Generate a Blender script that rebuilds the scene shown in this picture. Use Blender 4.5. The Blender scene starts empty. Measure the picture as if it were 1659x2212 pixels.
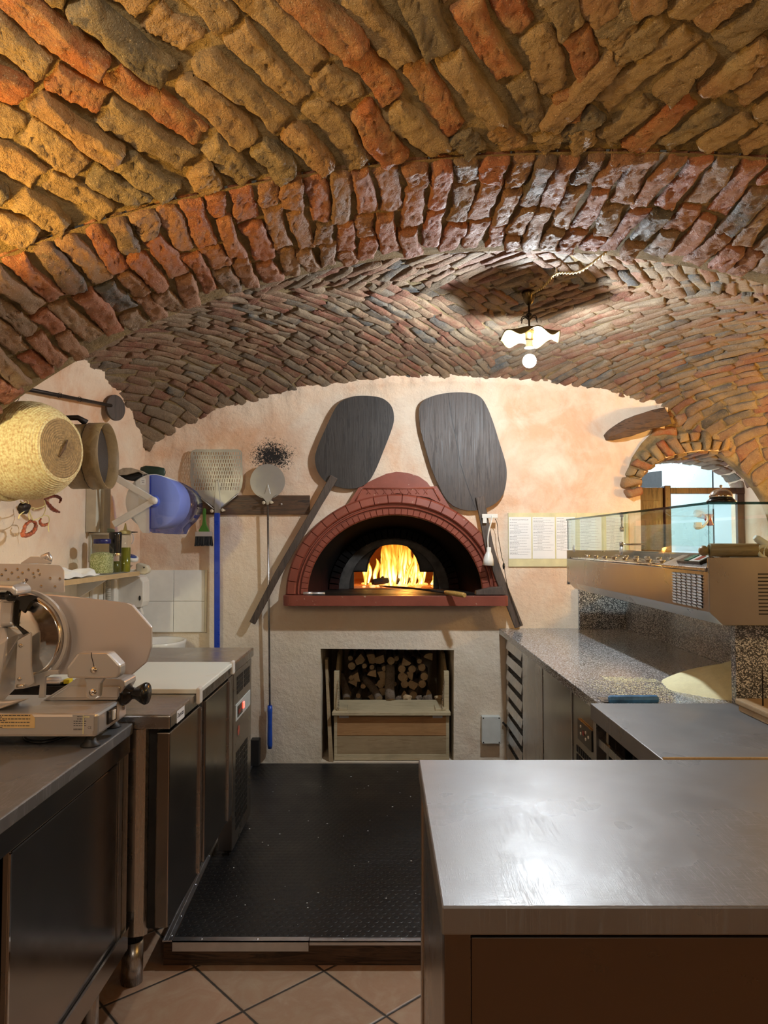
import bpy, bmesh, math, random
import numpy as np
from mathutils import Vector, Matrix, noise as mnoise
from mathutils.geometry import tessellate_polygon
random.seed(7)
RNG = np.random.default_rng(11)
PI = math.pi
scene = bpy.context.scene
COL = scene.collection

# ------------------------------------------------------------------ camera
CAMZ = 1.43
FPX = 1560.0
PITCH = math.atan(64.0 / FPX)
cam_data = bpy.data.cameras.new('camera')
cam = bpy.data.objects.new('camera', cam_data)
COL.objects.link(cam)
cam.location = (0, 0, CAMZ)
cam.rotation_euler = (PI / 2 + PITCH, 0, 0)
cam_data.sensor_fit = 'VERTICAL'
cam_data.sensor_height = 24.0
cam_data.lens = 24.0 * FPX / 2212.0
cam_data.clip_start = 0.05
scene.camera = cam
scene.view_settings.view_transform = 'Standard'
scene.view_settings.look = 'None'
scene.view_settings.gamma = 1.0
scene.view_settings.use_curve_mapping = False
scene.view_settings.exposure = 0.0

# ------------------------------------------------------------------ world and lights
world = bpy.data.worlds.new('world')
scene.world = world
world.use_nodes = True
world.node_tree.nodes['Background'].inputs[0].default_value = (0.9, 0.75, 0.55, 1)
world.node_tree.nodes['Background'].inputs[1].default_value = 0.05

def add_light(name, kind, loc, power, color, size=0.05, target=None, sx=None, sy=None, spot=None, blend=0.5):
    d = bpy.data.lights.new(name, kind)
    d.energy = power
    d.color = color
    if kind in ('POINT', 'SPOT'):
        d.shadow_soft_size = size
    if kind == 'SPOT':
        d.spot_size = math.radians(spot or 90); d.spot_blend = blend
    if kind == 'AREA':
        d.shape = 'RECTANGLE'; d.size = sx; d.size_y = sy
    o = bpy.data.objects.new(name, d)
    COL.objects.link(o)
    o.location = loc
    if target is not None:
        o.rotation_euler = (Vector(target) - Vector(loc)).to_track_quat('-Z', 'Y').to_euler()
    return o

BULB = Vector((0.665, 3.27, 2.255))
BULB_STRENGTH = 2050.0
WARM = (1.0, 0.56, 0.13)
WARM2 = (1.0, 0.62, 0.24)
# warm wall uplighters of the near bay, just out of the picture left and right
add_light('lamp_warm_left', 'SPOT', (-1.30, 1.50, 1.80), 75, WARM, 0.05, (-0.95, 1.25, 2.6), spot=138, blend=0.35)
add_light('lamp_left_down', 'SPOT', (-1.28, 1.45, 1.95), 58, (1.0, 0.86, 0.52), 0.04, (-1.42, 2.70, 1.72), spot=40, blend=0.6)
add_light('lamp_warm_right', 'POINT', (2.05, 1.25, 1.80), 17, WARM, 0.06)
add_light('fill_near_vault', 'SPOT', (0.1, 0.15, 1.75), 16, WARM2, 0.10, (0.1, 0.6, 2.8), spot=165, blend=0.6)  # unseen warm fill added in mid bay to light the near vault
# warm lamp on the right wall beside the hatch, out of the picture
add_light('lamp_warm_hatch', 'POINT', (2.36, 3.75, 1.62), 36, WARM, 0.04)
# whitish lamp of the near bay, then a soft fill added behind the camera
add_light('lamp_near_left_white', 'POINT', (-0.62, 0.55, 2.25), 22, (1.0, 0.88, 0.68), 0.05)
add_light('fill_near_bay', 'POINT', (0.7, -0.9, 2.1), 17, (1.0, 0.88, 0.74), 0.12)
# cool light of the room behind the hatch
add_light('lamp_back_kitchen', 'AREA', (2.0, 6.0, 2.5), 75, (0.80, 0.93, 1.0), 0.1, (2.0, 6.0, 0), 1.2, 1.2)
# fire inside the oven
add_light('fire_glow', 'POINT', (0.10, 5.25, 1.32), 40, (1.0, 0.36, 0.06), 0.10)

# ------------------------------------------------------------------ pixel rays
def ray(px, py):
    a = (px - 829.5) / FPX; b = -(py - 1106.0) / FPX
    c, s = math.cos(PITCH), math.sin(PITCH)
    return Vector((a, c - b * s, s + b * c))
def PY(px, py, y):
    d = ray(px, py); t = y / d.y
    return Vector((d.x * t, y, CAMZ + d.z * t))
def PX(px, py, x):
    d = ray(px, py); t = x / d.x
    return Vector((x, d.y * t, CAMZ + d.z * t))
def PZ(px, py, z):
    d = ray(px, py); t = (z - CAMZ) / d.z
    return Vector((d.x * t, d.y * t, z))

# ------------------------------------------------------------------ tagging
def tag(o, label=None, cat=None, group=None, kind=None):
    if label: o['label'] = label
    if cat: o['category'] = cat
    if group: o['group'] = group
    if kind: o['kind'] = kind
    return o
def thing(name, label, cat, loc=(0, 0, 0), group=None):
    o = bpy.data.objects.new(name, None)
    o.empty_display_size = 0.05
    COL.objects.link(o)
    o.location = loc
    tag(o, label, cat, group)
    return o
def origin_of(o):
    v = Vector((0, 0, 0))
    while o is not None:
        v += Vector(o.location); o = o.parent
    return v
def copy_tree(o, parent=None):
    c = o.copy(); COL.objects.link(c)
    if parent is not None:
        c.parent = parent
    for ch in list(o.children):
        copy_tree(ch, c)
    return c

# ------------------------------------------------------------------ mesh builder
class MB:
    def __init__(self):
        self.v = []; self.f = []; self.m = []
        self.smooth = []
    def add(self, verts, faces, mi=0, smooth=False, M=None):
        n = len(self.v)
        for p in verts:
            p = Vector(p)
            if M is not None: p = M @ p
            self.v.append(p)
        for f in faces:
            self.f.append([i + n for i in f]); self.m.append(mi); self.smooth.append(smooth)
        return self
    def box(self, lo, hi, mi=0, M=None, bev=0.0):
        x0, y0, z0 = lo; x1, y1, z1 = hi
        if x0 > x1: x0, x1 = x1, x0
        if y0 > y1: y0, y1 = y1, y0
        if z0 > z1: z0, z1 = z1, z0
        if bev > 0:
            bev = min(bev, (x1-x0)*0.45, (y1-y0)*0.45, (z1-z0)*0.45)
            bm = bmesh.new()
            bmesh.ops.create_cube(bm, size=1)
            for v in bm.verts:
                v.co = Vector(((x0+x1)/2 + v.co.x*(x1-x0), (y0+y1)/2 + v.co.y*(y1-y0), (z0+z1)/2 + v.co.z*(z1-z0)))
            bmesh.ops.bevel(bm, geom=list(bm.edges), offset=bev, segments=2, profile=0.5, affect='EDGES')
            bm.verts.index_update()
            self.add([v.co.copy() for v in bm.verts], [[v.index for v in f.verts] for f in bm.faces], mi, False, M)
            bm.free()
            return self
        vs = [(x0,y0,z0),(x1,y0,z0),(x1,y1,z0),(x0,y1,z0),(x0,y0,z1),(x1,y0,z1),(x1,y1,z1),(x0,y1,z1)]
        fs = [(0,3,2,1),(4,5,6,7),(0,1,5,4),(1,2,6,5),(2,3,7,6),(3,0,4,7)]
        return self.add(vs, fs, mi, False, M)
    def frame(self, p, d):
        d = Vector(d).normalized()
        up = Vector((0,0,1)) if abs(d.z) < 0.95 else Vector((1,0,0))
        a = d.cross(up).normalized(); b = a.cross(d).normalized()
        return a, b
    def tube(self, pts, r, n=10, mi=0, caps=True, smooth=True, M=None, flat=1.0):
        pts = [Vector(p) for p in pts]
        rs = r if isinstance(r, (list, tuple)) else [r] * len(pts)
        vs = []; fs = []
        pa = None
        for i, p in enumerate(pts):
            d = (pts[min(i+1, len(pts)-1)] - pts[max(i-1, 0)])
            if d.length < 1e-9: d = Vector((0,0,1))
            d.normalize()
            if pa is None:
                a, b = self.frame(p, d)
            else:
                a = (pa - d * pa.dot(d)).normalized(); b = a.cross(d).normalized()
            pa = a
            for k in range(n):
                t = 2*PI*k/n
                vs.append(p + a*math.cos(t)*rs[i] + b*math.sin(t)*rs[i]*flat)
        for i in range(len(pts)-1):
            for k in range(n):
                k2 = (k+1) % n
                fs.append((i*n+k, i*n+k2, (i+1)*n+k2, (i+1)*n+k))
        self.add(vs, fs, mi, smooth, M)
        if caps:
            base = len(self.v) - len(vs)
            self.f.append([base + k for k in range(n)][::-1]); self.m.append(mi); self.smooth.append(False)
            self.f.append([base + (len(pts)-1)*n + k for k in range(n)]); self.m.append(mi); self.smooth.append(False)
        return self
    def cyl(self, a, b, r, n=16, mi=0, r2=None, caps=True, M=None, smooth=True):
        return self.tube([a, b], [r, r if r2 is None else r2], n, mi, caps, smooth, M)
    def lathe(self, prof, o=(0,0,0), axis=(0,0,1), n=32, mi=0, smooth=True, M=None, wave=None):
        # prof: list of (radius, height)
        o = Vector(o); ax = Vector(axis).normalized()
        a, b = self.frame(o, ax)
        vs = []; fs = []
        for (r, h) in prof:
            for k in range(n):
                t = 2*PI*k/n
                rr = max(r, 1e-4); hh = h
                if wave: rr, hh = wave(rr, h, t)
                vs.append(o + ax*hh + a*math.cos(t)*rr + b*math.sin(t)*rr)
        for i in range(len(prof)-1):
            for k in range(n):
                k2 = (k+1) % n
                fs.append((i*n+k, (i+1)*n+k, (i+1)*n+k2, i*n+k2))
        return self.add(vs, fs, mi, smooth, M)
    def sphere(self, c, r, n=16, mi=0, sc=(1,1,1), M=None):
        vs = []; fs = []
        m = max(6, n//2)
        for i in range(m+1):
            ph = PI*i/m
            for k in range(n):
                t = 2*PI*k/n
                vs.append(Vector(c) + Vector((math.sin(ph)*math.cos(t)*r*sc[0], math.sin(ph)*math.sin(t)*r*sc[1], math.cos(ph)*r*sc[2])))
        for i in range(m):
            for k in range(n):
                k2 = (k+1) % n
                fs.append((i*n+k, (i+1)*n+k, (i+1)*n+k2, i*n+k2))
        return self.add(vs, fs, mi, True, M)
    def prism(self, poly, w0, w1, M, mi=0, holes=None, smooth_side=False):
        # poly in local (u, v), extruded along local w from w0 to w1; M maps (u, v, w) to the world
        loops = [[Vector((p[0], p[1], 0)) for p in poly]] + [[Vector((p[0], p[1], 0)) for p in h] for h in (holes or [])]
        tris = tessellate_polygon(loops)
        flat = [p for l in loops for p in l]
        n = len(flat)
        vs = [(p.x, p.y, w0) for p in flat] + [(p.x, p.y, w1) for p in flat]
        fs = []
        for t in tris:
            fs.append((t[0], t[1], t[2])); fs.append((t[2]+n, t[1]+n, t[0]+n))
        self.add(vs, fs, mi, False, M)
        base = len(self.v) - len(vs)
        s = 0
        for l in loops:
            L = len(l)
            for i in range(L):
                j = (i+1) % L
                self.f.append([base+s+i, base+s+j, base+n+s+j, base+n+s+i]); self.m.append(mi); self.smooth.append(smooth_side)
            s += L
        return self
    def quad(self, a, b, c, d, mi=0):
        return self.add([a, b, c, d], [(0,1,2,3)], mi)
    def build(self, name, mats, parent=None, origin=None, bevel=0.0, recalc=True, sub=0, weighted=False):
        me = bpy.data.meshes.new(name)
        if parent is not None:
            org = origin_of(parent)
        elif origin is not None:
            org = Vector(origin)
        else:
            xs = [p.x for p in self.v]; ys = [p.y for p in self.v]; zs = [p.z for p in self.v]
            org = Vector(((min(xs)+max(xs))/2, (min(ys)+max(ys))/2, min(zs)))
        me.from_pydata([tuple(p - org) for p in self.v], [], self.f)
        if not isinstance(mats, (list, tuple)): mats = [mats]
        for m in mats: me.materials.append(m)
        me.polygons.foreach_set('material_index', self.m)
        me.polygons.foreach_set('use_smooth', self.smooth)
        if recalc:
            bm = bmesh.new(); bm.from_mesh(me)
            bmesh.ops.recalc_face_normals(bm, faces=bm.faces)
            bm.to_mesh(me); bm.free()
        me.update()
        o = bpy.data.objects.new(name, me)
        COL.objects.link(o)
        if parent is not None:
            o.parent = parent
        else:
            o.location = org
        if bevel > 0:
            b = o.modifiers.new('bevel', 'BEVEL'); b.width = bevel; b.segments = 2; b.limit_method = 'ANGLE'; b.angle_limit = math.radians(40)
        if sub:
            s = o.modifiers.new('sub', 'SUBSURF'); s.levels = sub; s.render_levels = sub
        return o

def text_obj(body, size, loc, M3, mat, parent, name='lettering', align='LEFT', extrude=0.0003):
    cu = bpy.data.curves.new(name, 'FONT'); cu.body = body; cu.size = size; cu.extrude = extrude; cu.align_x = align
    tmp = bpy.data.objects.new(name + '_tmp', cu)
    COL.objects.link(tmp)
    dg = bpy.context.evaluated_depsgraph_get()
    me = bpy.data.meshes.new_from_object(tmp.evaluated_get(dg))
    bpy.data.objects.remove(tmp)
    Mx = Matrix.Translation(Vector(loc) - (origin_of(parent) if parent else Vector((0,0,0)))) @ M3.to_4x4()
    me.transform(Mx)
    me.materials.clear(); me.materials.append(mat)
    o = bpy.data.objects.new(name, me); COL.objects.link(o)
    if parent: o.parent = parent
    return o

def basis(u, v, w=None, o=(0,0,0)):
    u = Vector(u); v = Vector(v); w = Vector(w) if w is not None else u.cross(v)
    return Matrix(((u.x, v.x, w.x, o[0]), (u.y, v.y, w.y, o[1]), (u.z, v.z, w.z, o[2]), (0,0,0,1)))

# ------------------------------------------------------------------ materials
class NT:
    def __init__(self, name):
        self.mat = bpy.data.materials.new(name); self.mat.use_nodes = True
        self.t = self.mat.node_tree; self.n = self.t.nodes; self.l = self.t.links
        self.b = self.n['Principled BSDF']; self.out = self.n['Material Output']
        self.tc = self.n.new('ShaderNodeTexCoord')
        self.geo = self.n.new('ShaderNodeNewGeometry')
    def link(self, a, b): self.l.new(a, b)
    def mapping(self, scale=(1,1,1), rot=(0,0,0), src='Object'):
        m = self.n.new('ShaderNodeMapping'); m.inputs['Scale'].default_value = scale; m.inputs['Rotation'].default_value = rot
        self.link(self.geo.outputs['Position'] if src == 'World' else self.tc.outputs[src], m.inputs['Vector'])
        return m.outputs['Vector']
    def noise(self, scale, detail=4, rough=0.55, vec=None, dist=0.0):
        x = self.n.new('ShaderNodeTexNoise'); x.inputs['Scale'].default_value = scale
        x.inputs['Detail'].default_value = detail; x.inputs['Roughness'].default_value = rough
        x.inputs['Distortion'].default_value = dist
        self.link(vec if vec is not None else self.tc.outputs['Object'], x.inputs['Vector'])
        return x.outputs['Fac']
    def voro(self, scale, vec=None, feature='F1', out='Distance', rnd=1.0):
        x = self.n.new('ShaderNodeTexVoronoi'); x.feature = feature; x.inputs['Scale'].default_value = scale
        x.inputs['Randomness'].default_value = rnd
        self.link(vec if vec is not None else self.tc.outputs['Object'], x.inputs['Vector'])
        return x.outputs[out]
    def ramp(self, fac, stops, interp='LINEAR'):
        r = self.n.new('ShaderNodeValToRGB'); r.color_ramp.interpolation = interp
        e = r.color_ramp.elements
        while len(e) > 1: e.remove(e[0])
        e[0].position = stops[0][0]; e[0].color = (*stops[0][1], 1)
        for p, c in stops[1:]:
            q = e.new(p); q.color = (*c, 1)
        self.link(fac, r.inputs['Fac'])
        return r.outputs['Color']
    def framp(self, fac, a, b, va=0.0, vb=1.0):
        m = self.n.new('ShaderNodeMapRange'); m.inputs[1].default_value = a; m.inputs[2].default_value = b
        m.inputs[3].default_value = va; m.inputs[4].default_value = vb
        self.link(fac, m.inputs[0])
        return m.outputs[0]
    def mix(self, fac, a, b, mode='MIX'):
        m = self.n.new('ShaderNodeMix'); m.data_type = 'RGBA'; m.blend_type = mode
        if isinstance(fac, (int, float)): m.inputs[0].default_value = fac
        else: self.link(fac, m.inputs[0])
        for s, i in ((a, 6), (b, 7)):
            if isinstance(s, tuple): m.inputs[i].default_value = (*s[:3], 1)
            else: self.link(s, m.inputs[i])
        return m.outputs[2]
    def math(self, op, a, b=0.0, c=None):
        m = self.n.new('ShaderNodeMath'); m.operation = op
        for s, i in ((a, 0), (b, 1), (c, 2)):
            if s is None: continue
            if isinstance(s, (int, float)): m.inputs[i].default_value = s
            else: self.link(s, m.inputs[i])
        return m.outputs[0]
    def attr(self, name):
        a = self.n.new('ShaderNodeAttribute'); a.attribute_name = name
        return a.outputs['Fac']
    def sep(self, vec):
        s = self.n.new('ShaderNodeSeparateXYZ'); self.link(vec, s.inputs[0]); return s.outputs
    def bump(self, h, strength=0.3, dist=0.01, prev=None):
        b = self.n.new('ShaderNodeBump'); b.inputs['Strength'].default_value = strength; b.inputs['Distance'].default_value = dist
        self.link(h, b.inputs['Height'])
        if prev is not None: self.link(prev, b.inputs['Normal'])
        return b.outputs['Normal']
    def setp(self, color=None, rough=None, metal=None, normal=None, **kw):
        for key, val in (('Base Color', color), ('Roughness', rough), ('Metallic', metal), ('Normal', normal)):
            if val is None: continue
            if isinstance(val, tuple): self.b.inputs[key].default_value = (*val[:3], 1)
            elif isinstance(val, (int, float)): self.b.inputs[key].default_value = val
            else: self.link(val, self.b.inputs[key])
        for k, v in kw.items():
            k = k.replace('_', ' ')
            if isinstance(v, tuple): self.b.inputs[k].default_value = (*v[:3], 1)
            else: self.b.inputs[k].default_value = v
        return self.mat

def simple(name, color, rough=0.5, metal=0.0, var=0.12, scale=20, bump=0.0, **kw):
    t = NT(name)
    n = t.noise(scale, 4)
    c1 = tuple(max(0, c*(1-var)) for c in color); c2 = tuple(min(1, c*(1+var)) for c in color)
    col = t.ramp(n, [(0.3, c1), (0.7, c2)])
    nr = t.bump(t.noise(scale*4, 3), bump, 0.003) if bump else None
    r = t.framp(t.noise(scale*1.7, 3), 0.3, 0.7, max(0.02, rough-0.06), min(1, rough+0.06))
    return t.setp(col, r, metal, nr, **kw)

def mat_plaster(name, cool=False):
    t = NT(name)
    W = t.mapping(src='World')
    big = t.noise(1.6, 6, 0.62, W, 0.6)
    mid = t.noise(5.0, 5, 0.6, W, 0.4)
    col = t.ramp(big, [(0.30, (0.80, 0.69, 0.55)), (0.47, (0.77, 0.60, 0.45)), (0.60, (0.70, 0.44, 0.28)), (0.75, (0.78, 0.64, 0.49))])
    col = t.mix(t.framp(mid, 0.45, 0.75), col, (0.82, 0.70, 0.56))
    # paler, dirtier limewash low on the wall
    z = t.sep(W)[2]
    low = t.framp(t.math('ADD', z, t.framp(mid, 0, 1, -0.25, 0.25)), 0.75, 1.45, 1.0, 0.0)
    lowc = t.ramp(t.noise(3.2, 5, 0.6, W), [(0.35, (0.72, 0.65, 0.50)), (0.6, (0.80, 0.73, 0.60)), (0.75, (0.66, 0.54, 0.40))])
    col = t.mix(t.math('MULTIPLY', low, 0.8), col, lowc)
    # dark specks and hairlines
    sp = t.framp(t.noise(55, 3, 0.6, W), 0.68, 0.76)
    col = t.mix(t.math('MULTIPLY', sp, 0.35), col, (0.25, 0.19, 0.13))
    h1 = t.noise(42, 6, 0.70, W, 0.25); h2 = t.noise(7, 4, 0.5, W)
    nb = t.bump(h2, 0.55, 0.03)
    nb = t.bump(h1, 0.65, 0.010, nb)
    return t.setp(col, 0.9, 0.0, nb), t

M = {}
M['plaster'], tp = mat_plaster('rough_limewashed_plaster')
# soot patch above the small round peel: a stain in the plaster with its own shape
Mb, tb = mat_plaster('rough_limewashed_plaster_with_soot')
def add_soot(t, c, r):
    W = t.mapping(src='World')
    vm = t.n.new('ShaderNodeVectorMath'); vm.operation = 'SUBTRACT'
    t.link(W, vm.inputs[0]); vm.inputs[1].default_value = c
    sc = t.n.new('ShaderNodeVectorMath'); sc.operation = 'MULTIPLY'; t.link(vm.outputs[0], sc.inputs[0]); sc.inputs[1].default_value = (1, 1, 1.35)
    ln = t.n.new('ShaderNodeVectorMath'); ln.operation = 'LENGTH'; t.link(sc.outputs[0], ln.inputs[0])
    d = t.framp(ln.outputs['Value'], 0, r, 1.0, 0.0)
    nz = t.noise(70, 4, 0.7, W, 1.5)
    f = t.framp(t.math('ADD', t.math('MULTIPLY', d, 0.55), nz), 0.78, 0.86)
    src = t.b.inputs['Base Color'].links[0].from_socket
    t.link(t.mix(f, src, (0.015, 0.013, 0.012)), t.b.inputs['Base Color'])
sc = PY(588, 985, 4.47)
add_soot(tb, tuple(sc), 0.24)
M['plaster_back'] = Mb

def mat_brick(name, stops, mortar, dark):
    t = NT(name)
    a = t.attr('bc')
    W = t.mapping(src='World')
    col = t.ramp(a, stops, 'LINEAR')
    n = t.noise(9, 5, 0.65, W)
    col = t.mix(t.framp(n, 0.42, 0.75), col, mortar)
    n3 = t.noise(2.5, 3, 0.5, W)
    col = t.mix(t.framp(n3, 0.5, 0.7, 0, 0.35), col, dark)
    col = t.mix(t.framp(t.voro(110, W), 0.08, 0.20, 0.75, 0.0), col, (0.55, 0.46, 0.32))
    col = t.mix(t.framp(t.noise(38, 4, 0.7, W), 0.60, 0.72, 0, 0.6), col, tuple(c*0.35 for c in dark))
    nb = t.bump(t.noise(16, 5, 0.7, W, 0.6), 0.8, 0.022)
    pit = t.noise(55, 5, 0.78, W)
    nb = t.bump(pit, 0.9, 0.012, nb)
    nb = t.bump(t.noise(150, 3, 0.6, W), 0.35, 0.004, nb)
    return t.setp(col, t.framp(n, 0.3, 0.7, 0.50, 0.85), 0.0, nb)
bst = [(0.0, (0.30, 0.085, 0.032)), (0.14, (0.35, 0.13, 0.048)), (0.28, (0.31, 0.165, 0.075)), (0.60, (0.33, 0.22, 0.105)), (0.78, (0.26, 0.175, 0.085)), (0.90, (0.17, 0.14, 0.09)), (0.95, (0.075, 0.07, 0.06)), (1.0, (0.12, 0.12, 0.11))]
M['brick_near'] = mat_brick('old_hand_made_brick', bst, (0.38, 0.28, 0.14), (0.17, 0.11, 0.055))
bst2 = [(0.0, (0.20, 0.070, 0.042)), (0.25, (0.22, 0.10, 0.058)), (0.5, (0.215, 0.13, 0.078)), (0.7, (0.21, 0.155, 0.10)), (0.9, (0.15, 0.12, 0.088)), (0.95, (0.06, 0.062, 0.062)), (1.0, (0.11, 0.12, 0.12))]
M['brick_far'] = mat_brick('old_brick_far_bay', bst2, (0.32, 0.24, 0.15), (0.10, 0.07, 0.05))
bst3 = [(0.0, (0.31, 0.095, 0.045)), (0.3, (0.32, 0.13, 0.065)), (0.5, (0.27, 0.14, 0.075)), (0.75, (0.28, 0.18, 0.10)), (0.90, (0.17, 0.125, 0.085)), (0.96, (0.075, 0.075, 0.07)), (1.0, (0.10, 0.10, 0.095))]
M['brick_band'] = mat_brick('old_red_brick_arch', bst3, (0.32, 0.17, 0.10), (0.20, 0.10, 0.06))
def mat_mortar():
    t = NT('crumbling_lime_mortar')
    W = t.mapping(src='World')
    col = t.ramp(t.noise(12, 5, 0.6, W), [(0.35, (0.22, 0.16, 0.075)), (0.6, (0.38, 0.28, 0.14)), (0.75, (0.45, 0.36, 0.20))])
    nb = t.bump(t.noise(30, 6, 0.75, W), 1.0, 0.03)
    nb = t.bump(t.noise(140, 3, 0.6, W), 0.6, 0.006, nb)
    return t.setp(col, 0.95, 0.0, nb)
M['mortar'] = mat_mortar()

def mat_tiles():
    t = NT('terracotta_floor_tiles')
    W = t.mapping(src='World')
    s = t.sep(W)
    # tile grid turned 45 degrees, fitted to the joints on the floor
    ox, oy, A, T = FLOOR_O[0], FLOOR_O[1], FLOOR_A, FLOOR_T
    ca, sa = math.cos(A), math.sin(A)
    X = t.math('SUBTRACT', s[0], ox); Y = t.math('SUBTRACT', s[1], oy)
    U = t.math('DIVIDE', t.math('ADD', t.math('MULTIPLY', X, ca), t.math('MULTIPLY', Y, sa)), T)
    V = t.math('DIVIDE', t.math('SUBTRACT', t.math('MULTIPLY', Y, ca), t.math('MULTIPLY', X, sa)), T)
    def edge(q):
        f = t.math('FRACT', t.math('ADD', q, 100.0))
        return t.math('MINIMUM', f, t.math('SUBTRACT', 1.0, f))
    wob = t.framp(t.noise(25, 2, 0.5, W), 0, 1, -0.006, 0.006)
    e = t.math('ADD', t.math('MINIMUM', edge(U), edge(V)), wob)
    grout = t.framp(e, 0.010, 0.018, 1.0, 0.0)
    comb = t.n.new('ShaderNodeCombineXYZ')
    t.link(t.math('FLOOR', U), comb.inputs[0]); t.link(t.math('FLOOR', V), comb.inputs[1])
    wn = t.n.new('ShaderNodeTexWhiteNoise'); wn.noise_dimensions = '3D'; t.link(comb.outputs[0], wn.inputs['Vector'])
    base = t.ramp(wn.outputs['Value'], [(0.0, (0.42, 0.24, 0.14)), (0.35, (0.48, 0.33, 0.22)), (0.6, (0.36, 0.27, 0.18)), (0.85, (0.52, 0.30, 0.15)), (1.0, (0.46, 0.36, 0.26))])
    mot = t.ramp(t.noise(7, 6, 0.65, W, 0.8), [(0.3, (0.55, 0.42, 0.30)), (0.5, (0.42, 0.24, 0.15)), (0.7, (0.50, 0.38, 0.26))])
    col = t.mix(0.5, base, mot)
    col = t.mix(grout, col, (0.055, 0.045, 0.035))
    nb = t.bump(t.framp(e, 0.005, 0.03), 0.5, 0.004)
    nb = t.bump(t.noise(60, 4, 0.6, W), 0.15, 0.003, nb)
    rough = t.framp(t.noise(9, 4, 0.6, W), 0.3, 0.7, 0.28, 0.48)
    return t.setp(col, rough, 0.0, nb)
fa = PZ(421, 2089, 0); fc = PZ(528, 2187.5, 0); fd = PZ(701, 2099.6, 0); fb = PZ(225.5, 2171.3, 0)
FLOOR_O = (fa.x, fa.y)
FLOOR_T = ((fc - fa).length + (fb - fa).length + (fd - fc).length) / 3
FLOOR_A = math.atan2(fc.y - fa.y, fc.x - fa.x)
M['floor_tiles'] = mat_tiles()

def mat_steel(name, base=(0.56, 0.55, 0.53), rough=0.28, brush=(1, 60, 1), scr=0.0, var=0.06, bstr=0.05, aniso=0.0, world=True, metal=1.0):
    t = NT(name)
    W = t.mapping(brush, src='World' if world else 'Object')
    W1 = t.mapping(src='World')
    n = t.noise(14, 5, 0.6, W)
    r = t.framp(n, 0.3, 0.7, max(0.03, rough - var), rough + var)
    sm = t.noise(3.5, 5, 0.6, W1, 0.5)
    r = t.math('ADD', r, t.framp(sm, 0.35, 0.7, -0.02, 0.05))
    nb = t.bump(n, bstr, 0.002)
    col = base
    if scr:
        Wd = t.mapping((1, 1, 1), src='World')
        wave = t.n.new('ShaderNodeTexNoise'); wave.inputs['Scale'].default_value = 60; wave.inputs['Detail'].default_value = 6
        m2 = t.mapping((14, 1.0, 1), (0, 0, 0.5), src='World'); t.link(m2, wave.inputs['Vector'])
        wv = t.n.new('ShaderNodeTexNoise'); wv.inputs['Scale'].default_value = 55; wv.inputs['Detail'].default_value = 6
        m3 = t.mapping((1.0, 13, 1), (0, 0, -0.35), src='World'); t.link(m3, wv.inputs['Vector'])
        mm = t.math('MAXIMUM', wave.outputs['Fac'], wv.outputs['Fac'])
        nb = t.bump(mm, scr, 0.002, nb)
        r = t.math('ADD', r, t.framp(mm, 0.6, 0.75, 0.0, 0.12))
        col = t.mix(t.framp(sm, 0.4, 0.75, 0, 0.5), base, tuple(b*0.75 for b in base))
    return t.setp(col, r, metal, nb)
M['steel'] = mat_steel('brushed_stainless_steel', (0.50, 0.49, 0.48), 0.27, (1, 60, 1), var=0.04)
M['steel_dimmed'] = mat_steel('steel_painted_dim_reflection', (0.20, 0.165, 0.14), 0.30, (1, 1, 1), var=0.02, bstr=0.01)  # plain table steel with its dim brown reflection put into the colour
M['steel_disc'] = mat_steel('matt_peel_steel', (0.40, 0.40, 0.39), 0.48, (1, 1, 1))
M['steel_dark'] = mat_steel('smoked_stainless_door', (0.36, 0.35, 0.34), 0.20, (1, 1, 1), var=0.02, bstr=0.02)
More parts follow.
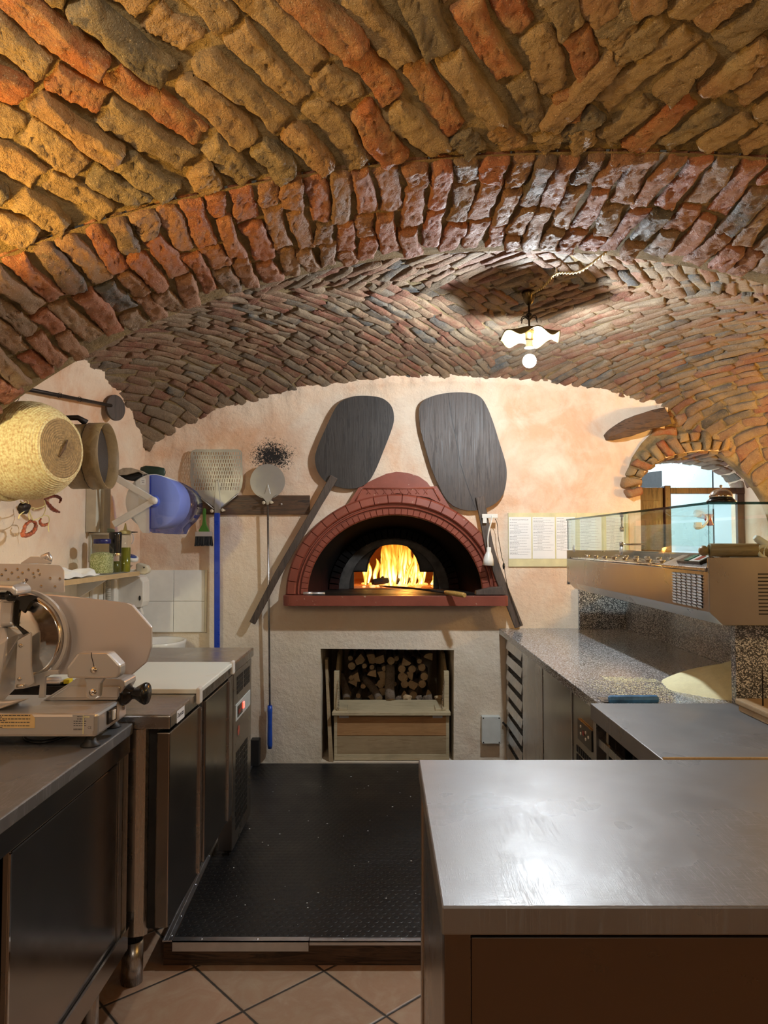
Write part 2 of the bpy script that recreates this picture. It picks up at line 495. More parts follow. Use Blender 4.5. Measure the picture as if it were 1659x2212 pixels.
def mat_scratched():
    t = NT('scratched_worktop_steel')
    W1 = t.mapping(src='World')
    t.n.remove(t.b)
    tot = None
    for (sx, sy, rot) in ((260, 7, 0.5), (9, 300, -0.25), (230, 8, -0.75), (10, 260, 0.9), (280, 12, 1.1)):
        n = t.noise(1.0, 2, 0.5, t.mapping((sx, sy, 1), (0, 0, rot), src='World'))
        r = t.framp(t.math('ABSOLUTE', t.math('SUBTRACT', n, 0.5)), 0.0, 0.022, 1.0, 0.0)
        gate = t.framp(t.noise(9.0, 3, 0.6, t.mapping((1, 1, 1), (0, 0, rot*3), src='World')), 0.45, 0.62)
        r = t.math('MULTIPLY', r, gate)
        tot = r if tot is None else t.math('MAXIMUM', tot, r)
    sm = t.noise(4.0, 4, 0.5, W1, 0.2)
    nb = t.bump(t.noise(30, 5, 0.7, t.mapping((1, 8, 1), src='World')), 0.06, 0.002)
    nb = t.bump(tot, 0.13, 0.001, nb)
    col = t.mix(t.framp(sm, 0.35, 0.7), (0.35, 0.355, 0.365), (0.28, 0.275, 0.27))
    ga = t.n.new('ShaderNodeBsdfGlossy'); ga.distribution = 'GGX'; t.link(t.framp(sm, 0.3, 0.7, 0.25, 0.34), ga.inputs['Roughness'])
    gb = t.n.new('ShaderNodeBsdfGlossy'); gb.inputs['Roughness'].default_value = 0.50
    df = t.n.new('ShaderNodeBsdfDiffuse')
    for g in (ga, gb, df): t.link(nb, g.inputs['Normal'])
    t.link(col, ga.inputs[0]); t.link(t.mix(0.10, col, (0.7, 0.75, 0.8)), gb.inputs[0]); df.inputs[0].default_value = (0.30, 0.31, 0.32, 1)
    m1 = t.n.new('ShaderNodeMixShader'); m2 = t.n.new('ShaderNodeMixShader')
    t.link(t.math('ADD', t.framp(sm, 0.3, 0.7, 0.50, 0.66), t.math('MULTIPLY', tot, 0.35)), m1.inputs[0]); t.link(ga.outputs[0], m1.inputs[1]); t.link(gb.outputs[0], m1.inputs[2])
    t.link(t.math('ADD', 0.14, t.math('MULTIPLY', tot, 0.25)), m2.inputs[0]); t.link(m1.outputs[0], m2.inputs[1]); t.link(df.outputs[0], m2.inputs[2])
    t.link(m2.outputs[0], t.out.inputs['Surface'])
    return t.mat
M['steel_top'] = mat_scratched()
M['steel_case'] = mat_steel('dull_case_steel', (0.43, 0.41, 0.385), 0.28, (1, 1, 1), var=0.02, bstr=0.015)
M['alu'] = mat_steel('cast_aluminium', (0.64, 0.63, 0.62), 0.36, (1, 1, 1), var=0.03, metal=0.72)
M['chrome'] = simple('polished_chrome', (0.75, 0.74, 0.72), 0.09, 1.0, 0.03)
M['alu_trim'] = simple('aluminium_edge_trim', (0.66, 0.68, 0.72), 0.35, 1.0, 0.08)
M['black_rubber'] = simple('black_rubber', (0.012, 0.012, 0.013), 0.5, 0.0, 0.3)
M['black_plastic'] = simple('black_plastic', (0.012, 0.012, 0.012), 0.22, 0.0, 0.2)
M['white_plastic'] = simple('white_plastic', (0.74, 0.72, 0.66), 0.35, 0.0, 0.05)
M['grey_plastic'] = simple('pale_grey_plastic', (0.60, 0.63, 0.60), 0.45, 0.0, 0.05)
M['cream_plastic'] = simple('aged_cream_plastic', (0.62, 0.57, 0.44), 0.4, 0.0, 0.08)
M['blue_paint'] = simple('blue_painted_tube', (0.012, 0.05, 0.42), 0.32, 0.0, 0.12)
M['blue_grip'] = simple('blue_plastic_grip', (0.015, 0.08, 0.48), 0.35, 0.0, 0.12)
M['ceramic'] = simple('white_ceramic', (0.80, 0.80, 0.76), 0.12, 0.0, 0.03)
M['black_iron'] = simple('blackened_iron', (0.03, 0.022, 0.018), 0.55, 0.6, 0.3, 30, 0.3)
M['paper'] = simple('white_paper', (0.80, 0.82, 0.82), 0.75, 0.0, 0.03, 8)
M['yellow_tape'] = simple('yellowed_tape', (0.66, 0.62, 0.36), 0.5, 0.0, 0.12, 14)
M['ink'] = simple('printed_ink', (0.05, 0.05, 0.06), 0.7, 0.0, 0.2)
M['ink_grey'] = simple('small_grey_print', (0.22, 0.24, 0.26), 0.7, 0.0, 0.2)

def mat_wood(name, c1, c2, scale=(2, 30, 30), rough=0.6, bump=0.3, knots=False):
    t = NT(name)
    W = t.mapping(scale)
    n = t.noise(3.0, 6, 0.65, W, 1.2)
    col = t.ramp(n, [(0.3, c1), (0.52, c2), (0.62, c1), (0.75, c2)])
    n2 = t.noise(4, 4, 0.6)
    col = t.mix(t.framp(n2, 0.45, 0.8, 0, 0.6), col, tuple(c*0.55 for c in c1))
    nb = t.bump(n, bump, 0.004)
    return t.setp(col, t.framp(n, 0.3, 0.7, rough-0.1, rough+0.1), 0.0, nb)
M['wood_dark'] = mat_wood('charred_peel_wood', (0.014, 0.012, 0.011), (0.040, 0.034, 0.031), (22, 22, 1.4), 0.5, 0.35)
M['wood_brown'] = mat_wood('dark_brown_peel_wood', (0.026, 0.018, 0.014), (0.062, 0.043, 0.033), (22, 22, 1.4), 0.5, 0.4)
M['wood_handle'] = mat_wood('weathered_handle_wood', (0.045, 0.032, 0.026), (0.10, 0.073, 0.056), (18, 18, 1.5), 0.6, 0.4)
M['wood_board'] = mat_wood('burnt_hook_board', (0.018, 0.014, 0.012), (0.13, 0.065, 0.03), (1.2, 20, 22), 0.55, 0.5)
M['wood_pale'] = mat_wood('pale_pine', (0.42, 0.34, 0.20), (0.56, 0.47, 0.30), (1.2, 18, 18), 0.7, 0.3)
M['wood_orange'] = mat_wood('varnished_pine', (0.36, 0.18, 0.07), (0.46, 0.26, 0.11), (1.2, 18, 18), 0.5, 0.2)
M['wood_grey'] = mat_wood('mid_pine_plank', (0.30, 0.21, 0.11), (0.40, 0.30, 0.17), (1.2, 18, 18), 0.7, 0.2)
M['wood_beam'] = mat_wood('old_lintel_wood', (0.035, 0.020, 0.012), (0.12, 0.065, 0.035), (1.4, 16, 16), 0.75, 0.9)
M['wood_door'] = mat_wood('stained_door_wood', (0.025, 0.009, 0.005), (0.085, 0.034, 0.016), (12, 12, 1.5), 0.4, 0.2)
M['wood_tool'] = mat_wood('worn_yellow_handle', (0.40, 0.22, 0.05), (0.55, 0.34, 0.10), (2, 16, 16), 0.45, 0.2)
M['wood_roll'] = mat_wood('old_rolling_pin_wood', (0.20, 0.13, 0.05), (0.32, 0.21, 0.09), (2, 16, 16), 0.4, 0.2)
M['wood_shelf'] = mat_wood('beech_shelf_edge', (0.50, 0.34, 0.16), (0.60, 0.43, 0.22), (14, 1.2, 14), 0.4, 0.1)
M['bark'] = mat_wood('log_bark', (0.10, 0.075, 0.05), (0.20, 0.15, 0.11), (14, 14, 2), 0.9, 0.9)
M['log_end'] = mat_wood('cut_log_end', (0.40, 0.27, 0.14), (0.55, 0.40, 0.23), (6, 6, 6), 0.85, 0.4)

def mat_paint_red():
    t = NT('oven_red_paint')
    W = t.mapping(src='World')
    col = t.ramp(t.noise(6, 4, 0.6, W), [(0.3, (0.20, 0.048, 0.028)), (0.7, (0.27, 0.068, 0.040))])
    chip = t.framp(t.noise(42, 4, 0.7, W), 0.67, 0.70)
    col = t.mix(t.math('MULTIPLY', chip, 0.8), col, (0.50, 0.36, 0.26))
    nb = t.bump(t.noise(25, 4, 0.6, W), 0.2, 0.004)
    return t.setp(col, 0.42, 0.0, nb)
M['oven_red'] = mat_paint_red()
def mat_soot_shell():
    t = NT('sooty_oven_hood')
    W = t.mapping(src='World')
    n = t.noise(3.5, 5, 0.6, W, 0.5)
    s = t.sep(W)
    # soot laid on by the smoke: thick under the crown, thin at the feet
    k = t.framp(t.math('ADD', s[2], t.framp(n, 0, 1, -0.14, 0.14)), 1.06, 1.24)
    col = t.mix(k, (0.045, 0.013, 0.010), (0.005, 0.0045, 0.0045))
    return t.setp(col, 0.95, 0.0, t.bump(t.noise(30, 4, 0.6, W), 0.25, 0.005), Specular_IOR_Level=0.08)
M['soot'] = mat_soot_shell()
M['soot_black'] = simple('sooty_black_iron', (0.016, 0.014, 0.013), 0.5, 0.3, 0.3, 18, 0.3)
M['ash_stone'] = simple('ashy_stone', (0.06, 0.055, 0.05), 0.85, 0.0, 0.5, 14, 0.5)
def mat_firebrick():
    t = NT('glowing_firebrick')
    W = t.mapping(src='World')
    col = t.ramp(t.noise(9, 4, 0.6, W), [(0.3, (0.42, 0.20, 0.10)), (0.7, (0.60, 0.34, 0.18))])
    return t.setp(col, 0.85, 0.0, t.bump(t.noise(30, 4, 0.6, W), 0.4, 0.006))
M['firebrick'] = mat_firebrick()

def mat_granite(name, dark, mid, light):
    t = NT(name)
    W = t.mapping(src='World')
    v = t.voro(300, W, out='Color')
    s = t.sep(v)
    n = t.noise(230, 3, 0.6, W)
    f = t.math('ADD', t.math('MULTIPLY', s[0], 0.55), t.math('MULTIPLY', n, 0.5))
    col = t.ramp(f, [(0.22, dark), (0.42, mid), (0.60, mid), (0.66, light), (0.85, light)], 'LINEAR')
    return t.setp(col, 0.14, 0.0, t.bump(t.noise(40, 2, 0.5, W), 0.02, 0.002))
M['granite'] = mat_granite('speckled_grey_granite', (0.018, 0.019, 0.021), (0.12, 0.125, 0.13), (0.66, 0.67, 0.67))
M['mat_rubber'] = None
def mat_mat():
    t = NT('black_studded_rubber_mat')
    W = t.mapping(src='World')
    m = t.n.new('ShaderNodeMapping'); m.inputs['Scale'].default_value = (34, 34, 34); t.link(t.geo.outputs['Position'], m.inputs['Vector'])
    s = t.sep(m.outputs[0])
    row = t.math('FLOOR', s[1])
    off = t.math('MULTIPLY', t.math('FRACT', t.math('MULTIPLY', row, 0.5)), 1.0)
    fx = t.math('SUBTRACT', t.math('FRACT', t.math('ADD', s[0], t.math('ADD', off, 200.0))), 0.5)
    fy = t.math('SUBTRACT', t.math('FRACT', t.math('ADD', s[1], 200.0)), 0.5)
    d = t.math('SQRT', t.math('ADD', t.math('MULTIPLY', fx, fx), t.math('MULTIPLY', fy, fy)))
    h = t.framp(d, 0.30, 0.38, 1.0, 0.0)
    dust = t.framp(t.noise(2.4, 5, 0.6, W), 0.35, 0.75)
    col = t.mix(dust, (0.0055, 0.0058, 0.007), (0.014, 0.014, 0.014))
    nb = t.bump(h, 0.35, 0.004)
    return t.setp(col, t.framp(t.noise(5, 4, 0.6, W), 0.3, 0.7, 0.28, 0.50), 0.0, nb)
M['mat_rubber'] = mat_mat()
def mat_glass(name, col=(0.86, 0.95, 0.93), rough=0.0, ior=1.45, tr=None):
    t = NT(name)
    t.setp(col, rough, 0.0, None)
    t.b.inputs['Transmission Weight'].default_value = 1.0
    t.b.inputs['IOR'].default_value = ior
    return t.mat
M['glass'] = mat_glass('clear_case_glass')
M['glass_dark'] = mat_glass('thick_green_glass_edge', (0.03, 0.09, 0.08), 0.05)
M['clear_plastic'] = mat_glass('clear_plastic', (0.93, 0.95, 0.93), 0.03)
M['blue_smoke'] = mat_glass('smoky_blue_plastic', (0.30, 0.38, 0.86), 0.06, 1.2)
def mat_emit(name, col, s):
    t = NT(name)
    t.b.inputs['Emission Color'].default_value = (*col, 1); t.b.inputs['Emission Strength'].default_value = s
    t.setp((0.8, 0.8, 0.8), 0.5)
    return t.mat
M['bulb'] = mat_emit('lit_bulb_glass', (0.86, 0.94, 1.0), BULB_STRENGTH)
M['led_red'] = mat_emit('lit_red_led', (1.0, 0.05, 0.02), 3.0)
def mat_thin_glass(name, tint, gloss=0.04):
    # a pane lets light through straight and mirrors a little of it
    t = NT(name)
    t.n.remove(t.b)
    tr = t.n.new('ShaderNodeBsdfTransparent'); tr.inputs[0].default_value = (*tint, 1)
    gl = t.n.new('ShaderNodeBsdfGlossy'); gl.inputs['Roughness'].default_value = 0.02; gl.inputs[0].default_value = (0.9, 0.95, 0.95, 1)
    dp = t.n.new('ShaderNodeVectorMath'); dp.operation = 'DOT_PRODUCT'
    t.link(t.geo.outputs['Incoming'], dp.inputs[0]); t.link(t.geo.outputs['Normal'], dp.inputs[1])
    c = t.math('SUBTRACT', 1.0, t.math('ABSOLUTE', dp.outputs['Value']))
    mx = t.n.new('ShaderNodeMixShader')
    f = t.math('ADD', t.math('MULTIPLY', t.math('POWER', c, 5.0), 0.5), gloss)
    t.link(f, mx.inputs[0]); t.link(tr.outputs[0], mx.inputs[1]); t.link(gl.outputs[0], mx.inputs[2])
    t.link(mx.outputs[0], t.out.inputs['Surface'])
    return t.mat
M['glass'] = mat_thin_glass('clear_case_glass', (0.93, 0.97, 0.96), 0.035)
M['blue_smoke'] = mat_thin_glass('smoky_blue_plastic', (0.46, 0.53, 0.88), 0.05)
M['clear_plastic'] = mat_thin_glass('clear_plastic', (0.92, 0.95, 0.92), 0.04)

# ------------------------------------------------------------------ vault surfaces
XL, XR = -1.51, 2.55
YB = 4.47
BAND0, BAND1 = 1.90, 2.50
YREAR = -3.2
def near_curve(x):
    d = x - 0.60
    return 2.478 - 0.092*d*d - 0.004*np.abs(d)**5
def band_far(x):
    d = x - 0.47
    return 2.465 - 0.150*d*d - 0.002*np.abs(d)**6
def arc_back(x):
    d = np.clip((x - 0.40)/2.04, -1, 1)
    return 1.455 + 0.962*np.sqrt(np.maximum(1 - d*d, 0.0))
def h_band(x, y):
    t = np.clip((y - BAND0)/(BAND1 - BAND0), -0.3, 1.2)
    return near_curve(x)*(1-t) + band_far(x)*t
def h_near(x, y):
    s = np.clip((y - 0.15)/1.75, -1, 1)
    d = x - 0.5
    return near_curve(x) + (0.20 + 0.06*d*d)*(1 - s*s) + 0.012
def h_far(x, y):
    t = np.clip((y - BAND1)/(YB - BAND1), 0, 1)
    base = (band_far(x) + 0.03)*(1-t) + arc_back(x)*t
    s = np.clip((y - 3.485)/0.985, -1, 1)
    d = x - 0.45
    A = np.minimum(0.125 + 0.095*d*d, 0.50)
    return base + A*(1 - s*s)**0.65

def grid_surface(name, h, x0, x1, y0, y1, step, off, mat):
    nx = int((x1-x0)/step)+1; ny = int((y1-y0)/step)+1
    xs = np.linspace(x0, x1, nx); ys = np.linspace(y0, y1, ny)
    X, Y = np.meshgrid(xs, ys)
    Z = h(X, Y) + off
    verts = np.stack([X.ravel(), Y.ravel(), Z.ravel()], 1)
    idx = np.arange(nx*ny).reshape(ny, nx)
    f = np.stack([idx[:-1,:-1].ravel(), idx[1:,:-1].ravel(), idx[1:,1:].ravel(), idx[:-1,1:].ravel()], 1)
    return verts, f

UD = np.concatenate([[-1, -0.985, -0.945], np.linspace(-0.88, 0.88, 17), [0.945, 0.985, 1.0]]); VD = np.concatenate([[-1, -0.975, -0.88], np.linspace(-0.70, 0.70, 7), [0.88, 0.975, 1.0]])
UL = np.array([-1, -0.985, -0.945, -0.62, 0, 0.62, 0.945, 0.985, 1.0]); VL = np.array([-1, -0.975, -0.86, -0.42, 0.42, 0.86, 0.975, 1.0])
NU, NV = len(UL), len(VL)
def brick_cells(bricks, F, rough=0.0016, dense=False, amp=1.0):
    UL, VL = (UD, VD) if dense else (globals()['UL'], globals()['VL'])
    NU, NV = len(UL), len(VL)
    """bricks: rows (a, b, angle, half length, half width, proud, random); F(a,b) -> (P, N) with N pointing into the room"""
    U, V = np.meshgrid(UL, VL, indexing='ij')
    iu = np.minimum(np.arange(NU), NU-1-np.arange(NU)); iv = np.minimum(np.arange(NV), NV-1-np.arange(NV))
    ring = np.minimum(iu[:, None], iv[None, :])
    B = np.array(bricks); n = len(B)
    a0, b0, an, L, W, T, R = [B[:, i][:, None, None] for i in range(7)]
    # rounded corners: pull corner points inwards
    cr = 0.30
    au = np.abs(U); av = np.abs(V)
    asp = (L/np.maximum(W, 1e-4))
    cu = np.clip((au - (1-cr/asp))/(cr/asp), 0, 1); cv = np.clip((av - (1-cr))/cr, 0, 1)
    k = np.sqrt(cu**2 + cv**2); over = np.maximum(np.maximum(cu, cv), 1e-6)/np.maximum(k, 1e-6)
    cu2 = cu*over; cv2 = cv*over
    U3 = np.sign(U)*np.where(cu > 0, (1-cr/asp) + cu2*cr/asp, au)
    V3 = np.sign(V)*np.where(cv > 0, (1-cr) + cv2*cr, av)
    ph = RNG.random((n, 6, 1, 1))*6.28
    Lx = L*(1 + 0.05*np.sin(V[None]*2.6 + ph[:, 0])); Wx = W*(1 + 0.09*np.sin(U[None]*2.3 + ph[:, 1]) + 0.07*np.sin(U[None]*6 + ph[:, 2]))
    bend = W*0.22*np.sin(U[None]*1.8 + ph[:, 4])
    lx = U3*Lx; ly = V3*Wx + bend
    lx = lx + RNG.normal(0, 0.0010, lx.shape); ly = ly + RNG.normal(0, 0.0012, ly.shape)
    ca, sa = np.cos(an), np.sin(an)
    a = a0 + lx*ca - ly*sa; b = b0 + lx*sa + ly*ca
    tilt = 0.25*np.sin(ph[:, 5])*U[None] + 0.22*np.cos(ph[:, 3])*V[None]
    prof = 1 + tilt + 0.10*np.sin(U[None]*3.1 + ph[:, 2])*np.cos(V[None]*2.6 + ph[:, 3])
    rf = np.select([ring == 0, ring == 1, ring == 2], [0.0, 0.60, 0.90], 1.0)[None]
    wear = np.where(ring[None] == 1, RNG.random((n, NU, NV))*0.45, np.where(ring[None] == 2, RNG.random((n, NU, NV))*0.22, 0.0))
    t = T*prof*(rf - wear)
    if dense:
        for fr, am in ((60, 0.0016), (130, 0.0014), (260, 0.0010)):
            for q in range(3):
                d1, d2, p1 = RNG.normal(0, 1, 2)[0], RNG.normal(0, 1, 2)[0], RNG.random()*6.28
                t = t + amp*am*np.sin(a*fr*d1 + b*fr*d2 + p1 + ph[:, q])*(ring[None] > 0)
        t = t - (RNG.random(t.shape) < 0.02)*0.006*(ring[None] > 1)
    t = t + RNG.normal(0, rough, t.shape)*(ring[None] > 1)
    t = np.where(ring[None] == 0, -0.02, t)
    P, N = F(a, b)
    pos = P + N*t[..., None]
    verts = pos.reshape(-1, 3)
    idx = np.arange(NU*NV).reshape(NU, NV)
    f = np.stack([idx[:-1,:-1].ravel(), idx[1:,:-1].ravel(), idx[1:,1:].ravel(), idx[:-1,1:].ravel()], 1)
    faces = (f[None] + (np.arange(n)*NU*NV)[:, None, None]).reshape(-1, 4)
    rnd = np.repeat(B[:, 6], NU*NV)
    return verts, faces, rnd

def surf_F(h):
    def F(a, b):
        e = 0.01
        z = h(a, b)
        zx = (h(a+e, b) - h(a-e, b))/(2*e); zy = (h(a, b+e) - h(a, b-e))/(2*e)
        zx = np.clip(zx, -3, 3); zy = np.clip(zy, -3, 3)
        N = np.stack([zx, zy, -np.ones_like(z)], -1)
        N /= np.linalg.norm(N, axis=-1, keepdims=True)
        return np.stack([a, b, z], -1), N
    return F

def mesh_from(name, chunks, mats, kind='structure', smooth=True):
    """chunks: list of (verts, faces, material index, rnd or None)"""
    vs = []; fs = []; mi = []; rn = []; n = 0
    for v, f, m, r in chunks:
        v = np.asarray(v, dtype=float); f = np.asarray(f)
        vs.append(v); fs.append(f + n); mi.append(np.full(len(f), m)); rn.append(r if r is not None else np.full(len(v), 0.5))
        n += len(v)
    V = np.concatenate(vs); Fc = np.concatenate(fs); MI = np.concatenate(mi); R = np.concatenate(rn)
    me = bpy.data.meshes.new(name)
    me.vertices.add(len(V)); me.vertices.foreach_set('co', V.astype(np.float32).ravel())
    me.loops.add(len(Fc)*4); me.loops.foreach_set('vertex_index', Fc.astype(np.int32).ravel())
    me.polygons.add(len(Fc))
    me.polygons.foreach_set('loop_start', (np.arange(len(Fc))*4).astype(np.int32))
    me.polygons.foreach_set('loop_total', np.full(len(Fc), 4, dtype=np.int32))
    me.polygons.foreach_set('material_index', MI.astype(np.int32))
    me.polygons.foreach_set('use_smooth', np.full(len(Fc), smooth))
    at = me.attributes.new('bc', 'FLOAT', 'POINT'); at.data.foreach_set('value', R.astype(np.float32))
    for m in mats: me.materials.append(m)
    me.update(); me.validate()
    o = bpy.data.objects.new(name, me); COL.objects.link(o)
    if kind: o['kind'] = kind
    return o

def diag_rows(x0, x1, y0, y1, xc, yc, ang, pitch, lmin, lmax, keep, T=0.024, hfun=None, wr=(0.74, 0.94)):
    """courses of bricks along +-ang in plan, mirrored in the four quarters round (xc, yc)"""
    out = []
    for qx in (-1, 1):
        for qy in (-1, 1):
            # brick direction: back-left (+,+), back-right (+,-), front-left (+,-), front-right (+,+)
            sg = 1 if (qx*qy < 0) else -1
            th = ang*sg
            dx, dy = math.cos(th), math.sin(th); nx, ny = -dy, dx
            R = 6.0
            k = -int(R/pitch)
            while k*pitch < R:
                off = k*pitch + random.uniform(-0.004, 0.004)
                s = -R + random.uniform(0, lmax)
                while s < R:
                    full = random.random() < 0.48
                    ln = random.uniform(0.86, 1.0)*lmax if full else random.uniform(lmin, lmax*0.75)
                    adv = ln; s_a, s_b = s, s + ln
                    if abs(dy) > 1e-6:
                        lo_, hi_ = sorted((((y0+0.006) - yc - ny*off)/dy, ((y1-0.006) - yc - ny*off)/dy))
                        s_a = max(s_a, lo_); s_b = min(s_b, hi_)
                    ln = s_b - s_a
                    cx = xc + nx*off + dx*(s_a + ln/2); cy = yc + ny*off + dy*(s_a + ln/2)
                    s += adv + random.uniform(0.004, 0.024)*(pitch/0.083)
                    if ln < 0.045: continue
                    if (cx - xc)*qx <= -0.035 or (cy - yc)*qy <= -0.035: continue
                    if not (x0 < cx < x1 and y0 < cy < y1): continue
                    if not keep(cx, cy): continue
                    out.append((cx + random.uniform(-.003, .003), cy + random.uniform(-.003, .003), th + random.gauss(0, 0.055), ln/2,
                                pitch/2*random.uniform(*wr), T*random.uniform(0.4, 1.5), random.random()))
                k += 1
    return out

# --- ceiling of the near bay
br = diag_rows(XL-0.1, XR+0.1, -1.2, BAND0, 0.50, 0.15, math.radians(57), 0.083, 0.10, 0.262,
               lambda x, y: y > 0.6 or True, T=0.025)
bv, bf, brnd = brick_cells(br, surf_F(h_near), dense=True, amp=0.8)
gv, gf = grid_surface('m', h_near, XL-0.15, XR+0.15, YREAR-0.1, BAND0+0.01, 0.05, 0.0, None)
near_obj = mesh_from('ceiling', [(gv, gf, 0, None), (bv, bf, 1, brnd)], [M['mortar'], M['brick_near']])
near_obj['label'] = 'near brick vault laid in diagonal courses'
# --- the transverse arch
br = []
s = XL - 0.1; row = 0
while s < XR + 0.1:
    w = random.uniform(0.062, 0.082)
    slope = abs(float(h_band(np.array(s+0.02), np.array(2.2)) - h_band(np.array(s-0.02), np.array(2.2))))/0.04
    wpl = w/math.sqrt(1+slope*slope)
    y = BAND0 + 0.005
    lens = random.choice([(0.25, 0.14, 0.18), (0.16, 0.25, 0.17), (0.27, 0.20, 0.12), (0.11, 0.25, 0.22), (0.27, 0.30)])
    for ln in lens:
        ln = min(ln*random.uniform(0.92, 1.05), BAND1 + 0.01 - y)
        if ln < 0.05: break
        br.append((s + wpl/2, y + ln/2, PI/2 + random.gauss(0, 0.03), ln/2*0.965, wpl/2*random.uniform(0.82, 0.96), 0.022*random.uniform(0.5, 1.3), random.random()))
        y += ln + random.uniform(0.004, 0.014)
    s += wpl
bv, bf, brnd = brick_cells(br, surf_F(h_band), dense=True, amp=0.5, rough=0.0010)
gv, gf = grid_surface('m', h_band, XL-0.15, XR+0.15, BAND0, BAND1+0.03, 0.04, 0.0, None)
band_obj = mesh_from('trim_1', [(gv, gf, 0, None), (bv, bf, 1, brnd)], [M['mortar'], M['brick_band']])
band_obj['label'] = 'transverse brick arch across the middle of the vault'
# --- the far bay
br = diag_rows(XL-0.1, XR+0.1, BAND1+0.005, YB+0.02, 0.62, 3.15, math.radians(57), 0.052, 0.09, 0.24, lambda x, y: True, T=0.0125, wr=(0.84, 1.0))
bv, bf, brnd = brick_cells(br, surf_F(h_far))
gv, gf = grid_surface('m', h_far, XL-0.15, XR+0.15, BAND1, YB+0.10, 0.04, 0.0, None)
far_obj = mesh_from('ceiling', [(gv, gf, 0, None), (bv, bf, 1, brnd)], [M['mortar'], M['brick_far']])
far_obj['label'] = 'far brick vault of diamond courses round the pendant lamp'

# ------------------------------------------------------------------ walls
def arch_pts(xa, xb, zbase, zs, zc, n=24, p=2.0):
    """arched opening: jambs xa/xb from zbase to the springing zs, crown zc"""
    xm = (xa+xb)/2; w = (xb-xa)/2
    pts = [(xa, zbase), (xb, zbase)]
    for i in range(n+1):
        a = PI*i/n
        pts.append((xm + w*math.cos(a), zs + (zc-zs)*math.sin(a)))
    return pts
def wob(pts, amp):
    return [(x + random.uniform(-amp, amp), z + random.uniform(-amp, amp)) for x, z in pts]

# oven geometry (front face of the mouth on the wall)
OC = (PY(853, 1285, YB)).x
OZ = 1.108
HATCH = arch_pts(1.59, 2.45, 1.05, 1.78, 1.995)
NICHE = [(-0.385, 0.085), (0.425, 0.085), (0.43, 0.765), (-0.39, 0.772)]
OVEN_HOLE = arch_pts(OC-0.575, OC+0.575, OZ-0.02, OZ+0.07, OZ+0.565, 28)
wb = MB()
outer = [(XL-0.1, -0.02), (XR+0.1, -0.02)] + [(x, 2.75) for x in (XR+0.1, XL-0.1)]
MW = basis((1,0,0), (0,0,1), (0,1,0), (0, YB, 0))
wb.prism(outer, 0.0, 0.62, MW, 0, holes=[HATCH, NICHE, OVEN_HOLE])
# ragged plaster lip that laps from the wall on to the vault
xs = np.arange(XL, 1.74, 0.016)
rag = []
for x in xs:
    rag.append(0.030 + 0.022*mnoise.noise(Vector((x*9, 1.3, 0))) + 0.012*mnoise.noise(Vector((x*31, 4.3, 0))))
vsl = []; fsl = []
for i, x in enumerate(xs):
    r = rag[i]
    zz = lambda y: float(h_far(np.array(x), np.array(y)))
    thick = 0.042 + 0.008*mnoise.noise(Vector((x*14, 7.7, 0)))
    pts = [(YB+0.002, zz(YB)-0.15), (YB-0.010, zz(YB)-0.09), (YB-0.022-r*0.3, zz(YB-0.02)-0.055), (YB-0.03-r, zz(YB-0.03-r)-thick), (YB-0.042-r, zz(YB-0.04-r)-thick+0.006), (YB-0.05-r, zz(YB-0.05-r)+0.02)]
    for y, z in pts: vsl.append((x, y, z))
for i in range(len(xs)-1):
    for k in range(5):
        fsl.append((i*6+k, (i+1)*6+k, (i+1)*6+k+1, i*6+k+1))
wb.add(vsl, fsl, 0, True)
o = wb.build('wall_back', M['plaster_back'], origin=(0,0,0)); tag(o, kind='structure')

wl = MB()
wl.quad((XL, YREAR, -0.02), (XL, YB+0.05, -0.02), (XL, YB+0.05, 2.75), (XL, YREAR, 2.75))
wl.quad((XL-0.1, YREAR, -0.02), (XL-0.1, YB+0.05, -0.02), (XL-0.1, YB+0.05, 2.75), (XL-0.1, YREAR, 2.75))
ys = np.arange(2.62, YB, 0.016)
vsl = []; fsl = []
for i, y in enumerate(ys):
    r = 0.022 + 0.018*mnoise.noise(Vector((y*9, 21.3, 0))) + 0.010*mnoise.noise(Vector((y*31, 14.3, 0)))
    zz = lambda x: float(h_far(np.array(x), np.array(y)))
    pts = [(XL-0.002, zz(XL)-0.15), (XL+0.008, zz(XL)-0.09), (XL+0.016, zz(XL+0.01)-0.062), (XL+0.022+r*0.6, zz(XL+0.02+r*0.6)-0.046), (XL+0.03+r, zz(XL+0.03+r)-0.038), (XL+0.036+r, zz(XL+0.036+r)+0.02)]
    for x, z in pts: vsl.append((x, y, z))
for i in range(len(ys)-1):
    for k in range(5):
        fsl.append((i*6+k, (i+1)*6+k, (i+1)*6+k+1, i*6+k+1))
wl.add(vsl, fsl, 0, True)
o = wl.build('wall_left', M['plaster'], origin=(0,0,0)); tag(o, kind='structure')
wr = MB(); wr.box((XR, YREAR, -0.02), (XR+0.1, YB+0.05, 2.75))
o = wr.build('wall_right', M['plaster'], origin=(0,0,0)); tag(o, kind='structure')
wr = MB(); wr.box((XL-0.1, YREAR-0.1, -0.02), (XR+0.1, YREAR, 2.8))
M['dark_wall'] = simple('dim_brown_wall', (0.16, 0.10, 0.06), 0.9, 0, 0.3, 3)
o = wr.build('wall_rear', M['dark_wall'], origin=(0,0,0)); tag(o, kind='structure')
fl = MB(); fl.box((XL-0.1, YREAR-0.1, -0.06), (XR+0.1, YB+0.9, 0.0))
o = fl.build('floor', M['floor_tiles'], origin=(0,0,0)); tag(o, kind='structure')

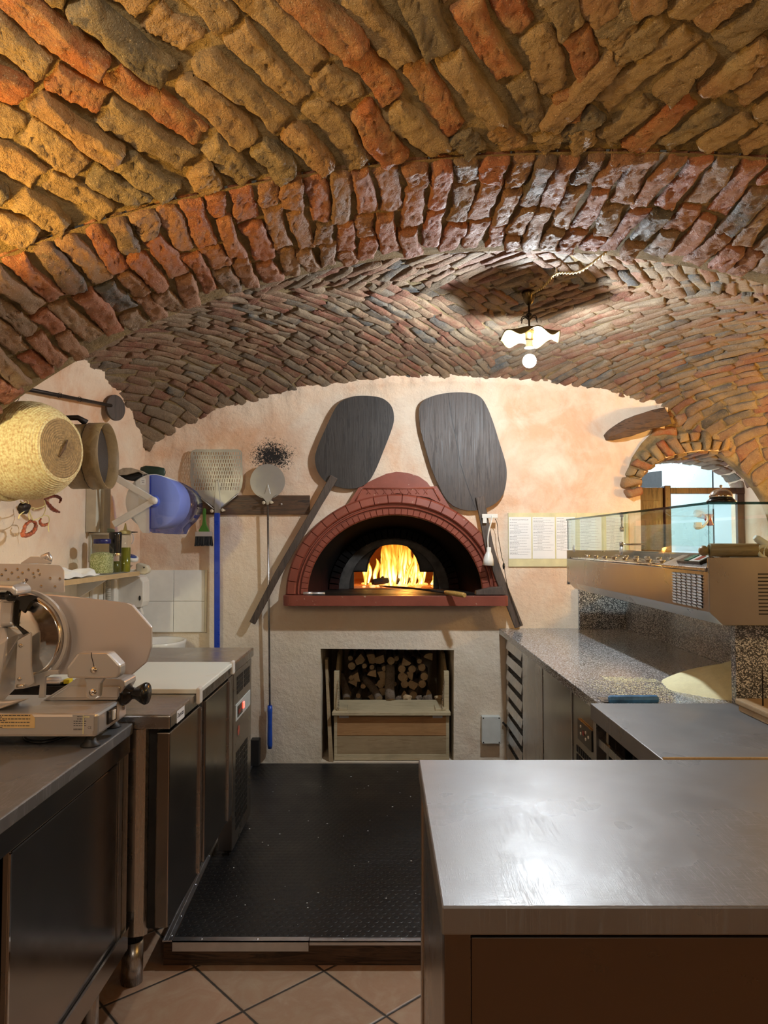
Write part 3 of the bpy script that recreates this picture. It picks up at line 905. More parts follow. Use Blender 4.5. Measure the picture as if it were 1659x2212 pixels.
# brickwork on the back wall over and beside the hatch
def wall_F(a, b):
    return np.stack([a, np.full_like(a, YB-0.004), b], -1), np.stack([np.zeros_like(a), -np.ones_like(a), np.zeros_like(a)], -1)
br = []
z = 1.80; k = 0
while z < 2.35:
    x = 1.60 + (0.06 if k % 2 else 0)
    while x < XR:
        ln = random.uniform(0.14, 0.25)
        cx = x + ln/2
        zz = z + 0.02*math.sin(cx*3)
        e = ((cx-2.02)/0.60)**2 + ((max(zz,1.78)-1.78)/0.345)**2
        if e > 1.02 and zz < float(arc_back(np.array(cx))) + 0.02 and cx > 1.70:
            br.append((cx, zz, random.gauss(0.05, 0.04), ln/2, 0.027, 0.03*random.uniform(0.6, 1.5), random.random()*0.8))
        x += ln + 0.014
    z += 0.066; k += 1
bv1, bf1, br1 = brick_cells(br, wall_F)
# ring of bricks round the hatch
br = []
def ring_F(a, b):
    # a: angle along the ring (0 right .. pi left), b: distance outwards from the opening
    x = 2.02 + (0.43 + b)*np.cos(a); zz = 1.78 + (0.215 + b)*np.sin(a)
    return np.stack([x, np.full_like(a, YB-0.012), zz], -1), np.stack([np.zeros_like(a), -np.ones_like(a), np.zeros_like(a)], -1)
a = 0.03
while a < PI+0.15:
    rr = math.hypot(0.50*math.sin(a), 0.28*math.cos(a))
    da = 0.066/rr
    hh = random.choice([0.118, 0.124, 0.108])
    if random.random() < 0.3:
        br.append((a+da/2, hh*0.25, PI/2, hh*0.23, da/2*0.86, 0.03, random.random()*0.85)); br.append((a+da/2, hh*0.76, PI/2, hh*0.23, da/2*0.86, 0.03, random.random()*0.85))
    else:
        br.append((a+da/2, hh*0.5, PI/2, hh*0.5, da/2*0.84, 0.034*random.uniform(0.7, 1.2), random.random()*0.85))
    a += da
bv2, bf2, br2 = brick_cells(br, ring_F)
# mortar backing of both
gx = np.linspace(1.50, XR, 40); gz = np.linspace(1.62, 2.4, 30)
mv = []; mf = []
bm_pts = [(1.70, 2.30), (XR, 2.30), (XR, 1.70), (2.47, 1.70), (2.47, 1.79)]
nn = 24
bm_pts += [(2.02 + 0.445*math.cos(PI*i/nn), 1.78 + 0.225*math.sin(PI*i/nn)) for i in range(1, nn)]
bm_pts += [(1.575, 1.78), (1.565, 1.73), (1.52, 1.77), (1.50, 1.84), (1.54, 1.95), (1.60, 2.04), (1.68, 2.12)]
mb = MB(); mb.prism(bm_pts, -0.012, 0.05, MW, 0)
ob = mb.build('m', [M['mortar']], origin=(0,0,0))
me = ob.data
# soffit bricks of the hatch
def soff_F(a, b):
    x = 2.02 + 0.432*np.cos(a); zz = 1.78 + 0.212*np.sin(a)
    nx = -np.cos(a)*0.215; nz = -np.sin(a)*0.43
    L = np.sqrt(nx*nx+nz*nz)
    return np.stack([x, b, zz], -1), np.stack([nx/L, np.zeros_like(a), nz/L], -1)
br = []
a = 0.0
while a < PI:
    rr = math.hypot(0.43*math.sin(a), 0.215*math.cos(a)); da = 0.07/rr
    y = YB + 0.005
    for ln in random.choice([(0.25, 0.13, 0.22), (0.12, 0.25, 0.24)]):
        br.append((a+da/2, y+ln/2, PI/2, ln/2*0.95, da/2*0.85, 0.016*random.uniform(0.4, 1.3), random.random()))
        y += ln+0.01
    a += da
bv3, bf3, br3 = brick_cells(br, soff_F)
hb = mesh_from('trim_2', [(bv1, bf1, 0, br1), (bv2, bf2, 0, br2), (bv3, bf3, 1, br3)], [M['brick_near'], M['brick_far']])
hb['label'] = 'brick arch and courses round the serving hatch'
ob.name = 'trim_3'; tag(ob, kind='structure'); ob['label'] = 'mortar bed of the brickwork round the serving hatch'

# wood lintel
lb = MB()
pa = PY(1308, 945, YB-0.02); pb = PY(1436, 898, YB-0.05)
n = 10; pts = []; rs = []
vs = []; fs = []
for i in range(n+1):
    t = i/n
    c = pa.lerp(pb, t); hh = 0.020 + 0.050*min(1, t*2.6)**0.7 + 0.006*mnoise.noise(Vector((t*4, 0, 0))); c.z += 0.014*math.sin(t*PI)
    for (dy, dz) in ((-0.045, -1), (-0.058, -0.3), (-0.05, 0.8), (0.09, 1), (0.09, -1)):
        vs.append(Vector((c.x - dz*hh*0.35, c.y + dy + 0.006*mnoise.noise(Vector((t*7, dz, 3))), c.z + dz*hh*0.80 + 0.004*mnoise.noise(Vector((t*9, dz*3, 1))))))
for i in range(n):
    for k in range(5):
        k2 = (k+1) % 5
        fs.append((i*5+k, i*5+k2, (i+1)*5+k2, (i+1)*5+k))
fs.append([0,1,2,3,4][::-1]); fs.append([n*5+k for k in range(5)])
lb.add(vs, fs, 0, False)
o = lb.build('wooden_lintel', M['wood_beam']); tag(o, 'short tilted dark wooden lintel let into the plaster beside the brick arch', 'beam')

# raised platform with rubber mat
pf = MB()
PXL, PY0, PZT = -0.745, 2.50, 0.078
pf.box((PXL, PY0, 0.0), (0.66, YB-0.002, PZT-0.006))
pl = thing('floor_platform', 'low raised wooden platform under the black studded mat', 'platform', (0, 3.4, 0))
pf.build('platform_board', M['wood_beam'], pl)
mm = MB(); mm.add([(PXL+0.03, PY0+0.012, PZT), (0.66, PY0+0.012, PZT), (0.66, YB-0.004, PZT), (PXL-0.05, YB-0.004, PZT),
                   (PXL+0.03, PY0+0.012, PZT-0.006), (0.66, PY0+0.012, PZT-0.006), (0.66, YB-0.004, PZT-0.006), (PXL-0.05, YB-0.004, PZT-0.006)],
                  [(0,1,2,3), (7,6,5,4), (0,4,5,1), (1,5,6,2), (2,6,7,3), (3,7,4,0)])
o = mm.build('rubber_mat', M['mat_rubber'], origin=(0, 3.4, PZT-0.006)); tag(o, 'black studded rubber mat covering the raised platform before the oven', 'floor mat')
tr = MB()
tr.box((PXL+0.03, PY0-0.004, PZT-0.030), (-0.255, PY0+0.0, PZT+0.003)); tr.box((PXL+0.03, PY0-0.004, PZT), (-0.255, PY0+0.024, PZT+0.003))
for x in (-0.62, -0.43): tr.lathe([(0.0045, 0), (0.003, 0.002), (0, 0.0022)], (x, PY0+0.010, PZT+0.003), (0,0,1), 8)
tr.build('edge_trim', M['alu_trim'], pl)
tr = MB()
tr.box((-0.252, PY0-0.004, PZT-0.010), (0.655, PY0+0.0, PZT+0.003)); tr.box((-0.252, PY0-0.004, PZT), (0.655, PY0+0.020, PZT+0.003))
tr.box((-0.252, PY0-0.003, PZT+0.003), (0.655, PY0-0.0005, PZT+0.0045)); tr.box((-0.252, PY0+0.008, PZT+0.003), (0.655, PY0+0.010, PZT+0.0045))
for x in (-0.14, 0.06, 0.25): tr.lathe([(0.0045, 0), (0.003, 0.002), (0, 0.0022)], (x, PY0+0.014, PZT+0.003), (0,0,1), 8)
tr.build('edge_trim', M['alu_trim'], pl)
tr = MB()
a = Vector((PXL+0.012, PY0-0.002, PZT+0.001)); b = Vector((PXL-0.065, YB-0.02, PZT+0.001))
d = (b-a).normalized(); s_ = Vector((d.y, -d.x, 0))
Mt = basis(d, s_, (0,0,1), a)
L = (b-a).length
tr.box((0, -0.016, 0), (L, 0.016, 0.003), M=Mt)
tr.box((0, -0.016, 0.003), (L, -0.012, 0.005), M=Mt); tr.box((0, -0.002, 0.003), (L, 0.002, 0.005), M=Mt); tr.box((0, 0.012, 0.003), (L, 0.016, 0.005), M=Mt)
for q in (0.03, 0.16, 0.40, 0.66, 0.95, 1.25, 1.6): tr.lathe([(0.0045, 0), (0.003, 0.002), (0, 0.0022)], (q, 0.007, 0.004), (0,0,1), 8, M=Mt)
tr.build('edge_trim', M['alu_trim'], pl)

# crumbs on the mat: uncounted
cb = MB()
for i in range(46):
    x = random.uniform(-0.7, 0.2); y = random.uniform(2.6, 4.4)
    cb.sphere((x, y, PZT+0.002), random.uniform(0.0012, 0.003), 6, sc=(random.uniform(.8, 1.8), 1, 0.6))
o = cb.build('floor_crumbs', M['paper'], origin=(0, 3.4, PZT)); tag(o, 'tiny pale crumbs scattered on the black mat', 'crumbs', kind='stuff')
# ------------------------------------------------------------------ helpers for outlines
def smooth_closed(pts, n=6):
    out = []; L = len(pts)
    for i in range(L):
        p0, p1, p2, p3 = [Vector(pts[(i+k-1) % L]) for k in range(4)]
        for j in range(n):
            t = j/n
            out.append(0.5*((2*p1) + (-p0+p2)*t + (2*p0-5*p1+4*p2-p3)*t*t + (-p0+3*p1-3*p2+p3)*t**3))
    return out
def smooth_open(pts, n=8):
    pts = [Vector(p) for p in pts]; out = []
    for i in range(len(pts)-1):
        p0 = pts[max(i-1, 0)]; p1 = pts[i]; p2 = pts[i+1]; p3 = pts[min(i+2, len(pts)-1)]
        for j in range(n):
            t = j/n
            out.append(0.5*((2*p1) + (-p0+p2)*t + (2*p0-5*p1+4*p2-p3)*t*t + (-p0+3*p1-3*p2+p3)*t**3))
    out.append(pts[-1]); return out
def wallxz(px, py, y):
    p = PY(px, py, y); return (p.x, p.z)
def MWALL(y): return basis((1,0,0), (0,0,1), (0,1,0), (0, y, 0))

# ------------------------------------------------------------------ the oven
oven = thing('pizza_oven', 'brick-red arched wood-fired oven front built into the plaster wall, fire burning inside', 'oven', (OC, YB, OZ))
def oven_ring():
    mb = MB()
    prof = [(0.0, 0.05), (0.0, -0.030), (0.05, -0.038), (0.30, -0.040), (0.32, -0.026), (0.36, -0.026), (0.38, -0.044), (0.44, -0.046), (0.47, -0.032), (0.52, -0.032),
            (0.55, -0.054), (0.60, -0.060), (0.90, -0.058), (0.97, -0.048), (1.0, -0.036), (1.0, 0.012)]
    NV_ = 23
    angs = []
    for q in range(NV_):
        for f, g1, g2 in ((0, 1, 1), (0.035, 0, 0), (0.16, 0, 0), (0.30, 0, 0), (0.465, 0, 0), (0.5, 0, 1), (0.535, 0, 0), (0.70, 0, 0), (0.84, 0, 0), (0.965, 0, 0)):
            angs.append(((q+f)/NV_*PI, g1, g2))
    angs.append((PI, 1, 1)); N = len(angs)-1
    vs = []; fs = []
    for (a, g_out, g_in) in angs:
        for s, y in prof:
            Rx = 0.535 + (0.668-0.535)*s; Rz = 0.485 + (0.615-0.485)*s
            yy = y
            if s >= 0.55 and g_out and s < 1.0: yy += 0.009
            if 0.0 <= s <= 0.30 and y < 0 and g_in: yy += 0.006
            vs.append((OC + Rx*math.cos(a), YB + yy, OZ + max(0.0, Rz*math.sin(a))))
    m = len(prof)
    for i in range(N):
        for k in range(m-1):
            fs.append((i*m+k, i*m+k+1, (i+1)*m+k+1, (i+1)*m+k))
    mb.add(vs, fs, 0, False)
    return mb
oven_ring().build('arch_surround', M['oven_red'], oven)
cr = MB()
trap = [wallxz(*p, YB-0.02) for p in ((752, 1092), (778, 1052), (941, 1051), (965, 1090), (920, 1062), (858, 1052+18), (800, 1074))]
trap = [wallxz(*p, YB-0.02) for p in ((746, 1100), (776, 1052), (943, 1051), (972, 1098), (925, 1075), (858, 1066), (795, 1076))]
cr.prism(trap, -0.045, 0.02, MWALL(YB))
# recessed lattice field of the keystone
inn = [wallxz(*p, YB-0.02) for p in ((768, 1083), (785, 1056), (935, 1055), (950, 1082))]
for i in range(4):
    a = inn[i]; b = inn[(i+1) % 4]
    if i == 3: continue
    cr.tube([(a[0], YB-0.047, a[1]), (b[0], YB-0.047, b[1])], 0.005, 6)
for k in range(9):
    x = inn[1][0] + 0.02 + k*0.05
    if x > inn[2][0]-0.02: break
    cr.tube([(x, YB-0.046, inn[1][1]-0.006), (x+0.024, YB-0.046, inn[1][1]-0.035)], 0.0022, 5)
    cr.tube([(x+0.024, YB-0.046, inn[1][1]-0.006), (x, YB-0.046, inn[1][1]-0.035)], 0.0022, 5)
cr.build('keystone_panel', M['oven_red'], oven)
tp_ = MB()
cap = [wallxz(*p, YB) for p in ((783, 1053), (790, 1045), (812, 1034), (835, 1024), (856, 1020), (880, 1022), (905, 1030), (922, 1042), (930, 1053))]
tp_.prism(cap, -0.022, 0.01, MWALL(YB))
tp_.build('crown_panel', M['oven_red'], oven)
# splayed sooty hood between the outer and the inner arch
Y1 = YB + 0.40
hs = MB(); N = 48; vs = []; fs = []
for j in range(7):
    t = j/6; tt = t**0.8
    Rx = 0.540*(1-tt) + 0.440*tt; Rz = 0.490*(1-tt) + 0.415*tt
    for i in range(N+1):
        a = PI*i/N
        vs.append((OC + Rx*math.cos(a), YB - 0.02 + (Y1-YB+0.02)*t, OZ + Rz*math.sin(a)))
for j in range(6):
    for i in range(N):
        fs.append((j*(N+1)+i, j*(N+1)+i+1, (j+1)*(N+1)+i+1, (j+1)*(N+1)+i))
hs.add(vs, fs, 0, True)
hs.build('hood', M['soot'], oven)
# inner ring of small bricks
ir = MB(); nb_ = 30
for i in range(nb_):
    a0 = PI*i/nb_ + 0.010; a1 = PI*(i+1)/nb_ - 0.010
    vs = []
    for y in (Y1-0.03, Y1+0.06):
        for (a, s) in ((a0, 0), (a1, 0), (a1, 1), (a0, 1)):
            Rx = 0.372 + 0.062*s; Rz = 0.345 + 0.062*s
            vs.append((OC + Rx*math.cos(a), y, OZ + Rz*math.sin(a)))
    ir.add(vs, [(0,1,2,3), (4,7,6,5), (0,4,5,1), (1,5,6,2), (2,6,7,3), (3,7,4,0)])
ir.prism([(OC + 0.45*math.cos(PI*i/32), OZ + 0.425*math.sin(PI*i/32)) for i in range(33)], 0.02, 0.08, MWALL(Y1), holes=[[(OC + 0.375*math.cos(PI*i/32), OZ + 0.002 + 0.348*math.sin(PI*i/32)) for i in range(33)]])
ir.build('inner_arch', M['soot'], oven, bevel=0.003)
# ashy cheek behind it and the iron plate with the mouth
Y2 = YB + 0.47
def mouth_pts():
    z = [(515,913),(515,795),(603,795),(605,760),(622,705),(660,650),(710,610),(760,592),(790,588),(820,592),(865,612),(905,650),(938,700),(958,755),(962,795),(1052,795),(1052,913)]
    return [wallxz(600 + x*0.3195, 980 + y*0.3195, Y2) for x, y in z]
MP = mouth_pts(); zb = OZ + 0.001
MP[0] = (MP[0][0], zb); MP[-1] = (MP[-1][0], zb)
dp = MB()
outer = [(OC + 0.30*math.cos(PI*i/32), OZ + 0.30*math.sin(PI*i/32)**0.8) for i in range(33)]
dp.prism([(OC-0.32, OZ)] + [(x, z) for x, z in [(OC-0.32, OZ+0.20), (OC-0.25, OZ+0.30), (OC-0.1, OZ+0.37), (OC+0.1, OZ+0.37), (OC+0.25, OZ+0.30), (OC+0.32, OZ+0.20)]] + [(OC+0.32, OZ)] + MP[::-1], 0.0, 0.02, MWALL(Y2))
pts3 = [(x, Y2-0.004, z) for x, z in MP]
dp.tube(pts3[1:-1], 0.006, 6)
for cxp in (769, 935):
    p = PY(cxp, 1207, Y2)
    dp.prism([(p.x + 0.036*math.cos(PI/8+PI*k/4), p.z + 0.036*math.sin(PI/8+PI*k/4)) for k in range(8)], -0.014, 0.0, MWALL(Y2))
dp.build('mouth_plate', M['soot_black'], oven)
kb = MB(); p = PY(769, 1207, Y2-0.014)
kb.lathe([(0.0, -0.006), (0.014, -0.005), (0.020, 0.0), (0.024, 0.0), (0.024, 0.006), (0.0, 0.006)], p, (0, 1, 0), 20)
kb.build('thermometer', M['alu'], oven)
kb = MB(); p = PY(935, 1207, Y2-0.014)
kb.lathe([(0.0, -0.003), (0.022, -0.002), (0.022, 0.006), (0.0, 0.006)], p, (0, 1, 0), 20)
kb.build('cap', M['soot_black'], oven)
ch = MB()
ch.prism([(OC + 0.40*math.cos(PI*i/32), OZ + 0.37*math.sin(PI*i/32)) for i in range(33)], 0.0, 0.03, MWALL(Y2-0.035), holes=[[(OC + 0.305*math.cos(PI*i/32), OZ + 0.002 + 0.30*math.sin(PI*i/32)) for i in range(33)]])
ch.build('ash_collar', M['ash_stone'], oven)
# hearth and firing chamber
hf = MB(); hf.box((OC-0.60, YB-0.02, OZ-0.05), (OC+0.60, 6.35, OZ))
hf.build('hearth', M['firebrick'], oven)
dm = MB(); vs = []; fs = []; cx, cy = OC, 5.66; n1, n2 = 14, 48
for i in range(n1+1):
    ph = PI/2*i/n1
    for k in range(n2):
        t = 2*PI*k/n2
        vs.append((cx + 0.66*math.cos(ph)*math.cos(t), cy + 0.66*math.cos(ph)*math.sin(t), OZ + 0.44*math.sin(ph)))
for i in range(n1):
    for k in range(n2):
        k2 = (k+1) % n2
        q = (i*n2+k, i*n2+k2, (i+1)*n2+k2, (i+1)*n2+k)
        if min(vs[j][1] for j in q) < 5.30 and min(vs[j][2] for j in q) < OZ+0.36: continue
        fs.append(q)
dm.add(vs, fs, 0, True)
dm.box((OC-0.6, Y2+0.02, OZ+0.34), (OC+0.6, Y2+0.30, OZ+0.42))
dm.box((OC-0.66, Y2+0.02, OZ-0.01), (OC-0.33, Y2+0.14, OZ+0.4)); dm.box((OC+0.33, Y2+0.02, OZ-0.01), (OC+0.66, Y2+0.14, OZ+0.4))
dm.build('firing_chamber', M['firebrick'], oven)
# ledge slab with rounded corners
lg = MB()
hw = 0.676; yf = 4.325; r = 0.055
L_ = [(OC-hw, YB)] + [(OC-hw+r - r*math.cos(PI/2*k/6), yf+r - r*math.sin(PI/2*k/6)) for k in range(7)] + [(OC+hw-0.02 + 0.02*math.sin(PI/2*k/4), yf+0.02 - 0.02*math.cos(PI/2*k/4)) for k in range(5)] + [(OC+hw, YB)]
lg.prism(L_, OZ-0.062, OZ-0.002, basis((1,0,0), (0,1,0), (0,0,1), (0,0,0)))
lg.build('ledge', M['oven_red'], oven, bevel=0.010)
sb_ = MB(); sb_.add([(OC-0.50, yf+0.03, OZ-0.001), (OC+0.62, yf+0.03, OZ-0.001), (OC+0.545, YB-0.02, OZ-0.001), (OC-0.545, YB-0.02, OZ-0.001)], [(0,1,2,3)])
sb_.add([(OC-0.545, YB-0.03, OZ+0.0012), (OC+0.545, YB-0.03, OZ+0.0012), (OC+0.42, Y2-0.03, OZ+0.0012), (OC-0.42, Y2-0.03, OZ+0.0012)], [(0,1,2,3)]); sb_.build('sooty_shelf_top', M['soot_black'], oven)

# fire
def mat_flame():
    t = NT('burning_flame')
    t.n.remove(t.b)
    W = t.mapping((1, 1, 0.45), src='World')
    n = t.noise(16, 3, 0.55, W, 0.8)
    lw = t.n.new('ShaderNodeLayerWeight'); lw.inputs[0].default_value = 0.35
    core = t.math('SUBTRACT', 1.0, lw.outputs['Facing'])
    z = t.framp(t.sep(t.mapping(src='World'))[2], OZ, OZ+0.30, 1.0, 0.15)
    f = t.math('MULTIPLY', core, t.math('ADD', t.math('MULTIPLY', n, 1.1), 0.05))
    f = t.math('MULTIPLY', f, t.math('ADD', z, 0.35))
    col = t.ramp(f, [(0.12, (0.9, 0.16, 0.01)), (0.35, (1.0, 0.38, 0.03)), (0.55, (1.0, 0.68, 0.12)), (0.80, (1.0, 0.92, 0.5))])
    em = t.n.new('ShaderNodeEmission'); t.link(col, em.inputs[0]); t.link(t.framp(f, 0.1, 0.8, 0.9, 2.6), em.inputs[1])
    tr = t.n.new('ShaderNodeBsdfTransparent')
    mx = t.n.new('ShaderNodeMixShader'); t.link(t.framp(f, 0.10, 0.34, 0.0, 0.92), mx.inputs[0]); t.link(tr.outputs[0], mx.inputs[1]); t.link(em.outputs[0], mx.inputs[2])
    t.link(mx.outputs[0], t.out.inputs['Surface'])
    return t.mat
M['flame'] = mat_flame()
M['ember'] = mat_emit('glowing_embers', (1.0, 0.28, 0.04), 1.6)
fm = MB()
for i in range(60):
    x = random.gauss(OC+0.045, 0.115); x = max(OC-0.20, min(OC+0.29, x))
    yb = random.uniform(5.14, 5.46)
    edge = abs(x - (OC+0.03))/0.24
    h = random.uniform(0.20, 0.47)*(1 - 0.66*min(1, edge)**1.2)
    w = random.uniform(0.018, 0.042)
    ph = random.uniform(0, 6.28); am = random.uniform(0.008, 0.026); k = 9
    lean = random.gauss(0.01, 0.03)
    pts = []; rs = []
    for j in range(k+1):
        t = j/k
        pts.append((x + lean*t + am*math.sin(ph + t*5.5)*t, yb + am*math.cos(ph + t*4)*t, OZ + 0.01 + h*t))
        rs.append(w*(0.45 + 1.3*t - 0.2)*(1-t)**0.75*1.5 + 0.001)
    fm.tube(pts, rs, 8, caps=False, flat=0.7)
o = fm.build('flames', M['flame'], origin=(OC, 5.3, OZ)); tag(o, 'orange and yellow flames leaping inside the oven mouth', 'fire', kind='stuff')
em = MB()
for i in range(60):
    em.sphere((random.gauss(OC+0.04, 0.12), random.uniform(5.05, 5.5), OZ+0.008), random.uniform(0.008, 0.020), 6, sc=(1.3, 1, 0.7))
o = em.build('embers', M['ember'], origin=(OC, 5.3, OZ)); tag(o, 'glowing embers under the flames on the oven floor', 'embers', kind='stuff')
M['char'] = simple('charred_log', (0.02, 0.014, 0.010), 0.8, 0.0, 0.4, 30, 0.6)
fire_logs = [((805, 1258), (838, 1254), 5.10, 0.022, 'short charred log lying crosswise at the front left of the flames'),
             ((826, 1250), (850, 1240), 5.20, 0.016, 'thin charred stick rising behind the front log in the fire'),
             ((857, 1259), (862, 1249), 5.16, 0.013, 'small charred log end in the middle of the oven fire'),
             ((878, 1260), (884, 1250), 5.18, 0.012, 'smaller charred log end right of the middle of the oven fire')]
for (a, b, y, r, lab) in fire_logs:
    mb = MB()
    pa = PY(*a, y); pb = PY(*b, y+0.06); pa.z = max(pa.z, OZ+r); pb.z = max(pb.z, OZ+r)
    mb.tube([pa, pa.lerp(pb, 0.5)+Vector((0, 0, 0.003)), pb], [r, r*1.1, r*0.9], 9)
    o = mb.build('burning_log', M['char']); tag(o, lab, 'log', 'logs burning in the oven')

# things on the ledge
mb = MB(); a = PY(660, 1279, 4.40); b = PY(702, 1276, 4.40); a.z = b.z = OZ+0.008
mb.tube([a, b], 0.008, 14); mb.tube([a.lerp(b, -0.12), a.lerp(b, 0.35)], 0.010, 14)
o = mb.build('metal_tube', M['alu']); tag(o, 'short silver metal tube lying at the left end of the oven ledge', 'tube')
pk = thing('fire_poker', 'long rusty iron poker with a worn yellow wooden handle lying across the oven ledge', 'poker', tuple(PZ(930, 1282, OZ)))
mb = MB()
a = PZ(806, 1261, OZ+0.012); a = Vector((OC-0.10, 5.02, OZ+0.016)); c = PY(965, 1282, 4.33); c.z = OZ+0.018
b = a.lerp(c, 0.5); b.z += 0.006
mb.tube([a, a.lerp(c, 0.12), b, c], [0.003, 0.006, 0.006, 0.007], 8)
mb.build('rod', M['black_iron'], pk)
mb = MB(); d = (c-a).normalized(); e = c + d*0.155; e.z = OZ+0.020
e = PY(1004, 1290, 4.20); e.z = OZ + 0.012
mb.tube([c - d*0.015, c, c.lerp(e, 0.5), e.lerp(c, 0.08), e], [0.011, 0.014, 0.0155, 0.015, 0.013], 12)
mb.build('handle', M['wood_tool'], pk)
wk = MB()
P0 = PY(1027, 1285, 4.36); P1 = PY(1092, 1282, 4.36)
q = [(P0.x, OZ+0.002), (P1.x, OZ+0.002), (P1.x-0.018, OZ+0.052), (P0.x+0.10, OZ+0.047), (P0.x+0.004, OZ+0.026)]
wk.prism(q, 4.345, 4.415, basis((1,0,0), (0,0,1), (0,1,0)))
o = wk.build('wooden_block', M['wood_handle'], bevel=0.004); tag(o, 'wedge-shaped dark wooden block at the right end of the oven ledge', 'wood block')

# ------------------------------------------------------------------ firewood niche
nm = MB()
z0, z1 = 0.079, 0.771
nm.box((-0.50, YB+0.61, 0.0), (-0.39, 5.45, 0.85)); nm.box((0.43, YB+0.61, 0.0), (0.54, 5.45, 0.85))
nm.box((-0.50, YB+0.61, 0.772), (0.54, 5.45, 0.86)); nm.box((-0.5, 5.40, 0.0), (0.54, 5.5, 0.86)); nm.box((-0.5, YB+0.6, 0.0), (0.54, 5.45, 0.078))
o = nm.build('wall_niche', M['plaster'], origin=(0, 5, 0)); tag(o, kind='structure')
bx = thing('wood_crate', 'pine firewood crate with flap shelf hung on chains in the niche under the oven', 'crate', (0.02, 4.60, 0.085))
YF = 4.50
xl, zt = wallxz(722, 1540, YF); xr, zbm = wallxz(970, 1633, YF)
zt = 0.362
mb = MB(); mb.box((xl+0.012, YF, 0.235), (xr-0.012, YF+0.018, zt), bev=0.002)
mb.build('plank', M['wood_orange'], bx)
mb = MB(); mb.box((xl+0.012, YF, 0.125), (xr-0.012, YF+0.018, 0.232), bev=0.002)
mb.build('plank', M['wood_grey'], bx)
mb = MB(); mb.box((xl, YF-0.006, 0.088), (xr, YF+0.016, 0.124), bev=0.002); mb.box((xl, YF-0.002, 0.12), (xl+0.018, YF+0.014, zt)); mb.box((xr-0.018, YF-0.002, 0.12), (xr, YF+0.014, zt))
mb.build('bottom_rail', M['wood_pale'], bx)
for side, x in ((0, xl+0.012), (1, xr-0.012)):
    mb = MB(); s = 1 if side == 0 else -1
    mb.box((x-0.016*(1 if s > 0 else 1), YF+0.02, 0.088), (x+0.016, YF+0.06, 0.625), bev=0.003)
    mb.build('post', M['wood_pale'], bx)
    mb = MB()
    yy = basis((0,1,0), (0,0,1), (1,0,0), (x - 0.008, 0, 0))
    mb.prism([(YF+0.06, 0.088), (5.25, 0.088), (5.25, 0.70), (YF+0.24, 0.70), (YF+0.06, 0.60)], 0, 0.016, yy)
    mb.build('side_panel', M['wood_grey'], bx)
mb = MB()
mb.add([(xl-0.012, YF-0.035, 0.366), (xr+0.008, YF-0.035, 0.366), (xr-0.012, YF+0.20, 0.392), (xl+0.02, YF+0.20, 0.392),
        (xl-0.012, YF-0.035, 0.386), (xr+0.008, YF-0.035, 0.386), (xr-0.012, YF+0.20, 0.412), (xl+0.02, YF+0.20, 0.412)],
       [(0,3,2,1), (4,5,6,7), (0,1,5,4), (1,2,6,5), (2,3,7,6), (3,0,4,7)])
mb.build('flap', M['wood_pale'], bx, bevel=0.002)
for x in (xl+0.045, xr-0.055):
    mb = MB(); mb.box((x-0.03, YF-0.01, 0.388), (x+0.035, YF+0.10, 0.405), bev=0.003)
    mb.build('cleat', M['wood_pale'], bx)
def chain(mb, a, b, n, R=0.007, r=0.0014):
    a = Vector(a); b = Vector(b); d = (b-a).normalized()
    s1 = d.cross(Vector((0,1,0))).normalized(); s2 = d.cross(s1)
    for i in range(n):
        c = a.lerp(b, (i+0.5)/n); s = s1 if i % 2 else s2
        pts = [c + d*math.cos(2*PI*k/8)*R + s*math.sin(2*PI*k/8)*R*0.62 for k in range(9)]
        mb.tube(pts, r, 5, caps=False)
for x0_, x1_ in ((xl+0.024, xl+0.026), (xr-0.026, xr-0.045)):
    mb = MB(); chain(mb, (x0_, YF+0.015, 0.575), (x1_, YF-0.015, 0.400), 18)
    mb.build('chain', M['chrome'], bx)
for x in (xl+0.06, xr-0.07):
    mb = MB(); mb.box((x-0.03, YF-0.004, 0.345), (x+0.03, YF-0.001, 0.362))
    mb.build('hinge', M['alu'], bx)

# thin bark-edged board leaning in the niche
mb = MB(); a = PY(706, 1425, 4.60); b = PY(715, 1640, 4.47)
mb.add([(a.x-0.012, a.y, a.z), (a.x+0.004, a.y, a.z), (b.x+0.014, b.y, 0.080), (b.x-0.012, b.y, 0.080), (a.x-0.012, a.y+0.09, a.z), (a.x+0.004, a.y+0.09, a.z), (b.x+0.014, b.y+0.12, 0.080), (b.x-0.012, b.y+0.12, 0.080)],
       [(0,1,2,3), (4,7,6,5), (0,4,5,1), (1,5,6,2), (2,6,7,3), (3,7,4,0)])
o = mb.build('leaning_board', M['wood_grey']); tag(o, 'thin rough board leaning beside the firewood crate at the left jamb of the niche', 'board')

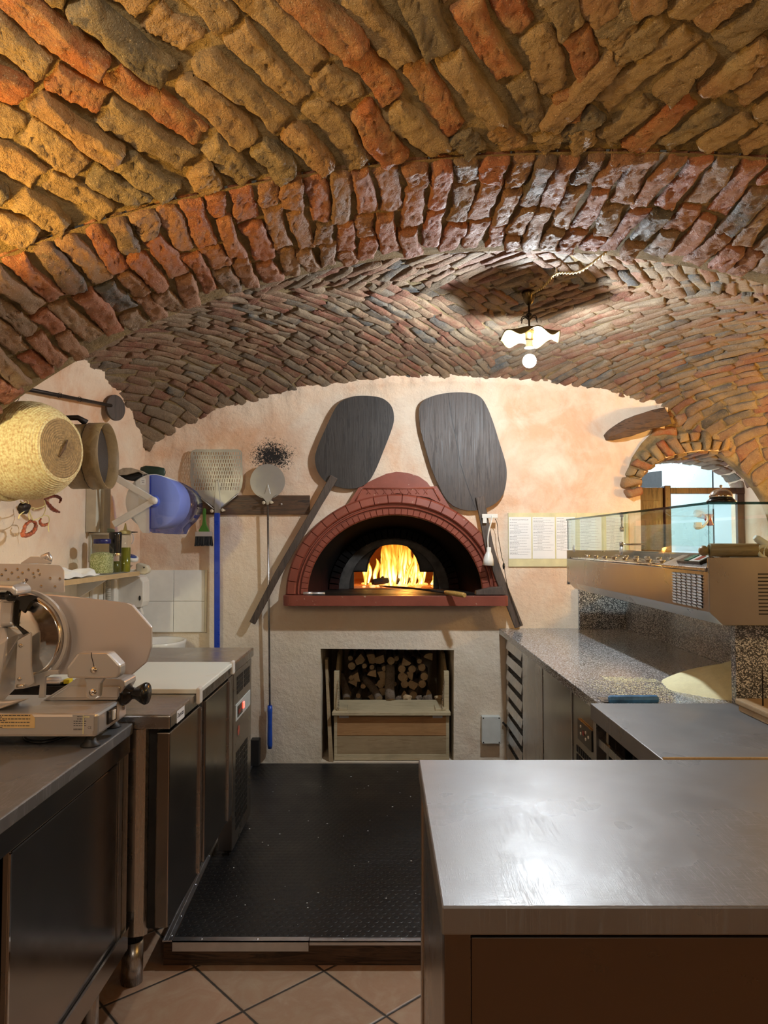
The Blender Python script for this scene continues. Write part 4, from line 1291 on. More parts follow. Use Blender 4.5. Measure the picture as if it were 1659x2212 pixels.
# logs: prototypes then copies
def log_mesh(kind, L=0.36):
    mb = MB()
    if kind == 0: poly = [(math.cos(2*PI*k/12)*0.030*(1+0.06*math.sin(k*2.1)), math.sin(2*PI*k/12)*0.030) for k in range(12)]
    elif kind == 1: poly = [(0.0, -0.03)] + [(0.055*math.cos(0.25+1.35*k/5), -0.03+0.075*math.sin(0.25+1.35*k/5)) for k in range(6)]
    elif kind == 2: poly = [(math.cos(2*PI*k/12)*0.019, math.sin(2*PI*k/12)*0.019*(1+0.08*math.sin(k))) for k in range(12)]
    elif kind == 3: poly = [(-0.045, -0.02), (0.03, -0.032), (0.05, 0.0), (0.02, 0.03), (-0.02, 0.035)]
    else: poly = [(math.cos(2*PI*k/14)*0.040, math.sin(2*PI*k/14)*0.036*(1+0.10*math.sin(k*1.7))) for k in range(14)]
    n = len(poly); S = 6
    vs = []; fs = []
    for j in range(S+1):
        t = j/S
        bx_ = 0.010*math.sin(t*PI*1.3+kind); bz = 0.008*math.cos(t*3+kind*2)
        for (x, z) in poly: vs.append((x*(1-0.06*t)+bx_, t*L, z*(1-0.06*t)+bz))
    for j in range(S):
        for k in range(n):
            k2 = (k+1) % n
            fs.append((j*n+k, j*n+k2, (j+1)*n+k2, (j+1)*n+k))
    mb.add(vs, fs, 0, kind in (0, 2, 4))
    base = 0
    mb.f.append(list(range(n))[::-1]); mb.m.append(1); mb.smooth.append(False)
    mb.f.append([S*n+k for k in range(n)]); mb.m.append(1); mb.smooth.append(False)
    return mb
logs = [log_mesh(k).build('firewood_log', [M['bark'], M['log_end']], origin=(0,0,0)) for k in range(5)]
used = [False]*5
LAB = ['round log with a pale sawn end in the dim stack behind the crate flap', 'split wedge of firewood in the dim stack behind the crate flap', 'thin round stick of firewood in the dim stack behind the crate flap',
       'split five-sided piece of firewood in the dim stack behind the crate flap', 'thick round log in the dim stack behind the crate flap']
GR = ['round logs in the niche', 'split wedges in the niche', 'thin sticks in the niche', 'split pieces in the niche', 'thick logs in the niche']
cells = []
z = 0.42; row = 0
while z < 0.69:
    x = xl+0.075 + (0.03 if row % 2 else 0)
    while x < xr-0.085:
        cells.append((x, z, row)); x += random.uniform(0.058, 0.078)
    z += 0.056; row += 1
def put_log(k, loc, rx, rz, ry):
    if not used[k]: o = logs[k]; used[k] = True
    else: o = logs[k].copy(); COL.objects.link(o)
    o.location = loc; o.rotation_euler = (rx, ry, rz); o.scale = (0.84, 1.0 if loc[1] > 4.78 else 0.62, 0.84)
    tag(o, LAB[k], 'log', GR[k])
for (x, z, row) in cells:
    k = random.choices([0, 1, 2, 3, 4], [4, 3, 4, 3, 1.2])[0]
    put_log(k, (x + random.uniform(-.010, .010), 4.84 + random.uniform(-0.03, 0.03) + row*0.008, z + random.uniform(-.006, .006)), random.uniform(-0.03, 0.03), random.uniform(-0.03, 0.03), random.uniform(0, 6.28))
# a few pieces stood or slumped against the face of the stack
def lean_log(px, py, y, rx, rz, k=0, ry=0.0): put_log(k, tuple(PY(px, py, y)), rx, rz, ry)
for args in ((748, 1512, 4.74, 0.75, 0.3, 0), (818, 1512, 4.72, 0.55, 0.5, 0), (846, 1512, 4.70, 1.15, 0.20, 4)):
    lean_log(*args)
def chunk(px, py, s, lab, mat):
    mb = MB(); c = PY(px, py, 4.735)
    bm = bmesh.new(); bmesh.ops.create_icosphere(bm, subdivisions=2, radius=1)
    vs = []
    for v in bm.verts:
        d = 0.75 + 0.5*mnoise.noise(v.co*1.7 + Vector((px, py, 0)))
        vs.append(c + Vector((v.co.x*s*1.3*d, v.co.y*s*0.8*d, v.co.z*s*d)))
    bm.verts.index_update()
    mb.add(vs, [[v.index for v in f.verts] for f in bm.faces]); bm.free()
    o = mb.build('wood_chunk', mat); tag(o, lab, 'wood chunk', 'splintered chunks on the crate flap')
for i, (px, s) in enumerate(((862, .020), (880, .030), (905, .024), (925, .032), (948, .026), (958, .022))):
    chunk(px, 1508, s, ['small grey splinter of wood behind the flap, beside the leaning pale log', 'broad pale splintered wood chunk just behind the flap, right of centre', 'low grey chunk of bark behind the flap', 'largest broken grey wood chunk behind the right half of the flap', 'orange-brown broken wood chunk beside the right chain of the crate', 'rough wood chunk in the right corner of the crate behind the chain'][i], M['log_end'] if i in (1, 4) else M['bark'])

# ------------------------------------------------------------------ wall tools
def px_outline(pts, y, n=5, smooth=True):
    q = [Vector(p).to_3d() for p in pts]
    if smooth: q = smooth_closed(q, n)
    return [wallxz(p.x, p.y, y) for p in q]
def bar(mb, pts, w, th):
    """flat-sided bar with rectangular section through pts (in a plane of constant y)"""
    pts = [Vector(p) for p in pts]; vs = []; fs = []
    ws = w if isinstance(w, (list, tuple)) else [w]*len(pts)
    for i, p in enumerate(pts):
        d = (pts[min(i+1, len(pts)-1)] - pts[max(i-1, 0)]).normalized()
        s = Vector((d.z, 0, -d.x)).normalized()
        for (a, b) in ((-1, -1), (1, -1), (1, 1), (-1, 1)):
            vs.append(p + s*a*ws[i]/2 + Vector((0, b*th/2, 0)))
    n = len(pts)
    for i in range(n-1):
        for k in range(4):
            k2 = (k+1) % 4
            fs.append((i*4+k, i*4+k2, (i+1)*4+k2, (i+1)*4+k))
    fs.append((0,1,2,3)); fs.append(((n-1)*4+3, (n-1)*4+2, (n-1)*4+1, (n-1)*4))
    mb.add(vs, fs)
YP = YB - 0.045
pe = thing('wooden_peel', 'old charred round-cornered wooden peel hung left of the oven arch, handle pointing down left', 'pizza peel', tuple(PY(767, 955, YP)))
ol = [(756,859),(775,855.5),(800,856),(826,861),(845,877),(851,900),(847,925),(826,980),(810,1018),(796,1040),(778,1052),(755,1056),(728,1051),(703,1040),(687,1020),(681,995),(685,970),(704,925),(723,885),(737,868)]
mb = MB(); mb.prism(px_outline(ol, YP), -0.009, 0.009, MWALL(YP)); mb.build('blade', M['wood_dark'], pe, bevel=0.003)
mb = MB(); a = PY(722, 1030, YP-0.02); b = PY(690, 1085, YP-0.02); c = PY(600, 1240, YP-0.02); d = PY(545, 1346, YP-0.02)
bar(mb, [a, b, c, d], [0.050, 0.042, 0.040, 0.038], 0.022)
mb.build('handle', M['wood_handle'], pe, bevel=0.004)
pe = thing('wooden_peel', 'old dark brown cracked wooden peel hung right of the oven arch, handle pointing down right', 'pizza peel', tuple(PY(1000, 972, YP)))
ol = [(915,866),(935,856),(962,850),(990,848),(1018,850),(1037,858),(1050,876),(1064,910),(1078,955),(1089,990),(1094,1015),(1093,1042),(1087,1066),(1074,1084),(1052,1097),(1025,1103),(1000,1101),(978,1092),(962,1076),(948,1050),(932,1012),(918,965),(908,925),(905,895),(907,878)]
mb = MB(); mb.prism(px_outline(ol, YP), -0.009, 0.009, MWALL(YP)); mb.build('blade', M['wood_brown'], pe, bevel=0.003)
mb = MB(); ck = [PY(x, y, YP-0.0095) for x, y in ((968, 850), (976, 905), (986, 950), (994, 1000), (1008, 1045), (1022, 1085), (1028, 1102))]
bar(mb, ck, [0.003, 0.004, 0.005, 0.004, 0.005, 0.004, 0.003], 0.0012); mb.build('crack', M['soot_black'], pe)
mb = MB(); hd = [PY(x, y, YP-0.022) for x, y in ((1036, 1073), (1047, 1130), (1058, 1185), (1078, 1245), (1100, 1300), (1121, 1354))]
bar(mb, smooth_open(hd, 4), 0.052, 0.024)
mb.build('handle', M['wood_handle'], pe, bevel=0.004)

# hook board
hb_ = thing('hook_board', 'dark burnt plank with peg hooks screwed to the plaster left of the oven', 'hook board', tuple(PY(548, 1091, YB)))
x0_, z1_ = wallxz(426, 1070, YB-0.02); x1_, z0_ = wallxz(669, 1111, YB-0.02)
mb = MB(); mb.box((x0_, YB-0.026, z0_), (x1_, YB-0.001, z1_), bev=0.003); mb.build('plank', M['wood_board'], hb_)
M['peg'] = simple('cream_peg', (0.52, 0.46, 0.34), 0.5, 0, 0.1)
for (px, py) in ((458, 1104), (481, 1102), (570, 1086), (586, 1085)):
    p = PY(px, py, YB-0.07); mb = MB()
    mb.lathe([(0, -0.012), (0.010, -0.012), (0.011, -0.006), (0.007, 0.0), (0.007, 0.045)], p, (0, 1, 0), 14); mb.build('peg', M['peg'], hb_)
p = PY(608, 1089, YB-0.035); mb = MB(); mb.lathe([(0, -0.004), (0.006, -0.003), (0.006, 0.0), (0.002, 0.001), (0.002, 0.01)], p, (0,1,0), 12); mb.build('nail', M['alu'], hb_)

# perforated aluminium peel
YQ = YB - 0.055
pp = thing('perforated_peel', 'square perforated aluminium peel with a long blue handle hung on the hook board', 'pizza peel', tuple(PY(468, 1030, YQ)))
def sc4(x, y): return (380 + x*0.2411, 820 + y*0.2411)
ol = [sc4(*p) for p in ((178,625),(555,625),(580,635),(592,655),(600,900),(592,960),(572,1005),(560,1022),(405,1145),(345,1145),(190,1030),(160,1000),(135,950),(128,880),(132,665),(145,637))]
hole = [sc4(*p) for p in ((150,640),(580,640),(580,880),(565,990),(165,990),(150,880))]
mb = MB()
mb.prism([wallxz(*p, YQ) for p in ol], -0.001, 0.001, MWALL(YQ), holes=[[wallxz(*p, YQ) for p in hole]])
# slotted field: bars between staggered slots
def fieldx(y):  # half-open field limits in zoom units
    if y < 880: return 150, 580
    t = (y-880)/110; return 150+15*t, 580-15*t
y = 640.0; r = 0
while y < 990:
    ya, yb_ = y, min(y+8, 990)
    xa, xb = fieldx(y)
    a = wallxz(*sc4(xa, ya), YQ); b = wallxz(*sc4(xb, yb_), YQ)
    mb.box((a[0], YQ-0.001, b[1]), (b[0], YQ+0.001, a[1]))
    ya, yb_ = y+8, min(y+35, 990)
    if ya >= 990: break
    xa, xb = fieldx(ya+13)
    x = xa; s = xa + 6 + (11 if r % 2 else 0)
    z1_ = wallxz(*sc4(0, ya), YQ)[1]; z0_ = wallxz(*sc4(0, yb_), YQ)[1]
    while s < xb:
        s_end = s + 9
        if ya > 900 and 338 < s < 398: s += 22; continue
        xx0 = wallxz(*sc4(x, 800), YQ)[0]; xx1 = wallxz(*sc4(s, 800), YQ)[0]
        mb.box((xx0, YQ-0.001, z0_), (xx1, YQ+0.001, z1_))
        x = s_end; s += 22
    xx0 = wallxz(*sc4(x, 800), YQ)[0]; xx1 = wallxz(*sc4(xb, 800), YQ)[0]
    if xx1 > xx0: mb.box((xx0, YQ-0.001, z0_), (xx1, YQ+0.001, z1_))
    y += 35; r += 1
mb.build('blade', M['steel_disc'], pp, recalc=False)
mb = MB()
c = PY(469, 1098, YQ-0.006)
mb.prism([wallxz(*sc4(*p), YQ) for p in ((357,905),(378,905),(405,1130),(400,1200),(370,1212),(350,1200),(345,1130))], -0.012, -0.001, MWALL(YQ))
mb.build('socket', M['steel_disc'], pp, bevel=0.003)
for (pa_, pb_) in (((192,1032),(340,1160)), ((558,1024),(410,1150))):
    mb = MB(); a = wallxz(*sc4(*pa_), YQ); b = wallxz(*sc4(*pb_), YQ)
    mb.tube([(a[0], YQ-0.005, a[1]), (b[0], YQ-0.008, b[1])], 0.0045, 8); mb.build('brace', M['steel_disc'], pp)
mb = MB(); a = PY(469, 1108, YQ-0.008); b = PY(469, 1560, YQ-0.008)
bar(mb, [a, b], 0.033, 0.022); mb.build('handle', M['blue_paint'], pp, bevel=0.004)
# small round turning peel
tp2 = thing('turning_peel', 'small round steel peel below the soot patch, thin rod with a blue grip', 'pizza peel', tuple(PY(578, 1040, YQ)))
c = PY(578, 1040, YQ)
mb = MB(); mb.prism([(c.x + 0.107*math.cos(2*PI*k/40), c.z + 0.107*math.sin(2*PI*k/40)) for k in range(40)], -0.001, 0.001, MWALL(YQ)); mb.build('blade', M['steel_disc'] if 'steel_disc' in M else M['alu'], tp2)
mb = MB()
st = [sc4(*p) for p in ((825,930),(850,1025),(905,1032),(868,1060),(845,1095),(832,1130),(815,1130),(808,1095),(780,1060),(740,1035),(795,1025))]
mb.prism([wallxz(*p, YQ) for p in st], -0.008, -0.001, MWALL(YQ)); mb.build('socket', M['steel_disc'], tp2, bevel=0.002)
mb = MB(); a = PY(578.5, 1090, YQ-0.005); b = PY(583, 1530, YQ+0.012); mb.tube([a, b], 0.0065, 10); mb.build('rod', M['steel'], tp2)
mb = MB(); g = [PY(583, y, YQ+0.012) for y in (1524, 1535, 1560, 1590, 1608, 1617)]
mb.tube(g, [0.014, 0.0155, 0.0135, 0.015, 0.0155, 0.012], 12); mb.build('grip', M['blue_grip'], tp2)
# brush
bs = thing('pastry_brush', 'flat brush with a green handle and dark bristles hanging from the plank', 'brush', tuple(PY(440, 1140, YQ)))
mb = MB(); hp = [sc4(*p) for p in ((256,1150),(268,1158),(272,1185),(268,1250),(275,1300),(300,1350),(300,1368),(205,1368),(205,1350),(235,1300),(242,1250),(240,1185),(244,1158))]
mb.prism([wallxz(*p, YQ) for p in hp], -0.007, 0.007, MWALL(YQ)); mb.build('handle', simple('green_plastic_handle', (0.06, 0.18, 0.02), 0.35, 0, 0.12), bs, bevel=0.004)
mb = MB(); a = wallxz(*sc4(175, 1362), YQ); b = wallxz(*sc4(325, 1405), YQ); mb.box((a[0], YQ-0.011, b[1]), (b[0], YQ+0.011, a[1]), bev=0.002); mb.build('ferrule', M['alu'], bs)
mb = MB()
for i in range(260):
    x = random.uniform(a[0]+0.002, b[0]-0.002); yy = random.uniform(YQ-0.009, YQ+0.009); zb_ = wallxz(*sc4(0, 1488), YQ)[1] + random.uniform(-0.003, 0.006)
    mb.tube([(x, yy, b[1]+0.002), (x + random.gauss((x-(a[0]+b[0])/2)*0.12, 0.002), yy*1 + random.gauss(0, .002), zb_)], 0.0012, 4, smooth=False)
o = mb.build('bristles', M['black_rubber'], bs, recalc=False); o['kind'] = 'stuff'

# clip lamp on the right peel handle
YC = YP - 0.05
cl = thing('clip_lamp', 'small white LED clip lamp on a gooseneck clipped to the right peel handle', 'lamp', tuple(PY(1058, 1120, YC)))
def sc5(x, y): return (600 + x*0.3195, 980 + y*0.3195)
mb = MB(); a = wallxz(*sc5(1380, 408), YC); b = wallxz(*sc5(1486, 435), YC); mb.box((a[0], YC-0.008, b[1]), (b[0], YC+0.012, a[1]), bev=0.002)
a = wallxz(*sc5(1385, 430), YC); b = wallxz(*sc5(1412, 470), YC); mb.box((a[0], YC-0.008, b[1]), (b[0], YC+0.012, a[1]), bev=0.002)
mb.build('clip', M['white_plastic'], cl)
mb = MB(); g = [PY(*sc5(*p), YC-0.015) for p in ((1448, 418), (1446, 450), (1428, 520), (1420, 580), (1422, 636))]
mb.tube(smooth_open(g, 6), 0.0045, 8); mb.build('gooseneck', M['white_plastic'], cl)
mb = MB(); p = PY(*sc5(1428, 632), YC-0.015)
mb.lathe([(0.008, 0.0), (0.013, -0.002), (0.014, -0.026), (0.016, -0.032), (0.024, -0.048), (0.031, -0.075), (0.034, -0.110), (0.032, -0.110), (0.028, -0.075), (0.0, -0.055)], p, (0.05, 0, 1), 20); mb.build('lamp_head', M['white_plastic'], cl)
mb = MB(); g = [PY(*sc5(*p), YC) for p in ((1470, 440), (1485, 480), (1490, 560), (1505, 640), (1515, 700), (1528, 745), (1540, 830), (1560, 920), (1600, 1040), (1640, 1160))]
mb.tube(smooth_open(g, 5), 0.0022, 6); mb.build('cable', M['black_plastic'], cl)
mb = MB(); mb.sphere(PY(*sc5(1528, 760), YC), 0.011, 14, sc=(0.7, 0.8, 1.9)); mb.build('cable_switch', M['black_plastic'], cl)

# menu sheets taped to the wall
ps = thing('menu_board', 'row of printed white menu sheets framed with yellowed tape right of the oven', 'notice', tuple(PY(1220, 1165, YB)))
x0_, z1_ = wallxz(1097, 1108, YB); x1_, z0_ = wallxz(1357, 1224, YB)
mb = MB(); mb.box((x0_, YB-0.012, z0_), (x1_, YB-0.001, z1_), bev=0.001); mb.build('backing', M['yellow_tape'], ps)
cols = [(1099, 1148), (1150, 1199), (1201, 1243), (1252, 1300), (1308, 1348)]
for ci, (ca, cb_) in enumerate(cols):
    xa, za = wallxz(ca, 1117, YB-0.013); xb, zb_ = wallxz(cb_, 1207, YB-0.013)
    mb = MB(); mb.box((xa, YB-0.0140, zb_), (xb, YB-0.0125, za)); sh = mb.build('menu_sheet', M['paper'], ps)
    mk = MB(); w = xb-xa; nl = 24; hh = za-zb_
    for i in range(nl):
        z = za - hh*(0.14 if ci == 0 else 0.04) - (hh*0.80)*i/nl
        head = (i % 2 == 0)
        x = xa + w*(0.04 if head else random.choice((0.04, 0.22)))
        end = xa + w*random.uniform(0.35, 0.55) if head else xa + w*random.uniform(0.75, 0.96)
        while x < end:
            l = random.uniform(0.004, 0.014); l = min(l, end-x)
            mk.quad((x, YB-0.01425, z), (x+l, YB-0.01425, z), (x+l, YB-0.01425, z+(0.0024 if head else 0.0017)), (x, YB-0.01425, z+(0.0024 if head else 0.0017)))
            x += l + 0.002
    pr = mk.build('printed_lines', M['ink_grey'], sh, recalc=False)
    if ci == 0:
        text_obj('PIZZE DAI GUSTI PARTICOLARI', 0.0072, (xa+w*0.14, YB-0.0143, za-hh*0.075), Matrix(((1,0,0),(0,0,-1),(0,1,0))), M['ink'], sh, 'sheet_title', extrude=0)
        mk = MB(); mk.lathe([(0.0022, 0), (0.0036, 0)], (xa+w*0.07, YB-0.0143, za-hh*0.062), (0,1,0), 16); mk.build('crest', M['ink_grey'], sh)
for ca in (1244, 1301, 1349):
    xa, za = wallxz(ca, 1109, YB); xb, zb_ = wallxz(ca+8, 1222, YB)
    mb = MB(); mb.box((xa, YB-0.0150, zb_), (xb, YB-0.0128, za)); mb.build('tape_strip', M['yellow_tape'], ps)

# junction box
jb = thing('junction_box', 'pale grey electrical junction box low on the plaster wall right of the wood niche', 'junction box', tuple(PY(1061, 1577, YB)))
x0_, z1_ = wallxz(1041, 1548, YB-0.05); x1_, z0_ = wallxz(1081, 1606, YB-0.05)
mb = MB(); mb.box((x0_, YB-0.042, z0_), (x1_, YB-0.001, z1_), bev=0.004); mb.build('housing', M['grey_plastic'], jb)
mb = MB(); mb.box((x0_-0.001, YB-0.056, z0_-0.001), (x1_+0.001, YB-0.043, z1_+0.001), bev=0.003); lid = mb.build('lid', M['grey_plastic'], jb)
for x in (x0_+0.008, x1_-0.008):
    for z in (z0_+0.008, z1_-0.008):
        mb = MB(); mb.lathe([(0, -0.002), (0.004, -0.0015), (0.004, 0.002)], (x, YB-0.0565, z), (0,1,0), 10); mb.build('screw', M['black_plastic'], lid)
mb = MB(); p = PY(1086, 1560, YB-0.02); mb.tube([p, p+Vector((0.025, 0, -0.03)), p+Vector((0.03, 0.01, -0.16)), p+Vector((0.04, 0.01, -0.24))], 0.006, 8); mb.build('cable', M['black_plastic'], jb)

# black upstand in the corner and tiles, sink
mb = MB(); a = PY(542, 1597, 4.42); b = PY(560, 1640, 4.42); mb.box((a.x, 4.40, PZT+0.001), (b.x, 4.464, a.z), bev=0.002)
o = mb.build('corner_guard', M['black_rubber']); tag(o, 'short black guard strip standing in the corner beside the fridge counter', 'guard strip')
mb = MB()
x2, _ = wallxz(443, 1300, YB); T_ = 0.191
zt_ = wallxz(400, 1231, YB)[1]
x = x2
for i in range(3):
    for j in range(2):
        xa = x2 - T_*(i+1) + 0.001; xb = x2 - T_*i - 0.001
        xa = max(xa, XL+0.002)
        if xb-xa < 0.01: continue
        mb.box((xa, YB-0.012, zt_-T_*(j+1)+0.001), (xb, YB-0.001, zt_-T_*j-0.001), bev=0.0015)
mb.box((x2+0.0005, YB-0.014, zt_-2*T_), (x2+0.013, YB-0.001, zt_), mi=1)
o = mb.build('trim_4', [M['ceramic_tile'] if 'ceramic_tile' in M else M['ceramic'], M['cream_plastic']], origin=(0,0,0)); tag(o, kind='structure'); o['label'] = 'white square tiles over the sink'
sk = thing('wash_basin', 'white ceramic wash basin in the corner behind the fridge counter', 'sink', (-1.335, 4.28, 0.0))
mb = MB()
def bwave(rr, h, t): return rr, h
cx, cy = -1.335, 4.27
prof = [(0.05, 0.66), (0.12, 0.68), (0.165, 0.76), (0.175, 0.835), (0.178, 0.850), (0.160, 0.850), (0.150, 0.835), (0.11, 0.76), (0.03, 0.735), (0.0, 0.735)]
vs = []; fs = []; n = 36
for (r, z) in prof:
    for k in range(n):
        t = 2*PI*k/n; vs.append((cx + r*math.cos(t)*0.95, cy + r*math.sin(t)*1.05, z))
for i in range(len(prof)-1):
    for k in range(n):
        k2 = (k+1) % n; fs.append((i*n+k, (i+1)*n+k, (i+1)*n+k2, i*n+k2))
mb.add(vs, fs, 0, True); mb.build('basin', M['ceramic'], sk)
mb = MB(); mb.lathe([(0.09, 0.0), (0.075, 0.05), (0.06, 0.5), (0.07, 0.68)], (cx, cy+0.02, 0), (0,0,1), 20); mb.build('pedestal', M['ceramic'], sk)

# ------------------------------------------------------------------ pendant lamp
pd = thing('pendant_lamp', 'pendant lamp with a wavy cream glass shade and lit bulb hanging from the far vault', 'lamp', (BULB.x, BULB.y, 2.57))
bx0, by0 = BULB.x, BULB.y
zc_ = PY(1147, 636, by0).z
mb = MB(); mb.lathe([(0.0, 0.016), (0.030, 0.016), (0.034, 0.012), (0.033, 0.0), (0.028, -0.012), (0.022, -0.034), (0.012, -0.046), (0.006, -0.050), (0.0, -0.050)], (bx0, by0, zc_-0.002), (0,0,1), 28); mb.build('canopy', simple('aged_bronze', (0.12, 0.09, 0.045), 0.3, 1.0, 0.3), pd)
zs = PY(1147, 716, by0).z
mb = MB(); mb.tube([(bx0, by0, zc_-0.045), (bx0, by0, zs+0.012)], 0.0045, 10); mb.lathe([(0.004, -0.012), (0.012, -0.006), (0.014, 0.0), (0.012, 0.006), (0.004, 0.012)], (bx0, by0, zs+0.075), (0,0,1), 14)
mb.build('stem', M['black_iron'], pd)
mb = MB()
for k in range(6):
    t = 2*PI*k/6+0.3; dx, dy = math.cos(t), math.sin(t)
    z0 = zs+0.055
    mb.tube(smooth_open([(bx0+dx*0.005, by0+dy*0.005, z0), (bx0+dx*0.018, by0+dy*0.018, z0+0.012), (bx0+dx*0.034, by0+dy*0.034, z0+0.010), (bx0+dx*0.042, by0+dy*0.042, z0-0.010)], 4), 0.0022, 6)
mb.build('leaf_ornament', M['black_iron'], pd)
def wv(r, h, t):
    k = min(1, max(0, (r-0.04)/0.1))
    return r*(1+0.03*k*math.cos(6*t)), h + 0.016*k*k*math.cos(6*t+0.5)
mb = MB(); mb.lathe([(0.012, 0.020), (0.040, 0.014), (0.075, 0.0), (0.105, -0.014), (0.125, -0.024), (0.138, -0.028), (0.1385, -0.032), (0.125, -0.0285), (0.105, -0.019), (0.075, -0.005), (0.040, 0.009), (0.012, 0.014)], (bx0, by0, zs), (0,0,1), 72, wave=wv)
def mat_opal():
    t = NT('cream_opal_glass')
    t.setp((0.20, 0.150, 0.065), 0.5)
    t.b.inputs['Transmission Weight'].default_value = 0.0
    t.b.inputs['Subsurface Weight'].default_value = 0.0
    dif = t.n.new('ShaderNodeBsdfTranslucent'); dif.inputs[0].default_value = (0.10, 0.075, 0.03, 1)
    mx = t.n.new('ShaderNodeMixShader'); mx.inputs[0].default_value = 0.12
    t.link(t.b.outputs[0], mx.inputs[1]); t.link(dif.outputs[0], mx.inputs[2]); t.link(mx.outputs[0], t.out.inputs['Surface'])
    return t.mat
mb.build('lamp_shade', mat_opal(), pd)
mb = MB(); mb.lathe([(0.0, 0.010), (0.022, 0.008), (0.022, -0.004), (0.018, -0.006), (0.018, -0.036), (0.0, -0.036)], (bx0, by0, zs-0.004), (0,0,1), 20); mb.build('socket', simple('brass_socket', (0.55, 0.36, 0.14), 0.35, 0.9, 0.1), pd)
mb = MB(); mb.lathe([(0.014, -0.036), (0.0155, -0.060), (0.022, -0.072)], (bx0, by0, zs-0.004), (0,0,1), 20); mb.build('bulb_neck', M['white_plastic'], pd)
mb = MB(); mb.sphere((bx0, by0, BULB.z), 0.0305, 24, sc=(1, 1, 1)); mb.build('bulb', M['bulb'], pd)
# twisted cord swagged from a hook to the arch
cd = thing('twisted_flex', 'twisted golden flex running from the lamp canopy by a white hook to the brick arch', 'cord', tuple(PY(1202, 590, 2.95)))
A_ = Vector((bx0+0.005, by0-0.02, zc_-0.004)); Bp = PY(1202, 592, 2.93); Cp = PY(1310, 532, 2.50); Cp.z -= 0.02
Bp.z = min(Bp.z, float(h_far(np.array(Bp.x), np.array(Bp.y)))-0.03)
m1 = A_.lerp(Bp, 0.5) - Vector((0, 0, 0.012)); m2 = Bp.lerp(Cp, 0.5) - Vector((0, 0, 0.030))
path = smooth_open([A_, m1, Bp, m2, Cp], 26)
M['gold_cord'] = simple('golden_silk_flex', (0.52, 0.40, 0.16), 0.5, 0.2, 0.15)
mb = MB()
for s in (0, PI):
    pts = []
    for i, p in enumerate(path):
        d = (path[min(i+1, len(path)-1)] - path[max(i-1, 0)]).normalized(); a, b = mb.frame(p, d)
        t = i*0.9 + s; pts.append(p + a*math.cos(t)*0.0032 + b*math.sin(t)*0.0032)
    mb.tube(pts, 0.0030, 6)
mb.build('flex', M['gold_cord'], cd)
mb = MB(); mb.tube([Bp + Vector((0, 0, 0.035)), Bp + Vector((0, 0, 0.008))], 0.004, 8); mb.lathe([(0.007, -0.004), (0.010, 0.0), (0.007, 0.004)], Bp, (0.6, 0.3, 0.6), 12); mb.build('hook', M['white_plastic'], cd)
# ================================================================== LEFT SIDE
HC = 0.906
# ------------------------------------------------------------------ fridge counter
XF = -0.645
fc_ = thing('fridge_counter', 'low stainless two-door fridge counter along the left, a white cutting board on it', 'fridge counter', (-1.0, 2.9, 0.0))
mb = MB(); mb.box((-1.345, 2.235, 0.25), (XF-0.070, 3.57, 0.86)); mb.build('body', M['steel_dark'], fc_, bevel=0.003)
mb = MB(); mb.box((-1.355, 2.205, HC-0.043), (XF, 3.605, HC), bev=0.006); mb.build('worktop', M['steel'], fc_)
# convex near end column and gasket
mb = MB()
pl_ = [(-0.86, 2.235), (-0.845, 2.222), (-0.80, 2.214), (-0.75, 2.214), (-0.724, 2.222), (-0.716, 2.235)]
mb.prism(pl_, 0.245, 0.860, basis((1,0,0), (0,1,0), (0,0,1))); mb.build('end_column', M['steel'], fc_)
mb = MB(); mb.box((XF-0.071, 2.232, 0.262), (XF-0.045, 3.10, 0.856)); mb.build('door_gasket', M['black_rubber'], fc_)
for (ya, yb_) in ((2.222, 2.590), (2.665, 3.060)):
    mb = MB(); mb.box((XF-0.047, ya, 0.268), (XF-0.006, yb_, 0.850), bev=0.004); d = mb.build('door', M['steel_dark'], fc_)
    mb = MB(); mb.box((XF-0.008, yb_-0.020, 0.272), (XF+0.001, yb_-0.012, 0.846), bev=0.002); mb.build('edge_grip', M['steel'], d)
mb = MB(); mb.box((XF-0.046, 2.594, 0.262), (XF-0.016, 2.612, 0.852)); mb.box((XF-0.046, 2.644, 0.262), (XF-0.016, 2.661, 0.852)); mb.box((XF-0.060, 2.60, 0.262), (XF-0.030, 2.66, 0.852)); mb.build('centre_post', M['steel'], fc_)
mb = MB(); mb.box((XF-0.046, 3.064, 0.255), (XF-0.010, 3.160, 0.852), bev=0.002); mb.build('side_post', M['steel'], fc_)
mb = MB(); mb.box((XF-0.070, 3.164, 0.10), (XF-0.008, 3.585, 0.856), bev=0.003); cu_ = mb.build('machine_panel', M['steel_case'], fc_)
def slots(parent, name, x, y0, y1, z0, z1, ny, nz, mat, gap=0.22, sx=1, ncol_shift=False):
    mb = MB(); dy = (y1-y0)/ny; dz = (z1-z0)/nz
    for i in range(ny):
        for j in range(nz):
            mb.box((x, y0+dy*(i+gap/2), z0+dz*(j+gap/2)), (x+0.0015*sx, y0+dy*(i+1-gap/2), z0+dz*(j+1-gap/2)))
    return mb.build(name, mat, parent)
M['vent_dark'] = simple('dark_vent_opening', (0.02, 0.018, 0.016), 0.5, 0.3, 0.2)
slots(cu_, 'upper_vent', XF-0.008, 3.22, 3.55, 0.75, 0.83, 2, 4, M['vent_dark'], 0.18)
slots(cu_, 'lower_vent', XF-0.008, 3.22, 3.50, 0.16, 0.50, 3, 12, M['vent_dark'], 0.18)
mb = MB(); mb.box((XF-0.008, 3.20, 0.640), (XF-0.004, 3.54, 0.712), bev=0.001); cp = mb.build('control_panel', M['grey_plastic'], cu_)
mb = MB(); mb.box((XF-0.004, 3.23, 0.652), (XF-0.002, 3.34, 0.700)); mb.build('display', M['black_plastic'], cp)
